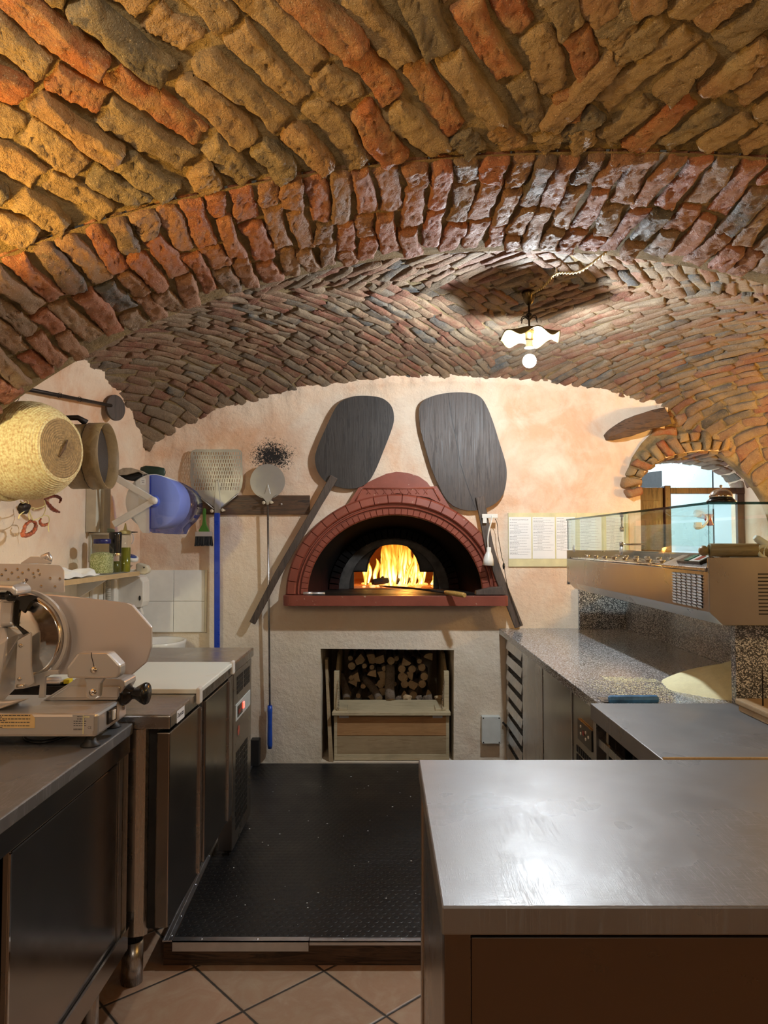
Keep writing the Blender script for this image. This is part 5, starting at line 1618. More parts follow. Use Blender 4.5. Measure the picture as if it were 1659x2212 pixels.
mb = MB(); mb.box((XF-0.002, 3.345, 0.665), (XF+0.001, 3.375, 0.693), bev=0.001); mb.build('lit_switch', M['led_red'], cp)
mb = MB(); mb.box((XF-0.002, 3.245, 0.664), (XF-0.001, 3.30, 0.684)); mb.build('digits', simple('dim_red_digits', (0.25, 0.03, 0.02), 0.4), cp)
mb = MB(); mb.lathe([(0.0, 0.0), (0.022, 0.0)], (XF-0.0065, 3.275, 0.585), (1, 0, 0), 24); mb.build('round_sticker', simple('faded_red_sticker', (0.50, 0.12, 0.08), 0.5, 0, 0.35, 60), cu_)
for (x, y) in ((-0.82, 2.41),):
    mb = MB(); mb.cyl((x, y, 0.0), (x, y, 0.135), 0.034, 28); mb.build('foot', M['steel'], fc_)
    mb = MB(); mb.cyl((x, y, 0.135), (x, y, 0.25), 0.031, 28); mb.build('foot_collar', M['black_plastic'], fc_)
for (x, y) in ((-1.27, 2.41), (-1.27, 3.48)):
    mb = MB(); mb.cyl((x, y, 0.0), (x, y, 0.25), 0.030, 20); mb.build('foot', M['steel'], fc_)
mb = MB(); mb.cyl((-0.82, 3.48, 0.0), (-0.82, 3.48, 0.25), 0.028, 20); mb.build('foot', M['steel'], fc_)
# name sticker on the worktop edge
mb = MB(); mb.box((XF+0.0005, 2.27, HC-0.041), (XF+0.0012, 2.355, HC-0.004)); st_ = mb.build('name_sticker', M['paper'], fc_)
text_obj('Damstar', 0.021, (XF+0.0014, 2.274, HC-0.026), Matrix(((0,0,1),(1,0,0),(0,1,0))), M['ink'], st_, 'sticker_lettering')

cb = thing('cutting_board', 'large white plastic cutting board on the fridge counter', 'cutting board', (-0.95, 2.8, HC))
mb = MB(); mb.box((-1.30, 2.505, HC+0.001), (XF+0.012, 3.065, HC+0.018), bev=0.003)
def mat_board():
    t = NT('used_white_polythene')
    n = t.noise(5, 5, 0.6, None, 0.8)
    col = t.ramp(n, [(0.4, (0.82, 0.88, 0.80)), (0.66, (0.85, 0.89, 0.81)), (0.80, (0.76, 0.74, 0.58))])
    return t.setp(col, 0.38, 0.0, t.bump(t.noise(80, 3), 0.1, 0.002))
mb.build('board', mat_board(), cb)
for y in (2.50, 3.045):
    mb = MB(); mb.box((XF+0.004, y-0.018, HC-0.030), (XF+0.019, y+0.022, HC+0.026), bev=0.006); mb.build('corner_clip', M['white_plastic'], cb)

tr_ = thing('black_tray', 'low black tray of tools behind the slicer on the fridge counter', 'tray', (-1.13, 2.56, HC))
mb = MB(); mb.box((-1.33, 2.50, HC+0.001), (-0.985, 2.498, HC+0.05))
mb.box((-1.30, 2.492, HC+0.001), (-0.97, 2.499, HC+0.050)); mb.box((-1.30, 2.40, HC+0.001), (-0.97, 2.499, HC+0.006)); mb.box((-1.30, 2.40, HC+0.001), (-1.293, 2.499, HC+0.05)); mb.box((-0.977, 2.40, HC+0.001), (-0.97, 2.499, HC+0.05)); mb.box((-1.30, 2.40, HC+0.001), (-0.97, 2.407, HC+0.048))
mb.build('tray', M['black_plastic'], tr_)
mb = MB(); a = PY(118, 1461, 2.45); mb.tube([(a.x-0.06, 2.45, HC+0.058), (a.x+0.02, 2.45, HC+0.060)], 0.010, 10); mb.box((a.x-0.05, 2.42, HC+0.049), (a.x+0.03, 2.47, HC+0.058), bev=0.003); mb.build('tool', M['alu'], tr_)
mb = MB(); a = PY(146, 1461, 2.44); mb.box((a.x-0.010, 2.43, HC+0.050), (a.x+0.010, 2.46, HC+0.064), bev=0.002); mb.build('yellow_tag', simple('yellow_plastic', (0.80, 0.68, 0.03), 0.4), tr_)

# ------------------------------------------------------------------ slicer table (cabinet)
XT = -0.755; HT = 0.885
st2 = thing('steel_cabinet', 'stainless cabinet with sliding doors at the lower left, the meat slicer on it', 'cabinet', (-1.1, 1.5, 0))
mb = MB(); mb.box((-1.46, 0.55, HT-0.032), (XT, 2.199, HT), bev=0.003); mb.build('worktop', M['steel_top'], st2)
mb = MB(); mb.box((XT-0.030, 0.56, HT-0.085), (XT-0.006, 2.190, HT-0.032)); mb.build('top_rail', M['steel_dark'], st2)
mb = MB(); mb.box((XT-0.034, 0.56, 0.225), (XT-0.004, 2.190, 0.285)); mb.box((XT-0.006, 0.56, 0.283), (XT-0.001, 2.19, 0.289)); mb.build('bottom_rail', M['steel_dark'], st2)
mb = MB(); mb.box((-1.44, 0.58, 0.23), (XT-0.040, 2.185, HT-0.033)); mb.build('carcass', M['steel_dark'], st2)
mb = MB(); mb.box((XT-0.036, 2.115, 0.285), (XT-0.008, 2.140, HT-0.085)); mb.box((XT-0.036, 2.150, 0.285), (XT-0.010, 2.190, HT-0.085)); mb.build('corner_post', M['steel'], st2)
mb = MB(); mb.box((XT-0.026, 1.505, 0.287), (XT-0.012, 2.112, HT-0.090), bev=0.002); d = mb.build('sliding_door', M['steel_dark'], st2)
mb = MB(); mb.box((XT-0.012, 1.506, 0.290), (XT-0.009, 1.512, HT-0.092)); mb.box((XT-0.012, 1.506, HT-0.095), (XT-0.009, 2.10, HT-0.091)); mb.build('door_edge', M['chrome'], d)
mb = MB(); mb.box((XT-0.038, 0.62, 0.287), (XT-0.028, 1.50, HT-0.090), bev=0.002); mb.build('sliding_door', M['steel_case'], st2)
for (x, y) in ((-0.83, 2.10), (-0.83, 0.70), (-1.38, 2.10), (-1.38, 0.70)):
    mb = MB(); mb.cyl((x, y, 0.0), (x, y, 0.23), 0.022, 20); mb.build('foot', M['steel'], st2)

# ------------------------------------------------------------------ meat slicer
ms = thing('meat_slicer', 'large cast aluminium meat slicer with round blade standing on the left steel cabinet', 'meat slicer', (-1.1, 2.0, HT))
def szz(x, y): return (x*0.1989, 1240 + y*0.1989)
def spoly(pts, Y): return [wallxz(*szz(*p), Y) for p in pts]
YN = 1.925
bz0, bz1 = HT+0.030, 0.976
mb = MB()
bp = [(-1.42, YN), (-0.768, YN), (-0.757, YN+0.008), (-0.760, 2.155), (-0.79, 2.17), (-1.42, 2.17)]
mb.prism(bp, bz0, bz1, basis((1,0,0), (0,1,0), (0,0,1))); mb.build('base', M['alu'], ms, bevel=0.008)
for (x, y) in ((-0.785, 1.955), (-0.800, 2.150), (-1.37, 1.955), (-1.37, 2.14)):
    mb = MB(); mb.lathe([(0.0, 0.0), (0.026, 0.0), (0.026, 0.004), (0.016, 0.012), (0.011, 0.030)], (x, y, HT), (0,0,1), 18); mb.build('foot', M['black_rubber'], ms)
# rear housing on the base with the regulator knob
YH = 2.12
mb = MB(); mb.prism(spoly(((520,1345),(740,1205),(880,1110),(1000,1100),(1360,1120),(1400,1140),(1405,1190),(1320,1340)), YH), -0.035, 0.06, MWALL(YH)); mb.build('rear_housing', M['alu'], ms, bevel=0.010)
mb = MB(); mb.prism(spoly(((560,1340),(755,1212),(1310,1218),(1300,1335)), YH-0.036), -0.010, 0.0, MWALL(YH-0.036)); mb.build('housing_panel', M['alu'], ms, bevel=0.004)
kc = PY(270, 1497, 2.12)
mb = MB(); mb.lathe([(0.0, -0.006), (0.034, -0.004), (0.036, 0.004), (0.030, 0.014), (0.017, 0.026), (0.016, 0.036), (0.028, 0.056), (0.032, 0.066), (0.030, 0.072), (0.0, 0.074)], kc + Vector((-0.004, 0, 0)), (1, -0.10, 0), 32); mb.build('regulator_knob', M['black_plastic'], ms)
# switch on the right end
p0 = PX(241, 1534, -0.757)
mb = MB(); mb.box((-0.759, p0.y-0.032, 0.930), (-0.753, p0.y+0.032, 0.968), bev=0.002); sw = mb.build('switch_plate', M['black_plastic'], ms)
mb = MB(); mb.box((-0.754, p0.y-0.004, 0.936), (-0.749, p0.y+0.014, 0.962), bev=0.001); mb.build('switch_rocker', M['white_plastic'], sw)
mb = MB(); mb.lathe([(0, 0.002), (0.009, 0.001), (0.009, -0.004)], (-0.757, 2.125, 0.950), (1,0,0), 16); mb.build('lock_screw', M['steel'], ms)
# stickers on the front
a = wallxz(-60, 1543, YN-0.001); b = wallxz(75, 1573, YN-0.001)
mb = MB(); mb.prism([(a[0], b[1]), (b[0], b[1]), (b[0], a[1]-0.010), (b[0]-0.010, a[1]), (a[0], a[1])], -0.0015, -0.0002, MWALL(YN)); ws = mb.build('warning_sticker', simple('yellow_warning_label', (0.72, 0.52, 0.24), 0.5, 0, 0.08), ms)
mk = MB(); L = 8
for i in range(L):
    z = a[1] - 0.004 - i*0.0042 - (i//2)*0.0006; x = a[0]+0.003; end = b[0] - (0.012 if i % 2 == 0 else 0.075 + 0.01*i % 0.03)
    while x < end:
        l = min(random.uniform(0.004, 0.011), end-x); mk.quad((x, YN-0.00165, z), (x+l, YN-0.00165, z), (x+l, YN-0.00165, z+0.0022), (x, YN-0.00165, z+0.0022)); x += l+0.0016
mk.build('printed_lines', M['ink'], ws, recalc=False)
a = wallxz(157, 1544, YN-0.001); b = wallxz(202, 1579, YN-0.001)
mb = MB(); mb.box((a[0], YN-0.0015, b[1]), (b[0], YN-0.0002, a[1])); rs_ = mb.build('rating_plate', M['alu'], ms)
T3 = Matrix(((1,0,0),(0,0,-1),(0,1,0)))
mk = MB()
for i in range(5):
    z = a[1] - 0.006 - i*0.0058; x = a[0] + (0.012 if i < 2 else 0.003)
    while x < a[0]+0.036 - (0.004 if i % 2 else 0):
        l = random.uniform(0.003, 0.007); mk.quad((x, YN-0.0017, z), (x+l, YN-0.0017, z), (x+l, YN-0.0017, z+0.0020), (x, YN-0.0017, z+0.0020)); x += l+0.0015
x = a[0]+0.003
while x < a[0]+0.030:
    w = random.choice((0.0006, 0.001, 0.0014)); mk.quad((x, YN-0.0017, b[1]+0.002), (x+w, YN-0.0017, b[1]+0.002), (x+w, YN-0.0017, b[1]+0.0065), (x, YN-0.0017, b[1]+0.0065)); x += w+0.0008
mk.build('printed_lines', M['ink'], rs_, recalc=False)
text_obj('CE', 0.0085, (b[0]-0.0155, YN-0.0017, b[1]+0.006), T3, M['ink'], rs_, 'ce_mark', extrude=0)
mb = MB(); mb.box((a[0]+0.027, YN-0.0022, b[1]-0.008), (a[0]+0.030, YN-0.0017, a[1]-0.001)); mb.box((a[0]+0.029, YN-0.0022, a[1]-0.007), (a[0]+0.045, YN-0.0017, a[1]-0.004)); mb.build('old_tape', M['yellow_tape'], rs_)
# thickness plate
YPl = 2.085
plate = ((60,215),(400,210),(800,243),(1400,315),(1450,335),(1652,572),(1652,790),(1600,955),(1440,1088),(560,1088),(560,900),(400,500))
mb = MB(); mb.prism(spoly(plate, YPl), -0.005, 0.006, MWALL(YPl)); mb.build('thickness_plate', mat_steel('anodised_plate', (0.66, 0.62, 0.61), 0.40, (1, 1, 1), var=0.02, bstr=0.02, metal=0.6), ms, bevel=0.003)
# blade with bevel and ring guard
bc_ = PY(38, 1378, 2.035); R_ = 0.1245
mb = MB(); mb.lathe([(0.0, -0.010), (0.050, -0.010), (0.088, -0.008), (0.094, -0.004), (0.112, -0.003), (R_, 0.004), (0.120, 0.008), (0.0, 0.010)], bc_, (0, 1, 0), 72)
mb.build('blade', M['chrome'], ms)
mb = MB()
n = 60
for (ra, rb, ya, yb_) in ((R_+0.003, R_+0.012, 0.006, 0.020),):
    vs = []; fs = []
    for i in range(n+1):
        t = -PI*0.30 + PI*0.72*i/n
        for (r, y) in ((ra, ya), (rb, ya), (rb, yb_), (ra, yb_)):
            vs.append((bc_.x + r*math.cos(t), bc_.y + y, bc_.z + r*math.sin(t)))
    for i in range(n):
        for k in range(4): fs.append((i*4+k, i*4+(k+1) % 4, (i+1)*4+(k+1) % 4, (i+1)*4+k))
    mb.add(vs, fs, 0, False)
mb.build('ring_guard', M['alu'], ms)
mb = MB(); mb.prism(spoly(((355,1100),(540,1045),(640,1040),(648,1090),(625,1080),(500,1110),(490,1340),(425,1340),(440,1200),(250,1245),(240,1180)), 2.03), -0.006, 0.006, MWALL(2.03)); mb.build('blade_bracket', M['alu'], ms, bevel=0.002)
mb = MB(); mb.prism(spoly(((195,720),(345,632),(345,1000),(372,1185),(255,1243),(165,1250)), 1.985), -0.004, 0.004, MWALL(1.985)); cvr = mb.build('blade_cover', M['alu'], ms, bevel=0.002)
for (x, y, r) in ((225, 775, 11), (212, 1140, 15)):
    p = PY(*szz(x, y), 1.98); mb = MB(); mb.lathe([(0, -0.003), (0.0055, -0.002), (0.0055, 0.002)], p, (0,1,0), 14); mb.build('screw', M['chrome'], cvr)
p = PY(*szz(225, 1215), 1.975); mb = MB(); mb.cyl(p + Vector((-0.010, 0, 0)), p + Vector((0.012, 0, 0)), 0.005, 12); mb.build('pin', M['chrome'], cvr)
# cast body on the left
Yb0, Yb1 = 1.965, 2.10
def facet(mb, front, back, Yf, Yk):
    a = [Vector((x, Yf, z)) for x, z in spoly(front, Yf)]; b = [Vector((x, Yk, z)) for x, z in spoly(back, Yk)]
    n = len(a); mb.add(a + b, [list(range(n)), list(range(2*n-1, n-1, -1))] + [[i, (i+1) % n, n+(i+1) % n, n+i] for i in range(n)])
mb = MB()
facet(mb, ((-500,760),(0,742),(92,680),(60,900),(10,1130),(-40,1460),(-500,1560)), ((-500,560),(0,545),(60,545),(255,640),(200,720),(180,1240),(20,1330),(-500,1560)), 1.955, 2.04)
mb.build('motor_body', M['alu'], ms, bevel=0.006)
mb = MB(); facet(mb, ((-500,1380),(40,1380),(330,1350),(-100,1500),(-500,1510)), ((-500,1340),(100,1330),(340,1340),(0,1480),(-500,1500)), 1.95, 2.06); mb.build('body_foot', M['alu'], ms, bevel=0.006)
mb = MB(); facet(mb, ((15,290),(152,290),(130,520),(150,560),(0,560)), ((15,290),(170,290),(150,520),(200,600),(0,600)), 2.0, 2.06); mb.build('arm_column', M['alu'], ms, bevel=0.010)
mb = MB(); facet(mb, ((-500,100),(140,125),(180,160),(180,235),(140,230),(110,192),(60,175),(-500,175)), ((-400,75),(268,75),(345,140),(345,205),(250,215),(110,192),(60,175),(-400,170)), 1.90, 2.02); mb.build('carriage_arm', M['alu'], ms, bevel=0.006)
mb = MB(); p = PY(*szz(112, 235), 1.93); mb.lathe([(0.0, -0.012), (0.009, -0.012), (0.010, -0.004), (0.015, -0.002), (0.016, 0.012), (0.0, 0.012)], p, (0,1,0), 24); mb.tube([p + Vector((-0.012, 0.01, -0.002)), p + Vector((-0.06, 0.02, -0.002))], 0.010, 10); mb.build('arm_knob', M['black_plastic'], ms)
mb = MB(); a = PY(*szz(262, 92), 1.97); mb.cyl(a, a + Vector((0.009, -0.005, 0.008)), 0.0048, 10); mb.build('arm_pin', M['chrome'], ms)
mb = MB(); facet(mb, ((180,250),(340,225),(420,250),(330,300),(260,420),(210,380),(190,560),(300,640),(255,660),(150,540),(160,300)), ((180,250),(340,225),(400,250),(330,300),(260,420),(210,380),(190,560),(300,640),(255,660),(150,540),(160,300)), 2.02, 2.045); mb.build('blade_shroud', M['black_plastic'], ms)
# spiked guard plate behind the arm
pl2 = ((-300,-110),(0,-112),(400,-108),(640,-96),(672,-75),(695,-40),(700,190),(690,203),(640,200),(-300,175))
mb = MB(); mb.prism(spoly(pl2, 2.10), -0.002, 0.002, MWALL(2.10)); gp = mb.build('spiked_guard', M['alu'], ms)
mb = MB()
for (x, y) in ((200,40),(372,35),(545,48),(650,55),(448,133),(598,140),(62,-45),(190,-50),(310,-45),(415,-40),(130,-10),(245,-10),(360,-5),(430,5),(20,10),(90,60)):
    if y < 0: y = y*1.0 - 0
    p = PY(*szz(x*1.0, y), 2.10); mb.lathe([(0.0, -0.007), (0.003, -0.004), (0.005, -0.002)], p, (0,1,0), 10); mb.build('spike', M['chrome'], gp); mb = MB()
mb = MB(); facet(mb, ((225,-120),(330,-190),(420,-190),(560,-130),(560,-112),(225,-112)), ((225,-120),(330,-190),(420,-190),(560,-130),(560,-112),(225,-112)), 2.12, 2.15); mb.build('pusher_bracket', M['alu'], ms, bevel=0.003)
mb = MB(); a = PY(96, 1207, 2.13); mb.tube([PY(90, 1216, 2.13), PY(95, 1204, 2.13), PY(104, 1200, 2.13), PY(106, 1206, 2.13), PY(104, 1218, 2.13)], [0.008, 0.011, 0.011, 0.010, 0.008], 12); mb.build('pusher_knob', M['alu'], ms)
# sharpener box on its stem
mb = MB(); mb.prism(spoly(((870,848),(1215,843),(1338,975),(1338,1078),(1300,1118),(765,1118),(755,1005)), 2.00), -0.022, 0.022, MWALL(2.00)); sh = mb.build('sharpener_box', M['alu'], ms, bevel=0.006)
mb = MB(); p = PY(*szz(1020, 1040), 1.977); mb.lathe([(0, -0.007), (0.008, -0.006), (0.009, 0.002)], p, (0,1,0), 20); mb.build('screw', M['chrome'], sh)
mb = MB(); bar(mb, [PY(*szz(*q), 1.9775) for q in ((990, 850), (995, 900), (1010, 960), (1022, 1010))], 0.0016, 0.001); mb.build('seam', M['black_iron'], sh)
mb = MB(); mb.prism(spoly(((920,1118),(1155,1118),(1110,1180),(1095,1320),(1070,1348),(970,1348),(945,1320),(945,1180)), 2.00), -0.012, 0.012, MWALL(2.00)); sm = mb.build('sharpener_stem', M['alu'], ms, bevel=0.005)
mb = MB(); p = PY(*szz(1010, 1283), 1.988); mb.lathe([(0, -0.007), (0.009, -0.006), (0.010, 0.002)], p, (0,1,0), 20); mb.build('screw', M['chrome'], sm)
# power cable under the machine
mb = MB(); g = [PZ(x, y, HT+0.006) for x, y in ((52, 1590), (58, 1598), (80, 1603), (110, 1600), (140, 1590), (175, 1583))]
mb.tube(smooth_open(g, 6), 0.005, 8); mb.build('power_cable', M['black_plastic'], ms)

# ------------------------------------------------------------------ left wall: tiles, shelf, things
mb = MB(); y = 2.60
while y < YB-0.01:
    for j in range(2):
        mb.box((XL+0.001, y+0.001, 0.886+0.19*j), (XL+0.009, min(y+0.189, YB-0.013), 0.886+0.19*(j+1)-0.002), bev=0.0015)
    y += 0.19
o = mb.build('trim_5', M['white_plastic'], origin=(0,0,0)); tag(o, kind='structure'); o['label'] = 'cream wall tiles under the left shelf'
sf = thing('wall_shelf', 'beech-edged white shelf on the left wall holding jars and bottles', 'shelf', (XL+0.1, 3.3, 1.25))
SZ = 1.272
mb = MB(); mb.box((XL+0.002, 2.62, SZ-0.022), (-1.308, 3.86, SZ)); mb.build('board', M['white_plastic'], sf)
mb = MB(); mb.box((-1.308, 2.62, SZ-0.022), (-1.303, 3.86, SZ+0.0005)); mb.build('edge_band', M['wood_shelf'], sf)
for y in (2.85, 3.55):
    mb = MB(); mb.prism([(XL+0.003, SZ-0.022), (-1.36, SZ-0.022), (-1.36, SZ-0.030), (XL+0.012, SZ-0.12), (XL+0.003, SZ-0.12)], -0.008, 0.008, MWALL(y)); mb.build('bracket', M['white_plastic'], sf)
# pipes under the shelf
cp_ = MB(); x, y = -1.455, 3.36; pts = []; rs = []
p = PX(234, 1275, -1.44)
for i in range(60):
    z = 1.24 - 0.0055*i; pts.append((p.x, p.y, z)); rs.append(0.0125 + (0.0022 if i % 2 else 0))
cp_.tube(pts, rs, 14, smooth=False)
o = cp_.build('corrugated_pipe', simple('grey_corrugated_hose', (0.42, 0.40, 0.34), 0.5), ); tag(o, 'grey corrugated hose hanging under the left wall shelf', 'pipe')
mb = MB(); p = PX(252, 1275, -1.44); mb.box((XL+0.010, p.y-0.03, 0.92), (XL+0.07, p.y+0.05, 1.249), bev=0.006); p2 = PX(215, 1270, -1.46)
o = mb.build('pipe_cover', M['white_plastic']); tag(o, 'white vertical pipe cover under the shelf between the hose and the soap dispenser', 'pipe cover')
mb = MB(); mb.box((XL+0.010, p2.y-0.03, 1.02), (XL+0.030, p2.y+0.03, 1.249), bev=0.004); o = mb.build('cable_duct', M['white_plastic']); tag(o, 'slim white cable duct under the shelf left of the hose', 'cable duct')
sd = thing('soap_dispenser', 'white wall soap dispenser with a small oval window under the right end of the shelf', 'soap dispenser', tuple(PY(292, 1290, 3.98)))
ys_ = 3.93
mb = MB(); pr = [wallxz(x, y, ys_) for x, y in ((276, 1247), (292, 1243), (303, 1247), (309, 1257), (309, 1300), (306, 1311), (298, 1313), (276, 1313))]
pr = [(XL+0.012, pr[0][1])] + pr[1:7] + [(XL+0.012, pr[7][1])]
mb.prism(pr, 0.0, 0.11, MWALL(ys_)); mb.build('case', M['white_plastic'], sd, bevel=0.010)
mb = MB(); p = PY(306, 1292, ys_); mb.sphere((p.x-0.010, ys_-0.001, p.z), 0.009, 16, sc=(0.7, 0.3, 1.5)); mb.build('window', M['black_plastic'], sd)
mb = MB(); p = PY(303, 1318, ys_+0.05); mb.prism([(p.x-0.022, p.z+0.014), (p.x+0.006, p.z+0.014), (p.x+0.016, p.z-0.022), (p.x+0.010, p.z-0.032), (p.x-0.004, p.z-0.022)], -0.015, 0.015, MWALL(ys_+0.05)); mb.build('push_lever', M['white_plastic'], sd, bevel=0.004)

# cloth on the shelf
mb = MB(); nx, ny = 26, 60; vs = []; fs = []
for j in range(ny+1):
    for i in range(nx+1):
        u = i/nx; v = j/ny
        x = -1.50 + 0.205*u; y = 2.72 + 0.60*v + 0.02*math.sin(u*5)
        h = 0.012 + 0.040*max(0, mnoise.noise(Vector((u*3.1, v*5.5, 2.2))) + 0.25)*(1-u)**0.5*1.6
        h += 0.030*math.exp(-((v-0.62)/0.10)**2 - ((u-0.15)/0.35)**2)
        if u > 0.92: h = 0.004 + 0.006*abs(math.sin(v*14))
        vs.append((x + 0.006*mnoise.noise(Vector((u*4, v*9, 0))), y, SZ + 0.002 + max(0.001, h)))
for j in range(ny):
    for i in range(nx):
        a = j*(nx+1)+i; fs.append((a, a+1, a+nx+2, a+nx+1))
mb.add(vs, fs, 0, True)
o = mb.build('white_cloth', simple('white_kitchen_cloth', (0.78, 0.80, 0.82), 0.85, 0, 0.04, 30, 0.1)); s_ = o.modifiers.new('thick', 'SOLIDIFY'); s_.thickness = 0.002; tag(o, 'crumpled white cloth lying on the left wall shelf before the herb jar', 'cloth')

# herb jar
jx, jy = -1.365, 3.50
jr = thing('herb_jar', 'clear plastic jar of dried oregano with a dark blue lid on the shelf', 'jar', (jx, jy, SZ))
def sq(rr, h, t):
    k = (abs(math.cos(t))**5 + abs(math.sin(t))**5)**(-1/5)
    k = 1 + (k-1)*(0.55 if rr > 0.045 else 0)
    return rr*k, h
mb = MB(); mb.lathe([(0.0, 0.002), (0.050, 0.002), (0.053, 0.008), (0.053, 0.105), (0.050, 0.122), (0.038, 0.138), (0.036, 0.150)], (jx, jy, SZ), (0,0,1), 48, wave=sq); mb.build('container', M['clear_plastic'], jr)
def mat_herb():
    t = NT('dried_oregano')
    v = t.voro(260, out='Color'); s = t.sep(v)
    col = t.ramp(s[0], [(0.0, (0.16, 0.17, 0.05)), (0.35, (0.36, 0.38, 0.16)), (0.7, (0.52, 0.52, 0.28)), (1.0, (0.62, 0.60, 0.38))])
    return t.setp(col, 0.9, 0.0, t.bump(t.voro(260), 0.8, 0.004))
mb = MB(); mb.lathe([(0.0, 0.006), (0.047, 0.006), (0.0495, 0.012), (0.0495, 0.080), (0.046, 0.098), (0.025, 0.108), (0.0, 0.110)], (jx, jy, SZ), (0,0,1), 48, wave=sq); mb.build('oregano', mat_herb(), jr)
mb = MB(); n = 40
mb.lathe([(0.0, 0.172), (0.036, 0.172), (0.040, 0.168), (0.040, 0.150), (0.038, 0.148), (0.0, 0.148)], (jx, jy, SZ), (0,0,1), 60, wave=lambda r, h, t: (r*(1+(0.012 if int(t/(2*PI)*60) % 2 and r > 0.038 else 0)), h)); mb.build('lid', simple('dark_blue_plastic', (0.012, 0.016, 0.12), 0.3), jr)
# black bottle
bx_, by_ = -1.345, 3.62
bt = thing('black_bottle', 'tall black-topped cylindrical bottle standing between the herb jar and the oil bottle', 'bottle', (bx_, by_, SZ))
mb = MB(); mb.lathe([(0.0, 0.003), (0.026, 0.003), (0.028, 0.010), (0.028, 0.095)], (bx_, by_, SZ), (0,0,1), 28); mb.build('lower_body', M['clear_plastic'], bt)
mb = MB(); mb.lathe([(0.0, 0.004), (0.024, 0.005), (0.025, 0.03), (0.025, 0.060), (0.0, 0.060)], (bx_, by_, SZ), (0,0,1), 24); mb.build('contents', simple('green_oil_dark', (0.10, 0.10, 0.01), 0.3), bt)
mb = MB(); mb.lathe([(0.0285, 0.086), (0.0287, 0.098), (0.0285, 0.100)], (bx_, by_, SZ), (0,0,1), 28); mb.build('metal_band', M['chrome'], bt)
mb = MB(); mb.lathe([(0.0285, 0.100), (0.031, 0.190), (0.031, 0.200), (0.027, 0.206), (0.020, 0.200), (0.0, 0.199)], (bx_, by_, SZ), (0,0,1), 32); mb.build('cap', M['black_plastic'], bt)
# oil bottle
ox, oy = -1.325, 3.70
ob_ = thing('oil_bottle', 'clear squeeze bottle half full of green oil with a yellow nozzle', 'bottle', (ox, oy, SZ))
mb = MB(); mb.lathe([(0.0, 0.002), (0.026, 0.002), (0.028, 0.008), (0.0285, 0.195), (0.027, 0.200)], (ox, oy, SZ), (0,0,1), 28); mb.build('bottle', M['clear_plastic'], ob_)
mb = MB(); mb.lathe([(0.0, 0.004), (0.025, 0.004), (0.0265, 0.010), (0.0268, 0.128), (0.0, 0.128)], (ox, oy, SZ), (0,0,1), 28); mb.build('oil', simple('green_olive_oil', (0.20, 0.19, 0.015), 0.15), ob_)
mb = MB(); mb.lathe([(0.030, 0.198), (0.030, 0.210), (0.024, 0.214), (0.010, 0.218), (0.005, 0.240), (0.003, 0.252), (0.0, 0.252)], (ox, oy, SZ), (0,0,1), 28); mb.build('nozzle_cap', simple('pale_yellow_cap', (0.68, 0.60, 0.25), 0.4), ob_)
mb = MB(); g = [(ox+0.028, oy, SZ+0.200), (ox+0.040, oy, SZ+0.190), (ox+0.042, oy, SZ+0.165), (ox+0.032, oy, SZ+0.145)]; mb.tube(smooth_open(g, 5), 0.0016, 6); mb.build('cap_tether', M['white_plastic'], ob_)
# spare lid, cloth lump, socket
p = PX(284, 1204, -1.30); mb = MB(); c = Vector((-1.285, 3.74, 0)); c = PY(284, 1205, 3.76)
lid2 = thing('jar_lid', 'loose white screw lid with a blue top leaning at the right end of the shelf', 'lid', (c.x, c.y, c.z-0.02))
mb.lathe([(0.033, -0.010), (0.035, -0.008), (0.035, 0.006), (0.031, 0.009), (0.0, 0.009)], c, (0.30, -0.25, 0.9), 36); mb.build('rim', M['white_plastic'], lid2)
mb = MB(); mb.lathe([(0.0, 0.0102), (0.024, 0.0102), (0.025, 0.009)], c, (0.30, -0.25, 0.9), 30); mb.build('blue_disc', simple('blue_disc_plastic', (0.03, 0.06, 0.24), 0.35), lid2)
rg = MB(); c2 = PY(276, 1224, 3.80)
bm = bmesh.new(); bmesh.ops.create_icosphere(bm, subdivisions=3, radius=1); vs = []
for v in bm.verts:
    d = 0.8 + 0.45*mnoise.noise(v.co*2.2)
    vs.append(Vector((c2.x - 0.03, c2.y + 0.0, SZ + 0.026)) + Vector((v.co.x*0.055*d, v.co.y*0.035*d, max(-0.95, v.co.z*d)*0.026)))
bm.verts.index_update(); rg.add(vs, [[v.index for v in f.verts] for f in bm.faces], 0, True); bm.free()
o = rg.build('rag', simple('brown_checked_rag', (0.28, 0.20, 0.14), 0.9, 0, 0.5, 60, 0.3)); tag(o, 'crumpled brown checked rag under the loose lid on the shelf end', 'rag')
pw = thing('socket_block', 'cream multi-socket block hanging over the right end of the shelf', 'power socket', tuple(PY(310, 1240, 3.88)))
mb = MB(); p = PY(310, 1228, 3.885)
mb.prism([(p.x-0.036, p.z-0.030), (p.x+0.012, p.z-0.032), (p.x+0.032, p.z-0.022), (p.x+0.036, p.z-0.004), (p.x+0.024, p.z+0.016), (p.x-0.022, p.z+0.032), (p.x-0.036, p.z+0.024)], -0.02, 0.025, MWALL(3.885)); sk2 = mb.build('housing', M['cream_plastic'], pw, bevel=0.007)
mb = MB(); p = PY(311, 1226, 3.863); mb.lathe([(0, -0.002), (0.004, -0.002), (0.004, 0.003)], p, (0,1,0), 12); mb.build('socket_hole', M['black_plastic'], pw)
mb = MB(); p = PY(298, 1228, 3.87); g = [p, p + Vector((-0.03, 0, -0.014)), (p.x-0.085, 3.83, SZ+0.006), (p.x-0.13, 3.80, SZ+0.006)]; mb.tube(smooth_open(g, 6), 0.004, 8); mb.build('cord', M['cream_plastic'], pw)

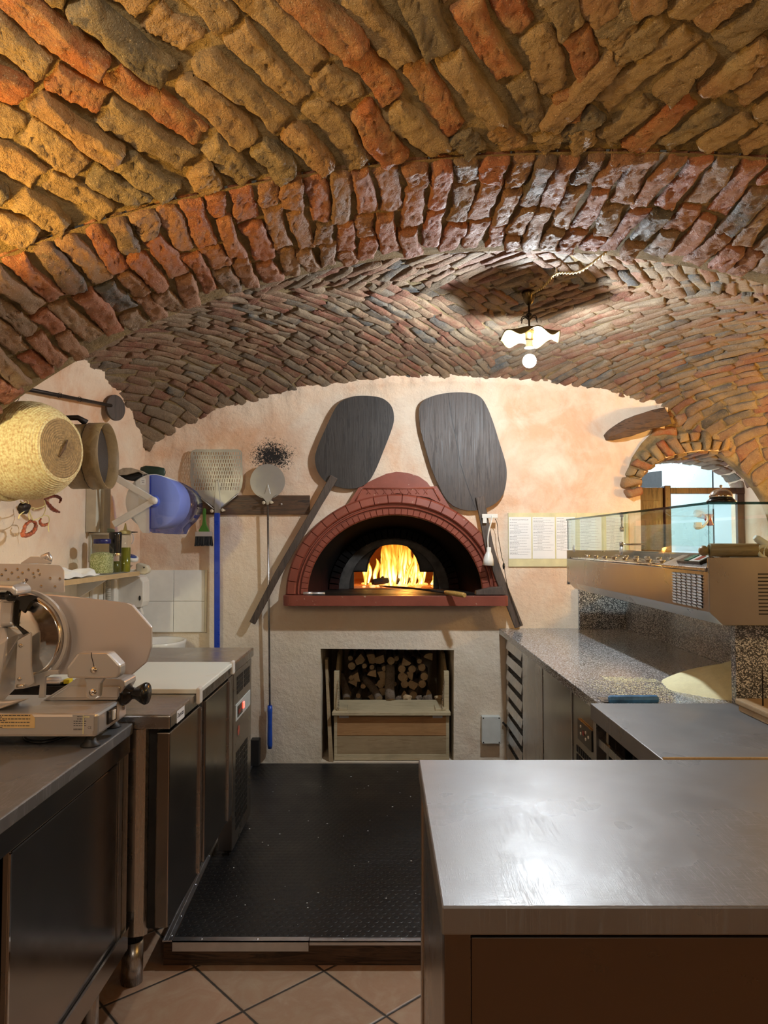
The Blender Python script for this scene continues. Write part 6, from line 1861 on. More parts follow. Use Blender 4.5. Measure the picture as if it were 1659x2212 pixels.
# duct and ledge between sieve and dispenser
mb = MB(); p = PX(228, 1100, XL+0.04); mb.box((XL+0.001, p.y-0.16, 1.478), (XL+0.055, p.y+0.03, 1.80), bev=0.003); mb.box((XL+0.001, p.y-0.10, 1.475), (XL+0.070, p.y-0.045, 1.80), bev=0.004)
o = mb.build('wall_duct', M['cream_plastic']); tag(o, 'cream vertical duct on the left wall below the sieve', 'duct')
mb = MB(); q = PX(245, 1150, XL+0.06); mb.box((XL+0.001, q.y-0.18, 1.466), (-1.395, q.y+0.10, 1.4755))
mb.box((XL+0.001, q.y-0.18, 1.33), (XL+0.012, q.y+0.10, 1.466))
o = mb.build('wall_bracket', M['cream_plastic']); tag(o, 'small cream ledge on the left wall under the duct', 'ledge')
mb = MB(); a = Vector((-1.455, q.y-0.145, 1.488)); mb.tube([a, a + Vector((0.012, 0.10, 0.0)), a+Vector((0.014, 0.12, 0))], [0.012, 0.012, 0.009], 14)
o = mb.build('mint_tube', simple('mint_green_plastic', (0.40, 0.55, 0.45), 0.4)); tag(o, 'small mint green tube lying on the cream ledge above the herb jar', 'tube')
mb = MB(); a = Vector((-1.410, q.y+0.0, 1.481)); mb.tube([a, a + Vector((0.035, 0.02, 0.0)), a + Vector((0.08, 0.03, 0))], [0.0045, 0.0045, 0.002], 8)
o = mb.build('marker_pen', M['black_plastic']); tag(o, 'black pen lying on the cream ledge and pointing right', 'pen')

# ------------------------------------------------------------------ paper towel dispenser
YD = 3.66
td = thing('towel_dispenser', 'white roll dispenser with a smoky blue cover on the left wall', 'paper dispenser', (-1.25, 3.8, 1.47))
def s8(x, y): return (235 + x*0.1145, 1000 + y*0.1145)
c = PY(*s8(800, 720), YD)
mb = MB(); mb.lathe([(0.030, 0.0), (0.136, 0.0), (0.140, 0.004), (0.140, 0.196), (0.136, 0.200), (0.030, 0.200)], (c.x, YD+0.025, c.z), (0,1,0), 64)
mb.build('paper_roll', M['paper'], td)
mb = MB()
hz = [s8(*p) for p in ((770,232),(720,238),(600,290),(480,380),(470,400),(600,345),(760,300))]
hp_ = [s8(*p) for p in ((770,230),(690,240),(560,310),(450,400),(350,560),(345,620),(580,630),(580,800),(345,810),(360,900),(470,1010),(540,1110),(590,1240),(640,1318),(770,1325))]
mb.prism([wallxz(*p, YD) for p in [s8(*q) for q in ((770,230),(690,240),(590,290),(500,360),(560,600),(560,850),(440,1000),(500,1080),(560,1190),(590,1260),(640,1318),(770,1325))]], 0.0, 0.008, MWALL(YD))
mb.build('front_housing', M['white_plastic'], td); mb = MB()
mb.prism([wallxz(*p, YD+0.235) for p in [s8(*q) for q in ((770,230),(690,240),(560,310),(440,420),(360,560),(345,720),(360,900),(470,1060),(560,1190),(590,1260),(640,1318),(770,1325))]], 0.0, 0.006, MWALL(YD+0.235))
mb.build('rear_housing', M['white_plastic'], td)
mb = MB()
cov = [s8(*p) for p in ((772,235),(830,225),(900,225),(1000,250),(1150,310),(1300,390),(1430,480),(1510,590),(1548,720),(1540,850),(1500,960),(1420,1080),(1330,1160),(1270,1225),(1220,1335),(1060,1340),(1020,1325),(830,1320),(780,1290),(770,1240))]
cvp = [wallxz(*p, YD) for p in cov]
mb.prism(cvp, -0.004, 0.240, MWALL(YD), smooth_side=True)
mb.build('blue_cover', M['blue_smoke'], td)
mb = MB()
for (q0, q1) in (((90, 250), (840, 700)), ((90, 1160), (840, 720))):
    a = PY(*s8(*q0), YD-0.02); b = PY(*s8(*q1), YD-0.02); a.x = max(a.x, XL+0.01)
    bar(mb, [a, b], [0.034, 0.030], 0.020)
mb.lathe([(0, -0.014), (0.018, -0.012), (0.020, 0.0), (0.020, 0.012)], PY(*s8(838, 712), YD-0.02), (0,1,0), 20)
mb.build('v_bracket', M['white_plastic'], td, bevel=0.003)
mb = MB(); p = PY(*s8(838, 712), YD); mb.lathe([(0.0, 0.0), (0.022, 0.0), (0.032, 0.006), (0.032, 0.02)], (c.x+0.004, YD+0.006, c.z), (0,1,0), 24); mb.build('spindle', simple('pale_blue_core', (0.35, 0.45, 0.75), 0.4), td)
# cap and glove case lying on the dispenser
cg = thing('cloth_cap', 'folded beige and black cloth cap with a white paper tag on top of the dispenser', 'cap', tuple(PY(285, 1030, YD+0.1)))
zt_ = PY(330, 1026, YD).z + 0.008
def blob(pts_px, y0, y1, Yq, k=0.0):
    mb = MB(); mb.prism([wallxz(*p, Yq) for p in pts_px], y0, y1, MWALL(Yq)); return mb
mb = blob([s8(*p) for p in ((120,235),(160,150),(270,95),(420,90),(560,130),(690,205),(640,215),(560,165),(450,190),(330,225),(200,232))], 0.0, 0.10, YD); mb.build('brim', simple('beige_cloth', (0.40, 0.34, 0.26), 0.85, 0, 0.3, 40, 0.2), cg, bevel=0.010)
mb = blob([s8(*p) for p in ((150,240),(300,235),(480,195),(640,205),(620,228),(560,262),(420,330),(300,310))], 0.01, 0.09, YD); mb.build('lining', M['black_rubber'], cg, bevel=0.008)
mb = MB(); a = wallxz(*s8(600, 290), YD-0.03); b = wallxz(*s8(698, 415), YD-0.03)
mb.prism([(a[0], a[1]-0.004), (a[0]+0.008, a[1]+0.004), (b[0]-0.008, a[1]+0.004), (b[0], a[1]-0.004), (b[0], b[1]+0.004), (b[0]-0.003, b[1]), (a[0]+0.003, b[1]), (a[0], b[1]+0.004)], -0.0005, 0.0005, MWALL(YD-0.034)); tg_ = mb.build('paper_tag', M['paper'], cg)
mb = MB(); mb.quad((a[0]+0.006, YD-0.0348, a[1]-0.014), (b[0]-0.006, YD-0.0348, a[1]-0.014), (b[0]-0.006, YD-0.0348, a[1]-0.011), (a[0]+0.006, YD-0.0348, a[1]-0.011)); mb.quad((a[0]+0.008, YD-0.0348, a[1]-0.022), (b[0]-0.006, YD-0.0348, a[1]-0.022), (b[0]-0.006, YD-0.0348, a[1]-0.019), (a[0]+0.008, YD-0.0348, a[1]-0.019)); mb.build('printed_lines', M['ink_grey'], tg_, recalc=False)
mb = MB(); mb.tube([PY(*s8(645, 215), YD-0.02), PY(*s8(645, 285), YD-0.034)], 0.0008, 5); mb.build('tag_string', M['white_plastic'], cg)
mb = MB(); p = PY(*s8(700, 172), YD+0.08); q = PY(*s8(1070, 185), YD+0.08); p = PY(*s8(600, 150), YD+0.08)
mb.tube([p, p.lerp(q, 0.2), p.lerp(q, 0.7), p.lerp(q, 0.93), q], [0.008, 0.0125, 0.012, 0.010, 0.003], 14, flat=2.4)
o = mb.build('green_case', simple('dark_green_case', (0.012, 0.035, 0.022), 0.5)); tag(o, 'flat dark green case lying on top of the blue dispenser cover', 'case')

# ------------------------------------------------------------------ straw basket
def mat_straw(name, c1, c2, c3, freq):
    t = NT(name)
    s = t.sep(t.mapping())
    d = t.math('SQRT', t.math('ADD', t.math('MULTIPLY', s[1], s[1]), t.math('MULTIPLY', s[2], s[2])))
    return t
BA = math.radians(15)
bax = Vector((math.cos(BA), -math.sin(BA), 0.02)).normalized()
bcn = Vector((-1.205, 2.69, 1.778))
def mat_basket():
    t = NT('coiled_straw')
    n = t.noise(110, 3, 0.6)
    col = t.ramp(n, [(0.3, (0.46, 0.28, 0.12)), (0.55, (0.66, 0.57, 0.30)), (0.75, (0.78, 0.71, 0.42))])
    return t.setp(col, 0.75, 0.0, t.bump(t.noise(170, 3, 0.7), 0.5, 0.004))
M['straw'] = mat_basket()
bk = thing('straw_basket', 'big round coiled straw basket hanging bottom outwards on the left wall', 'basket', tuple(bcn + Vector((-0.1, 0, -0.2))))
# outline: radius against depth behind the base disc, coils modelled as ridges
prof_pts = [(0.0, 0.0), (0.108, -0.002), (0.128, -0.012), (0.155, -0.045), (0.176, -0.090), (0.184, -0.140), (0.182, -0.185), (0.174, -0.222), (0.168, -0.235)]
dens = smooth_open([Vector((a, b, 0)) for a, b in prof_pts], 14)
L = [0]
for i in range(1, len(dens)): L.append(L[-1] + (dens[i]-dens[i-1]).length)
tot = L[-1]; step = 0.0016; prof = []
q = 0.0; i = 0
while q < tot:
    while i < len(L)-2 and L[i+1] < q: i += 1
    f = (q-L[i])/max(1e-9, L[i+1]-L[i]); p = dens[i].lerp(dens[i+1], f); d = (dens[i+1]-dens[i]).normalized(); nrm = Vector((-d.y, d.x, 0))
    if nrm.x*1 + nrm.y*0.5 < 0: nrm = -nrm
    ridge = 0.0026*abs(math.sin(PI*q/0.0092))
    p = p + nrm*ridge
    prof.append((max(p.x, 0), p.y)); q += step
kb = int(0.112/step)
mb = MB(); mb.lathe(prof[:kb+1], bcn, bax, 96, wave=lambda r, h, t: (r, h + 0.0005*math.sin(t*60+h*900))); base = mb.build('base_disc', mat_steel and simple('straw_painted_shaded', (0.30, 0.20, 0.09), 0.8, 0, 0.35, 90, 0.5), bk)  # same straw, the shade on the turned-away base put into its colour
mb = MB(); mb.lathe(prof[kb:], bcn, bax, 96, wave=lambda r, h, t: (r*(1+0.0030*math.sin(t*90+h*500)), h)); mb.build('wall', M['straw'], bk)
mb = MB(); mb.tube([bcn + bax*0.006 + Vector((-0.006, -0.02, -0.034)), bcn + bax*0.008, bcn + bax*0.006 + Vector((0.006, 0.02, 0.034))], [0.003, 0.006, 0.003], 8); mb.build('stub', M['wood_beam'], bk)
# second basket rim seen behind
mb = MB(); cc = bcn - bax*0.230; mb.lathe([(0.166, 0.0), (0.186, -0.005), (0.190, -0.018), (0.172, -0.022)], cc, bax, 60); mb.build('rim', M['straw'], bk)

# sieve
SA = math.radians(-3); sax = Vector((math.cos(SA), -math.sin(SA), 0.03)).normalized()
scn = PX(235, 985, -1.205)
sv = thing('flour_sieve', 'round wooden flour sieve with dark mesh hung beside the straw basket', 'sieve', tuple(scn - Vector((0.1, 0, 0.15))))
def band(mb, r0, r1, h0, h1): mb.lathe([(r0, h0), (r1, h0), (r1, h1), (r0, h1), (r0, h0)], scn, sax, 64)
M['sieve_wood'] = mat_wood('bent_beech_band', (0.20, 0.13, 0.055), (0.29, 0.20, 0.095), (6, 3, 3), 0.5, 0.15)
mb = MB(); band(mb, 0.140, 0.145, -0.070, 0.0); mb.build('outer_band', M['sieve_wood'], sv)
mb = MB(); band(mb, 0.137, 0.1415, -0.155, -0.066); mb.build('inner_band', M['sieve_wood'], sv)
mb = MB(); mb.lathe([(0.0, -0.048), (0.140, -0.048)], scn, sax, 48); mb.lathe([(0.0, -0.050), (0.140, -0.050)], scn, sax, 48); mb.build('mesh', simple('fine_dark_mesh', (0.07, 0.06, 0.055), 0.5, 0.5, 0.3, 200), sv)
mb = MB(); n = 50; pts = []
a_, b_ = mb.frame(scn, sax)
for k in range(n):
    t = 2*PI*k/n; pts.append(scn + sax*(-0.071 + 0.0015*math.sin(k*2.3)) + a_*math.cos(t)*0.1435 + b_*math.sin(t)*0.1435)
mb.tube(pts + [pts[0]], 0.0022, 6, caps=False); mb.build('lacing', M['black_iron'], sv)
mb = MB(); t0 = scn + Vector((-0.10, 0, 0.145)); mb.tube([t0, t0 + Vector((-0.03, -0.02, 0.02)), Vector((XL+0.004, t0.y-0.05, t0.z+0.015))], [0.016, 0.012, 0.006], 8); mb.build('hanger', M['black_iron'], sv)

# small iron peel (disc on a rod)
ir_ = thing('iron_peel', 'thin black iron rod with an oval wooden disc end hung high on the left wall', 'oven tool', tuple(PX(150, 855, -1.47)))
a = PX(20, 833, -1.470); b = PX(240, 876, -1.455)
mb = MB(); mb.tube([a, b], 0.0085, 10)
for f in (0.42, 0.62): p = a.lerp(b, f); d = (b-a).normalized(); mb.lathe([(0.0115, -0.006), (0.013, 0.0), (0.0115, 0.006)], p, d, 12)
mb.build('rod', M['black_iron'], ir_)
c = PX(249, 881, -1.450)
mb = MB()
# disc seen obliquely, faces the room
pl_ = [(0.092*math.cos(2*PI*k/36), 0.062*math.sin(2*PI*k/36)*(1.0)) for k in range(36)]
mb.prism([(u*0.72, v*1.12) for u, v in pl_], -0.007, 0.007, basis((0.42, 0.9, 0), (0, 0, 1), (0.9, -0.42, 0), c)); mb.build('disc', M['wood_brown'], ir_, bevel=0.002)
for (px, py) in ((38, 842), (50, 843)):
    p = PX(px, py, -1.470); q_ = bcn + Vector((-0.22, 0.04, 0.17)); mb = MB(); mb.tube([p, p.lerp(q_, 0.5) + Vector((0, 0.01, -0.01)), q_], 0.0012, 5); mb.build('string', M['black_iron'], bk)

# dried peppers
def pepper(name, pts, rs, lab, mat, cat='dried pepper'):
    mb = MB(); mb.tube(smooth_open(pts, 5), [rs[0] + (rs[1]-rs[0])*abs(math.sin(PI*i/(5*(len(pts)-1)))) + 0.0012*math.sin(i*2.1) for i in range(5*(len(pts)-1)+1)], 8)
    o = mb.build(name, mat); tag(o, lab, cat, 'dried things strung under the basket'); return o
M['chili'] = simple('dried_chilli_skin', (0.16, 0.030, 0.012), 0.35, 0, 0.4, 40, 0.5)
M['ring_pepper'] = simple('dried_ring_skin', (0.34, 0.085, 0.035), 0.4, 0, 0.7, 60, 0.5)
def s9(x, y): return (x*0.1627, 900 + y*0.1627)
Xp = -1.40
def pp_(pts, X=Xp): return [PX(*s9(*p), X) for p in pts]
pepper('dried_chilli', pp_(((590,1100),(650,1075),(720,1055),(780,1070),(808,1100),(790,1140))), (0.003, 0.007), 'curled dark red dried chilli, upper one of the two sticking out right of the basket', M['chili'])
pepper('dried_chilli', pp_(((600,1110),(640,1160),(690,1220),(740,1250),(795,1270))), (0.003, 0.009), 'straight dark red dried chilli, lower one of the two sticking out right of the basket', M['chili'])
pepper('dried_pepper_ring', pp_(((405,1385),(340,1440),(315,1520),(300,1570),(360,1575),(440,1530),(475,1460),(460,1400),(405,1385))), (0.005, 0.009), 'larger dried red pepper ring hanging on string under the basket', M['ring_pepper'])
pepper('dried_pepper_ring', pp_(((545,1350),(530,1400),(560,1440),(610,1435),(640,1415))), (0.003, 0.007), 'smaller orange dried pepper ring beside the larger one', M['ring_pepper'])
mb = MB(); mb.tube(pp_(((260,1230),(300,1190),(350,1200),(330,1250),(270,1270))), [0.010, 0.016, 0.018, 0.014, 0.008], 10)
o = mb.build('dark_tag', M['black_iron']); tag(o, 'small dark grey pouch tied in the string under the basket', 'pouch')
mb = MB()
M['yellow_string'] = simple('yellow_twine', (0.72, 0.62, 0.28), 0.7, 0, 0.15)
for g in (((350,1090),(375,1140),(365,1180),(385,1200),(380,1290),(390,1370)), ((385,1200),(400,1290),(440,1380)), ((440,1380),(520,1350),(575,1310),(605,1230),(600,1180),(590,1110)), ((575,1310),(640,1320),(655,1380),(640,1450),(650,1530)), ((270,1120),(300,1150),(340,1130)), ((370,1230),(320,1260),(260,1310),(250,1360)), ((400,1220),(450,1210),(440,1250)), ((450,1230),(560,1200),(600,1170))):
    mb.tube(smooth_open(pp_(g, Xp+0.008), 4), 0.0022, 6)
o = mb.build('yellow_twine', M['yellow_string']); tag(o, 'knotted yellow twine holding the dried peppers under the basket', 'string')
# ================================================================== RIGHT SIDE
# ------------------------------------------------------------------ near work table
wt = thing('work_table', 'big scratched stainless work table in the right foreground', 'work table', (0.75, 1.4, 0))
mb = MB(); mb.box((0.083, 1.060, HC-0.041), (1.42, 1.760, HC), bev=0.003); mb.build('worktop', M['steel_top'], wt)
mb = MB(); mb.box((0.087, 1.068, 0.10), (0.125, 1.106, HC-0.041), bev=0.002); mb.build('leg', M['steel_dimmed'], wt)
mb = MB(); mb.box((1.375, 1.068, 0.10), (1.413, 1.106, HC-0.041), bev=0.002); mb.build('leg', M['steel'], wt)
mb = MB(); mb.box((0.087, 1.715, 0.10), (0.125, 1.753, HC-0.041), bev=0.002); mb.build('leg', M['steel'], wt)
mb = MB(); mb.box((1.375, 1.715, 0.10), (1.413, 1.753, HC-0.041), bev=0.002); mb.build('leg', M['steel'], wt)
mb = MB(); mb.box((0.127, 1.076, 0.14), (1.373, 1.084, HC-0.052), bev=0.001); mb.build('front_panel', M['steel_dimmed'] if 'steel_dimmed' in M else M['steel_case'], wt)
mb = MB(); mb.box((0.092, 1.11, 0.14), (0.098, 1.712, HC-0.045)); mb.build('side_panel', M['steel'], wt)
mb = MB(); mb.box((0.127, 1.70, 0.14), (1.373, 1.708, HC-0.045)); mb.build('back_panel', M['steel'], wt)
for (x, y) in ((0.106, 1.087), (1.394, 1.087), (0.106, 1.734), (1.394, 1.734)):
    mb = MB(); mb.cyl((x, y, 0.0), (x, y, 0.10), 0.018, 18); mb.build('foot', M['steel'], wt)

# ------------------------------------------------------------------ second steel table
wt2 = thing('side_table', 'lower-lying stainless worktop between the near table and the granite counter', 'work table', (1.2, 2.1, 0))
XS = 0.675
mb = MB(); mb.box((XS, 1.772, HC-0.055), (1.75, 2.385, HC-0.004), bev=0.002); mb.build('worktop', M['steel_top2'] if 'steel_top2' in M else M['steel_top'], wt2)
mb = MB(); mb.box((XS+0.002, 1.774, HC-0.004), (1.75, 1.779, HC+0.001)); mb.build('front_edge', M['wood_shelf'], wt2)
for (x, y) in ((XS+0.022, 2.360), (XS+0.022, 1.80), (1.72, 2.36), (1.72, 1.80)):
    mb = MB(); mb.box((x-0.016, y-0.016, 0.0), (x+0.016, y+0.016, HC-0.055)); mb.build('leg', M['steel'], wt2)
mb = MB(); mb.box((XS+0.012, 1.80, 0.56), (1.73, 2.36, 0.585)); mb.build('shelf', M['steel'], wt2)
mb = MB(); mb.box((XS+0.012, 1.82, HC-0.13), (XS+0.022, 2.34, HC-0.105)); mb.build('rail', M['steel'], wt2)
mb = MB(); mb.box((1.73, 1.80, 0.1), (1.74, 2.36, HC-0.06)); mb.box((0.80, 2.345, 0.1), (1.73, 2.355, HC-0.06)); mb.build('back_panel', M['steel_dark'], wt2)

# ------------------------------------------------------------------ granite pizza counter
XG = 0.708; ZG = 0.897; XC = 0.735
gc = thing('granite_counter', 'speckled grey granite pizza counter over stainless drawers and fridge, along the right', 'counter', (1.1, 3.4, 0))
mb = MB(); mb.box((XG, 2.392, ZG-0.034), (1.52, YB-0.003, ZG), bev=0.002); mb.build('granite_top', M['granite'], gc)
mb = MB(); mb.box((XC+0.025, 2.395, 0.10), (1.50, YB-0.02, ZG-0.035)); mb.build('carcass', M['steel_dark'], gc)
mb = MB(); mb.box((XC+0.002, 3.395, 0.12), (XC+0.030, 3.88, ZG-0.036), bev=0.002); mb.build('plain_panel', M['steel'], gc)
mb = MB(); mb.box((XC+0.002, 2.870, 0.14), (XC+0.030, 3.375, ZG-0.050), bev=0.004); mb.build('door', M['steel_dark'], gc)
mb = MB(); mb.box((XC+0.002, 2.398, 0.12), (XC+0.030, 2.850, ZG-0.036), bev=0.002); mp = mb.build('machine_panel', M['steel_dark'], gc)
mb = MB(); mb.box((XC-0.001, 2.851, 0.12), (XC+0.028, 2.868, ZG-0.038)); mb.build('door_frame', M['steel'], gc)
mb = MB(); mb.box((XC+0.010, 3.377, 0.12), (XC+0.030, 3.393, ZG-0.038)); mb.build('gap_strip', M['black_rubber'], gc)
# dough tray drawers
for i in range(9):
    zt_ = ZG - 0.050 - 0.0895*i
    if zt_ < 0.16: break
    mb = MB(); z0 = zt_ - 0.062
    mb.prism([(XC+0.022, z0), (XC-0.004, z0+0.006), (XC+0.004, zt_-0.006), (XC-0.002, zt_), (XC+0.022, zt_)], 3.892, 4.36, MWALL(0.0)); mb.build('tray_drawer', M['steel'], gc)
mb = MB(); mb.box((XC+0.010, 4.362, 0.12), (XC+0.030, YB-0.01, ZG-0.036)); mb.build('corner_post', M['steel'], gc)
mb = MB(); mb.box((XC+0.024, 3.885, 0.12), (XC+0.026, 4.362, ZG-0.036)); mb.build('drawer_gap_shade', M['black_rubber'], gc)  # black sheet painting the shadow in the gaps between the drawers
# controls
def pxX(px, py, X): return PX(px, py, X)
a = PX(1255, 1533, XC); b = PX(1281, 1575, XC)
mb = MB(); mb.box((XC-0.006, b.y, 0.690), (XC+0.002, a.y+0.03, 0.765), bev=0.002); cp2 = mb.build('controller', M['black_plastic'], mp)
cyc = (b.y + a.y + 0.03)/2
for (dy, dz) in ((0.045, 0.018), (0.045, -0.008), (-0.02, 0.012), (-0.02, -0.012), (-0.055, 0.004)):
    mb = MB(); mb.lathe([(0, -0.003), (0.006, -0.002), (0.006, 0.002)], (XC-0.006, cyc+dy, 0.728+dz), (1, 0, 0), 12); mb.build('button', M['white_plastic'], cp2)
mb = MB(); mb.box((XC-0.0075, cyc+0.002, 0.722), (XC-0.006, cyc+0.024, 0.738)); mb.build('red_digits', simple('dull_red_digits', (0.30, 0.02, 0.02), 0.4), cp2)
slots(mp, 'vent_grille', XC+0.001, 2.42, 2.80, 0.20, 0.66, 14, 14, M['vent_black'] if 'vent_black' in M else M['black_rubber'], 0.30, -1)
# upstands
XU = 1.482
up = thing('granite_upstand', 'grey granite upstand rising behind the granite counter under the topping unit', 'upstand', (1.4, 3.4, ZG))
mb = MB(); mb.box((1.195, YB-0.026, ZG+0.0005), (XU-0.002, YB-0.004, 1.145), bev=0.001); mb.build('end_slab', M['granite'], up)
mb = MB(); mb.box((XU, 2.425, ZG+0.0005), (XU+0.03, YB-0.004, 1.163), bev=0.001); mb.build('side_slab', M['granite'], up)
mb = MB(); mb.box((1.154, 2.388, ZG+0.0005), (1.85, 2.420, 1.163), bev=0.001); mb.build('front_slab', M['granite'], up)
# ------------------------------------------------------------------ topping unit
XD0, XD1 = 1.032, 1.420; YD0, YD1 = 2.300, 4.085
tu = thing('topping_unit', 'refrigerated topping unit with a glass case over rows of steel pans, on the granite upstand', 'display case', (1.22, 3.2, 1.165))
prof_ = [(XD0, 1.206), (XD0+0.042, 1.1655), (XD1, 1.1655), (XD1, 1.378), (XD1-0.012, 1.378), (XD1-0.012, 1.334), (XD0, 1.334)]
mb = MB(); mb.prism(prof_, YD0+0.012, YD1-0.008, MWALL(0.0)); mb.build('body', M['steel_case'], tu, bevel=0.001)
mb = MB(); mb.prism([(XD0-0.001, 1.206), (XD0+0.042, 1.1645), (XD1+0.3, 1.1645), (XD1+0.3, 1.380), (XD0-0.001, 1.380)], YD0, YD0+0.012, MWALL(0.0)); ep = mb.build('end_plate', M['steel_case'], tu, bevel=0.002)
mb = MB()
for j in range(12): mb.box((1.188, YD0-0.001, 1.325-0.0115*j), (1.245, YD0+0.001, 1.329-0.0115*j))
mb.build('end_vent', M['vent_dark'], ep)
mb = MB(); mb.box((XD0, YD1-0.008, 1.19), (XD1, YD1, 1.382)); mb.build('far_plate', M['steel_case'], tu)
mb = MB(); mb.add([(XD0-0.006, YD0+0.013, 1.346), (XD0-0.006, 2.680, 1.346), (XD0+0.075, 2.680, 1.382), (XD0+0.075, YD0+0.013, 1.382), (XD0-0.006, YD0+0.013, 1.335), (XD0-0.006, 2.680, 1.335), (XD0+0.075, 2.680, 1.337), (XD0+0.075, YD0+0.013, 1.337)],
  [(0,1,2,3), (7,6,5,4), (0,4,5,1), (1,5,6,2), (2,6,7,3), (3,7,4,0)]); cs = mb.build('control_shelf', M['steel_case'], tu, bevel=0.002)
# switch module on the sloping shelf
sl = Vector((0.079, 0, 0.036)).normalized(); Mcs = basis(sl, (0, 1, 0), sl.cross(Vector((0,1,0))), (XD0-0.006, YD0, 1.346))
if (Mcs @ Vector((0,0,1)) - Mcs @ Vector((0,0,0))).z < 0: sgn = -1
else: sgn = 1
mb = MB(); mb.box((0.018, 0.085, 0.0), (0.070, 0.270, 0.010*sgn), M=Mcs, bev=0.0); sm_ = mb.build('switch_module', M['black_plastic'], cs)
mb = MB(); mb.box((0.024, 0.180, 0.010*sgn), (0.064, 0.215, 0.013*sgn), M=Mcs); mb.build('green_switch', simple('green_switch_plastic', (0.02, 0.20, 0.14), 0.25), sm_)
mb = MB(); mb.box((0.022, 0.095, 0.010*sgn), (0.066, 0.172, 0.0112*sgn), M=Mcs); kp = mb.build('keypad', M['grey_plastic'], sm_)
mb = MB(); mb.box((0.028, 0.112, 0.0112*sgn), (0.060, 0.145, 0.0122*sgn), M=Mcs); mb.build('red_display', simple('red_display_window', (0.35, 0.03, 0.02), 0.25), kp)
# front louvres
mb = MB(); ny, nz = 6, 11; y0, y1, z0, z1 = 2.345, 2.590, 1.212, 1.322
dy = (y1-y0)/ny; dz = (z1-z0)/nz
for i in range(ny):
    for j in range(nz):
        ya = y0+dy*(i+0.12); yb_ = y0+dy*(i+0.88); za = z0+dz*(j+0.15); zb_ = z0+dz*(j+0.85)
        mb.add([(XD0-0.0006, ya, za), (XD0-0.0006, yb_, za), (XD0-0.006, yb_, zb_), (XD0-0.006, ya, zb_), (XD0-0.0006, yb_, zb_), (XD0-0.0006, ya, zb_)], [(0,1,2,3), (3,2,4,5)])
lv = mb.build('front_louvres', M['alu'], tu); 
mb = MB()
for i in range(ny):
    for j in range(nz):
        ya = y0+dy*(i+0.12); yb_ = y0+dy*(i+0.88); zb_ = z0+dz*(j+0.88)
        mb.box((XD0-0.0012, ya, zb_-0.001), (XD0-0.0003, yb_, zb_+dz*0.16))
mb.build('louvre_gaps', M['vent_dark'], lv)
# glass case
gz0, gz1 = 1.386, 1.548
mb = MB(); mb.box((XD0+0.004, YD0+0.004, gz0), (XD0+0.009, YD1-0.004, gz1)); mb.build('front_pane', M['glass'], tu)
mb = MB(); mb.box((XD0+0.010, YD0+0.014, gz0), (XD1+0.25, YD0+0.019, gz1)); mb.build('near_pane', M['glass'], tu)
mb = MB(); mb.box((XD0+0.010, YD1-0.009, 1.383), (XD1, YD1-0.004, gz1)); mb.build('far_pane', M['glass'], tu)
mb = MB(); mb.box((XD1-0.010, YD0+0.012, gz0), (XD1-0.005, YD1-0.01, gz1-0.03)); mb.build('rear_pane', M['glass'], tu)
mb = MB(); mb.box((XD0, YD0, gz1+0.0005), (XD1+0.25, YD1, gz1+0.0085)); mb.build('top_pane', M['glass'], tu)
mb = MB(); mb.box((XD0-0.001, YD0-0.001, gz1+0.0003), (XD0+0.001, YD1, gz1+0.0088)); mb.box((XD0-0.001, YD0-0.0016, gz1+0.0003), (XD1+0.25, YD0+0.0006, gz1+0.0088)); mb.box((XD0+0.003, YD0+0.003, gz0), (XD0+0.0045, YD0+0.0045, gz1)); mb.box((XD0+0.004, YD1-0.005, 1.385), (XD0+0.009, YD1-0.0035, gz1))
mb.build('glass_edges', M['glass_edge'] if 'glass_edge' in M else M['glass_dark'], tu)
for (px, py) in ((1343, 1112), (1343, 1143), (1342, 1176)):
    mb = MB(); p = PX(px, py, XD0+0.012); mb.lathe([(0, -0.006), (0.011, -0.006), (0.012, 0.0), (0.011, 0.006), (0, 0.006)], p, (1,0,0), 16); mb.build('glass_clamp', M['chrome'], tu)
mb = MB(); a = PX(1343, 1112, XD0+0.014); b = PX(1343, 1143, XD0+0.014); mb.tube([a, b], 0.004, 8); a = PX(1342, 1176, XD0+0.016); mb.tube([a, a + Vector((0.10, 0, 0))], 0.004, 8); mb.build('clamp_bar', M['chrome'], tu)
for px in (1240, 1342):
    mb = MB(); p = PX(px, 1189, XD0+0.010); mb.lathe([(0, -0.003), (0.019, -0.003), (0.019, 0.003), (0, 0.003)], (p.x, p.y, gz0+0.004), (1,0,0), 20); mb.build('foot_clamp', M['alu'], tu)
# pans: one prototype, copies
pn = thing('steel_pan', 'open steel ingredient pan in the topping unit, one of two long rows under the glass', 'food pan', (0, 0, 0), 'steel pans in the topping unit')
mb = MB(); W_, D_ = 0.150, 0.148
o_ = [(-W_/2, -D_/2), (W_/2, -D_/2), (W_/2, D_/2), (-W_/2, D_/2)]
i_ = [(-W_/2+0.010, -D_/2+0.010), (W_/2-0.010, -D_/2+0.010), (W_/2-0.010, D_/2-0.010), (-W_/2+0.010, D_/2-0.010)]
vs = [(x, y, 0.004) for x, y in o_] + [(x, y, 0.006) for x, y in i_] + [(x*0.9, y*0.9, -0.06) for x, y in i_] + [(x, y, 0.0) for x, y in o_]
mb.add(vs, [(0,1,5,4), (1,2,6,5), (2,3,7,6), (3,0,4,7), (4,5,9,8), (5,6,10,9), (6,7,11,10), (7,4,8,11), (8,9,10,11), (0,12,13,1), (1,13,14,2), (2,14,15,3), (3,15,12,0)])
mb.build('tray', M['chrome'], pn, bevel=0.002)
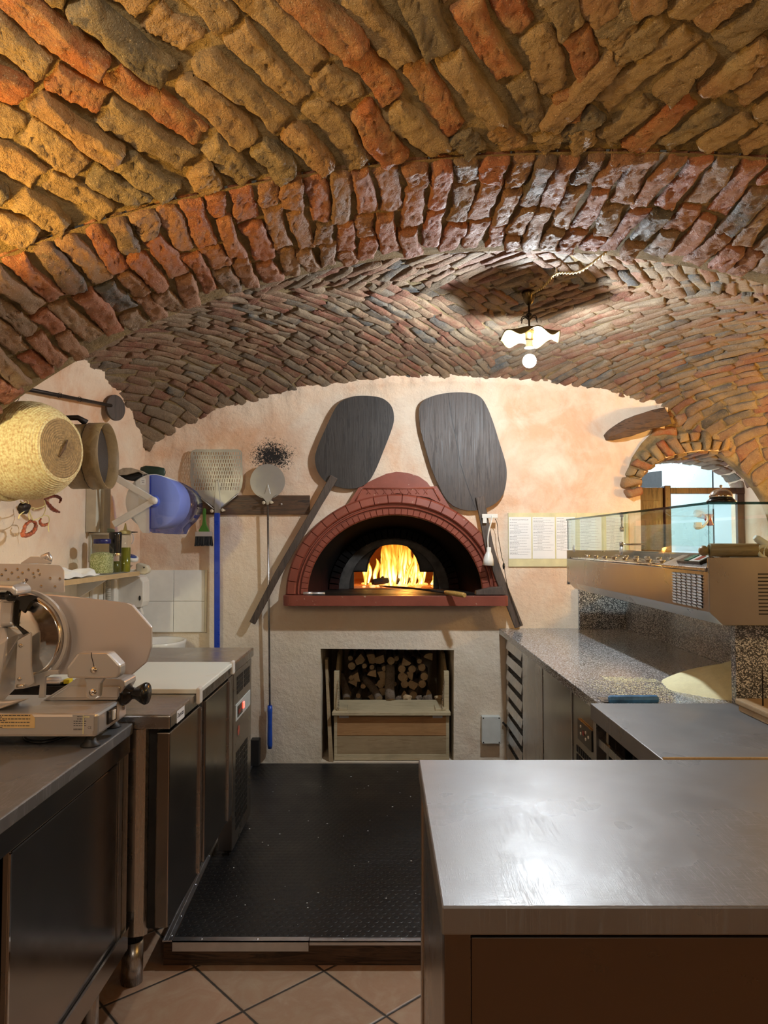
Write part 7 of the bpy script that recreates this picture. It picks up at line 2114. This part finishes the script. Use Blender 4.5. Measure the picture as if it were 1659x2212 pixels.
mb = MB(); mb.box((-W_/2+0.012, -D_/2+0.012, 0.006), (W_/2-0.012, D_/2-0.012, 0.0085), bev=0.001); mb.lathe([(0.0, 0.022), (0.012, 0.020), (0.014, 0.016), (0.008, 0.010), (0.008, 0.008)], (0, 0, 0), (0,0,1), 16); mb.build('lid', M['chrome'], pn)
first = True
for r in range(2):
    for k in range(9):
        loc = (XD0+0.090 + r*0.162, 2.770 + 0.152*k, 1.337)
        if first: o = pn; first = False
        else: o = copy_tree(pn)
        o.location = loc

# ------------------------------------------------------------------ things on the counters
def lathe_thing(name, prof, loc, mat, label, cat, n=32):
    mb = MB(); mb.lathe(prof, loc, (0,0,1), n); o = mb.build(name, mat); tag(o, label, cat); return o
bl = thing('counter_bell', 'chrome counter call bell on the glass top of the topping unit', 'bell', (1.115, 2.385, gz1+0.009))
bx_, by_, bz_ = 1.115, 2.385, gz1+0.009
mb = MB(); mb.lathe([(0.0, 0.001), (0.044, 0.001), (0.046, 0.006), (0.040, 0.012), (0.034, 0.018), (0.0, 0.018)], (bx_, by_, bz_), (0,0,1), 36); mb.build('base', M['black_plastic'], bl)
mb = MB(); mb.lathe([(0.036, 0.018), (0.038, 0.021), (0.036, 0.026), (0.031, 0.036), (0.022, 0.044), (0.010, 0.048), (0.0, 0.049)], (bx_, by_, bz_), (0,0,1), 36); mb.build('dome', M['chrome'], bl)
mb = MB(); mb.lathe([(0.003, 0.048), (0.003, 0.052), (0.0055, 0.055), (0.004, 0.060), (0.0, 0.061)], (bx_, by_, bz_), (0,0,1), 14); mb.build('plunger', M['chrome'], bl)

rp = thing('rolling_pin', 'old wooden rolling pin lying on the near end of the topping unit', 'rolling pin', (1.14, 2.38, 1.38))
y_ = 2.365; zr = 1.380+0.022
mb = MB(); mb.tube([(1.062, y_, zr), (1.066, y_, zr), (1.40, y_, zr)], [0.017, 0.022, 0.022], 24); mb.build('roller', M['wood_roll'], rp)
mb = MB(); c = (1.046, y_, zr-0.002); mb.lathe([(0, -0.016), (0.010, -0.014), (0.0175, -0.004), (0.017, 0.004), (0.010, 0.012), (0.007, 0.016)], c, (1,0,0), 22); mb.build('grip', M['wood_roll'], rp)
pk_ = MB(); pk_.box((XD0+0.076, 2.313, 1.3345), (1.407, 2.68, 1.3795)); pk_.build('top_deck', M['steel_case'], tu)

wl_ = thing('clip_lamp', 'white clip lamp with a cream clamp at the right edge over the rolling pin', 'lamp', (1.22, 2.36, 1.40))
mb = MB(); a = PY(1630, 1160, 2.36); b = PY(1690, 1200, 2.36); mb.tube([a, a.lerp(b, 0.1), a.lerp(b, 0.6), b], [0.008, 0.012, 0.013, 0.014], 16); mb.build('lamp_head', M['white_plastic'], wl_)
mb = MB(); g = [PY(x, y, 2.35) for x, y in ((1668, 1196), (1652, 1181), (1640, 1184), (1640, 1196), (1652, 1205), (1668, 1212))]; mb.tube(smooth_open(g, 5), 0.007, 10); mb.build('clamp', M['cream_plastic'], wl_)
mb = MB(); g = [PY(x, y, 2.345) for x, y in ((1656, 1178), (1650, 1190), (1652, 1204), (1656, 1214), (1672, 1216))]; mb.tube(smooth_open(g, 5), 0.0022, 8); mb.build('cable', M['white_plastic'], wl_)
wl3 = thing('hanging_clip', 'red and white clip with a curled white cable seen through the glass case', 'clip', tuple(PY(1520, 1140, 4.2)))
Yc = 3.9
mb = MB(); g = [PY(x, y, Yc) for x, y in ((1530, 1112), (1528, 1125), (1517, 1138), (1504, 1141), (1500, 1134))]; mb.tube(smooth_open(g, 6), 0.007, 10); mb.build('cable', M['white_plastic'], wl3)
mb = MB(); a = wallxz(1500, 1128, Yc); b = wallxz(1515, 1140, Yc); mb.box((a[0], Yc-0.01, b[1]), (b[0], Yc+0.01, a[1]), bev=0.004); mb.build('plug', M['white_plastic'], wl3)
mb = MB(); mb.prism([wallxz(*p, Yc) for p in ((1508, 1118), (1518, 1110), (1536, 1111), (1545, 1135), (1532, 1136), (1526, 1121))], 0.012, 0.03, MWALL(Yc)); mb.build('red_grip', simple('dull_red_plastic', (0.30, 0.05, 0.06), 0.4), wl3, bevel=0.004)
mb = MB(); a = PY(1522, 1115, Yc); mb.tube([a + Vector((0, 0.02, 0)), Vector((a.x+0.02, YB-0.05, a.z+0.02)), Vector((a.x+0.02, YB+0.02, a.z+0.04))], 0.003, 6); mb.build('lead', M['white_plastic'], wl3)

# flour
M['flour'] = simple('semolina_flour', (0.84, 0.80, 0.50), 0.95, 0, 0.05, 60, 0.35)
mb = MB(); nx, ny = 60, 60; vs = []; fs = []
cxf, cyf = 1.305, 2.665
for j in range(ny+1):
    for i in range(nx+1):
        x = 0.86 + (1.478-0.86)*i/nx; y = 2.425 + 0.62*j/ny
        r = math.sqrt(((x-cxf)/0.27)**2 + ((y-cyf)/0.25)**2)
        n = mnoise.noise(Vector((x*7, y*7, 0)))*0.16
        h = 0.102*max(0.0, 1-(r+n))**0.85 + 0.006*mnoise.noise(Vector((x*22, y*22, 4)))*max(0, 1.1-r)
        vs.append((x, y, ZG + (h if h > 0.0012 else -0.004)))
for j in range(ny):
    for i in range(nx):
        a = j*(nx+1)+i; fs.append((a, a+1, a+nx+2, a+nx+1))
mb.add(vs, fs, 0, True)
o = mb.build('flour_heap', M['flour'], origin=(cxf, cyf, ZG)); tag(o, 'heap of pale yellow flour on the granite counter beside the front slab', 'flour', kind='stuff')
mb = MB()
for i in range(2600):
    t = random.random()**0.7; a = random.uniform(2.2, 4.4)
    x = 1.06 + math.cos(a)*t*0.30 + random.gauss(0, .02); y = 2.66 + math.sin(a)*t*0.40*0.6 + random.gauss(0, 0.02)
    if i % 3 == 0: x = random.uniform(0.86, 1.05); y = 2.80 + 0.3*(1.0-x) + random.gauss(0, 0.03)
    if not (0.75 < x < 1.12 and 2.40 < y < 3.2): continue
    s = random.uniform(0.0006, 0.0030)
    mb.add([(x+s*math.cos(k*PI/3)*random.uniform(.6, 1.3), y+s*math.sin(k*PI/3)*random.uniform(.6, 1.3), ZG+0.0004+0.00004*(i % 9)) for k in range(6)], [(0,1,2,3,4,5)])
o = mb.build('flour_dusting', M['flour'], origin=(1.0, 2.7, ZG), recalc=False); tag(o, 'dusting of flour scattered over the granite beside the heap', 'flour', kind='stuff')

sc_ = thing('bench_knife', 'knife with a worn blue handle lying at the near edge of the granite counter', 'knife', (0.82, 2.42, ZG))
mb = MB(); y_ = 2.412; z_ = ZG+0.012
mb.tube([(0.742, y_, z_), (0.748, y_, z_), (0.82, y_, z_), (0.902, y_+0.003, z_), (0.908, y_+0.003, z_)], [0.008, 0.0115, 0.012, 0.0118, 0.009], 8, flat=1.2, smooth=False)
mb.build('handle', simple('worn_blue_handle', (0.045, 0.17, 0.38), 0.45, 0, 0.45, 30), sc_, bevel=0.001)
mb = MB(); mb.box((0.725, y_+0.004, ZG+0.0015), (0.90, y_+0.075, ZG+0.003)); mb.box((0.728, y_-0.004, z_-0.005), (0.745, y_+0.006, z_-0.001)); mb.build('blade', M['steel'], sc_)

sp = thing('order_spike', 'wooden block with an upright metal spike at the right end of the lower worktop', 'order spike', (1.2, 2.15, HC))
mb = MB(); p = PZ(1612, 1545, HC-0.003); x0_ = p.x
mb.box((x0_+0.004, 2.075, HC-0.0035), (x0_+0.26, 2.275, HC+0.016), bev=0.004); mb.build('lower_board', M['wood_handle2'] if 'wood_handle2' in M else M['wood_grey'], sp)
mb = MB(); mb.box((x0_-0.002, 2.085, HC+0.017), (x0_+0.26, 2.285, HC+0.034), bev=0.004); mb.build('upper_board', M['wood_grey'], sp)
mb = MB(); q = PY(1648, 1520, 2.18); mb.tube([(q.x, 2.18, HC+0.03), (q.x, 2.18, HC+0.13), (q.x, 2.18, HC+0.142)], [0.0022, 0.0022, 0.0004], 8); mb.build('spike', M['black_iron'], sp)

# ------------------------------------------------------------------ room behind the hatch
M['cool_white'] = simple('cool_white_wall_paint', (0.80, 0.84, 0.86), 0.7, 0, 0.03, 3)
def wallbox(name, lo, hi, mat, lab=None):
    mb = MB(); mb.box(lo, hi); o = mb.build(name, mat, origin=(0,0,0)); tag(o, kind='structure')
    if lab: o['label'] = lab
    return o
YK0 = YB+0.63
wallbox('wall_kitchen_back', (0.9, 7.2, -0.05), (3.9, 7.3, 2.9), M['cool_white'])
wallbox('wall_kitchen_left', (0.9, YK0, -0.05), (1.0, 7.2, 2.9), M['cool_white'])
wallbox('wall_kitchen_right', (3.8, YK0, -0.05), (3.9, 7.2, 2.9), M['cool_white'])
wallbox('wall_kitchen_front', (2.56, YK0-0.05, -0.05), (3.9, YK0, 2.9), M['cool_white'])
wallbox('ceiling_kitchen', (0.9, YK0-0.05, 2.85), (3.9, 7.3, 2.95), M['cool_white'])
wallbox('floor_kitchen', (0.9, YK0, -0.06), (3.9, 7.3, 0.0), M['cool_white'])
kc_ = thing('wall_cabinet', 'pale steel wall cabinet with a dark open side seen through the hatch', 'cabinet', (2.3, 6.2, 1.6))
Yk = 6.1
def kb(px0, py0, px1, py1, Y, depth, mat, name, parent, bev=0.0):
    a = PY(px0, py0, Y); b = PY(px1, py1, Y); mb = MB(); mb.box((a.x, Y, b.z), (b.x, Y+depth, a.z), bev=bev); return mb.build(name, mat, parent)
M['cool_steel'] = simple('cool_painted_steel', (0.52, 0.62, 0.62), 0.3, 0.3, 0.05, 4)
kb(1441, 1007, 1540, 1180, Yk, 0.4, M['cool_steel'], 'front_door', kc_)
a = PY(1441, 1007, Yk); 
mb = MB(); zl = PY(1441, 1090, Yk).z; zt2 = a.z
xa = a.x; 
mb.add([(xa-0.001, Yk, zt2), (xa-0.30, Yk+0.9, zt2), (xa-0.30, Yk+0.9, zt2-0.03), (xa-0.001, Yk, zt2-0.03), (xa-0.001, Yk, 1.2), (xa-0.30, Yk+0.9, 1.2), (xa-0.02, Yk+0.06, zt2-0.03), (xa-0.02, Yk+0.06, 1.2)], [(0,1,2,3), (3,6,7,4)]); mb.build('side_frame', M['cool_steel'], kc_)
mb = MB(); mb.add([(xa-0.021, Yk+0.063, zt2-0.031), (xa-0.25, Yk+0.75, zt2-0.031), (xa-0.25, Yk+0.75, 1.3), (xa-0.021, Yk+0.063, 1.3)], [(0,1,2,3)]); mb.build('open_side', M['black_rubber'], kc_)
kb(1541, 1012, 1543, 1180, Yk-0.01, 0.02, M['vent_dark'], 'door_seam', kc_)
# wooden half door and rail in the hatch
hd_ = thing('hatch_door', 'dark stained wooden shutter door folded at the left of the hatch', 'shutter', (1.7, 4.9, 1.05))
Yh = 4.86
a = PY(1386, 1053, Yh); b = PY(1434, 1110, Yh)
mb = MB(); mb.box((1.592, Yh, 1.055), (b.x, Yh+0.03, a.z), bev=0.003); dl = mb.build('door_leaf', M['wood_door'], hd_)
mb = MB(); mb.box((1.615, Yh-0.004, 1.09), (b.x-0.02, Yh-0.001, a.z-0.09), bev=0.001); mb.build('raised_panel', M['wood_door'], dl)
c = PY(1447, 1049, Yh); mb = MB(); mb.box((b.x, Yh-0.02, 1.055), (c.x, Yh+0.05, c.z), bev=0.006); mb.build('stile', M['wood_door'], hd_)
rl = thing('hatch_rail', 'horizontal dark wooden rail across the hatch opening', 'rail', (2.2, 4.95, 1.6))
a = PY(1448, 1054, Yh+0.06); b = PY(1590, 1067, Yh+0.06)
mb = MB(); mb.box((c.x+0.002, Yh+0.03, b.z), (2.448, Yh+0.075, a.z), bev=0.003); mb.build('bar', M['wood_door'], rl)
mb = MB(); mb.box((2.40, Yh+0.035, 1.055), (2.447, Yh+0.07, b.z-0.001), bev=0.003); mb.build('upright', M['wood_door'], rl)
# curtain-like pale sheet hanging further back
hk = MB(); vs = []; fs = []; n = 40
for i in range(n+1):
    x = 1.95 + 0.55*i/n; y = 6.75 + 0.03*math.sin(i*1.1)
    vs += [(x, y, 0.6), (x, y, 1.62)]
for i in range(n): fs.append((2*i, 2*i+2, 2*i+3, 2*i+1))
hk.add(vs, fs, 0, True); o = hk.build('hanging_sheet', simple('pale_plastic_sheet', (0.62, 0.74, 0.74), 0.35), recalc=False); s_ = o.modifiers.new('t', 'SOLIDIFY'); s_.thickness = 0.003
tag(o, 'pale plastic sheet hanging in the room behind the hatch', 'curtain')
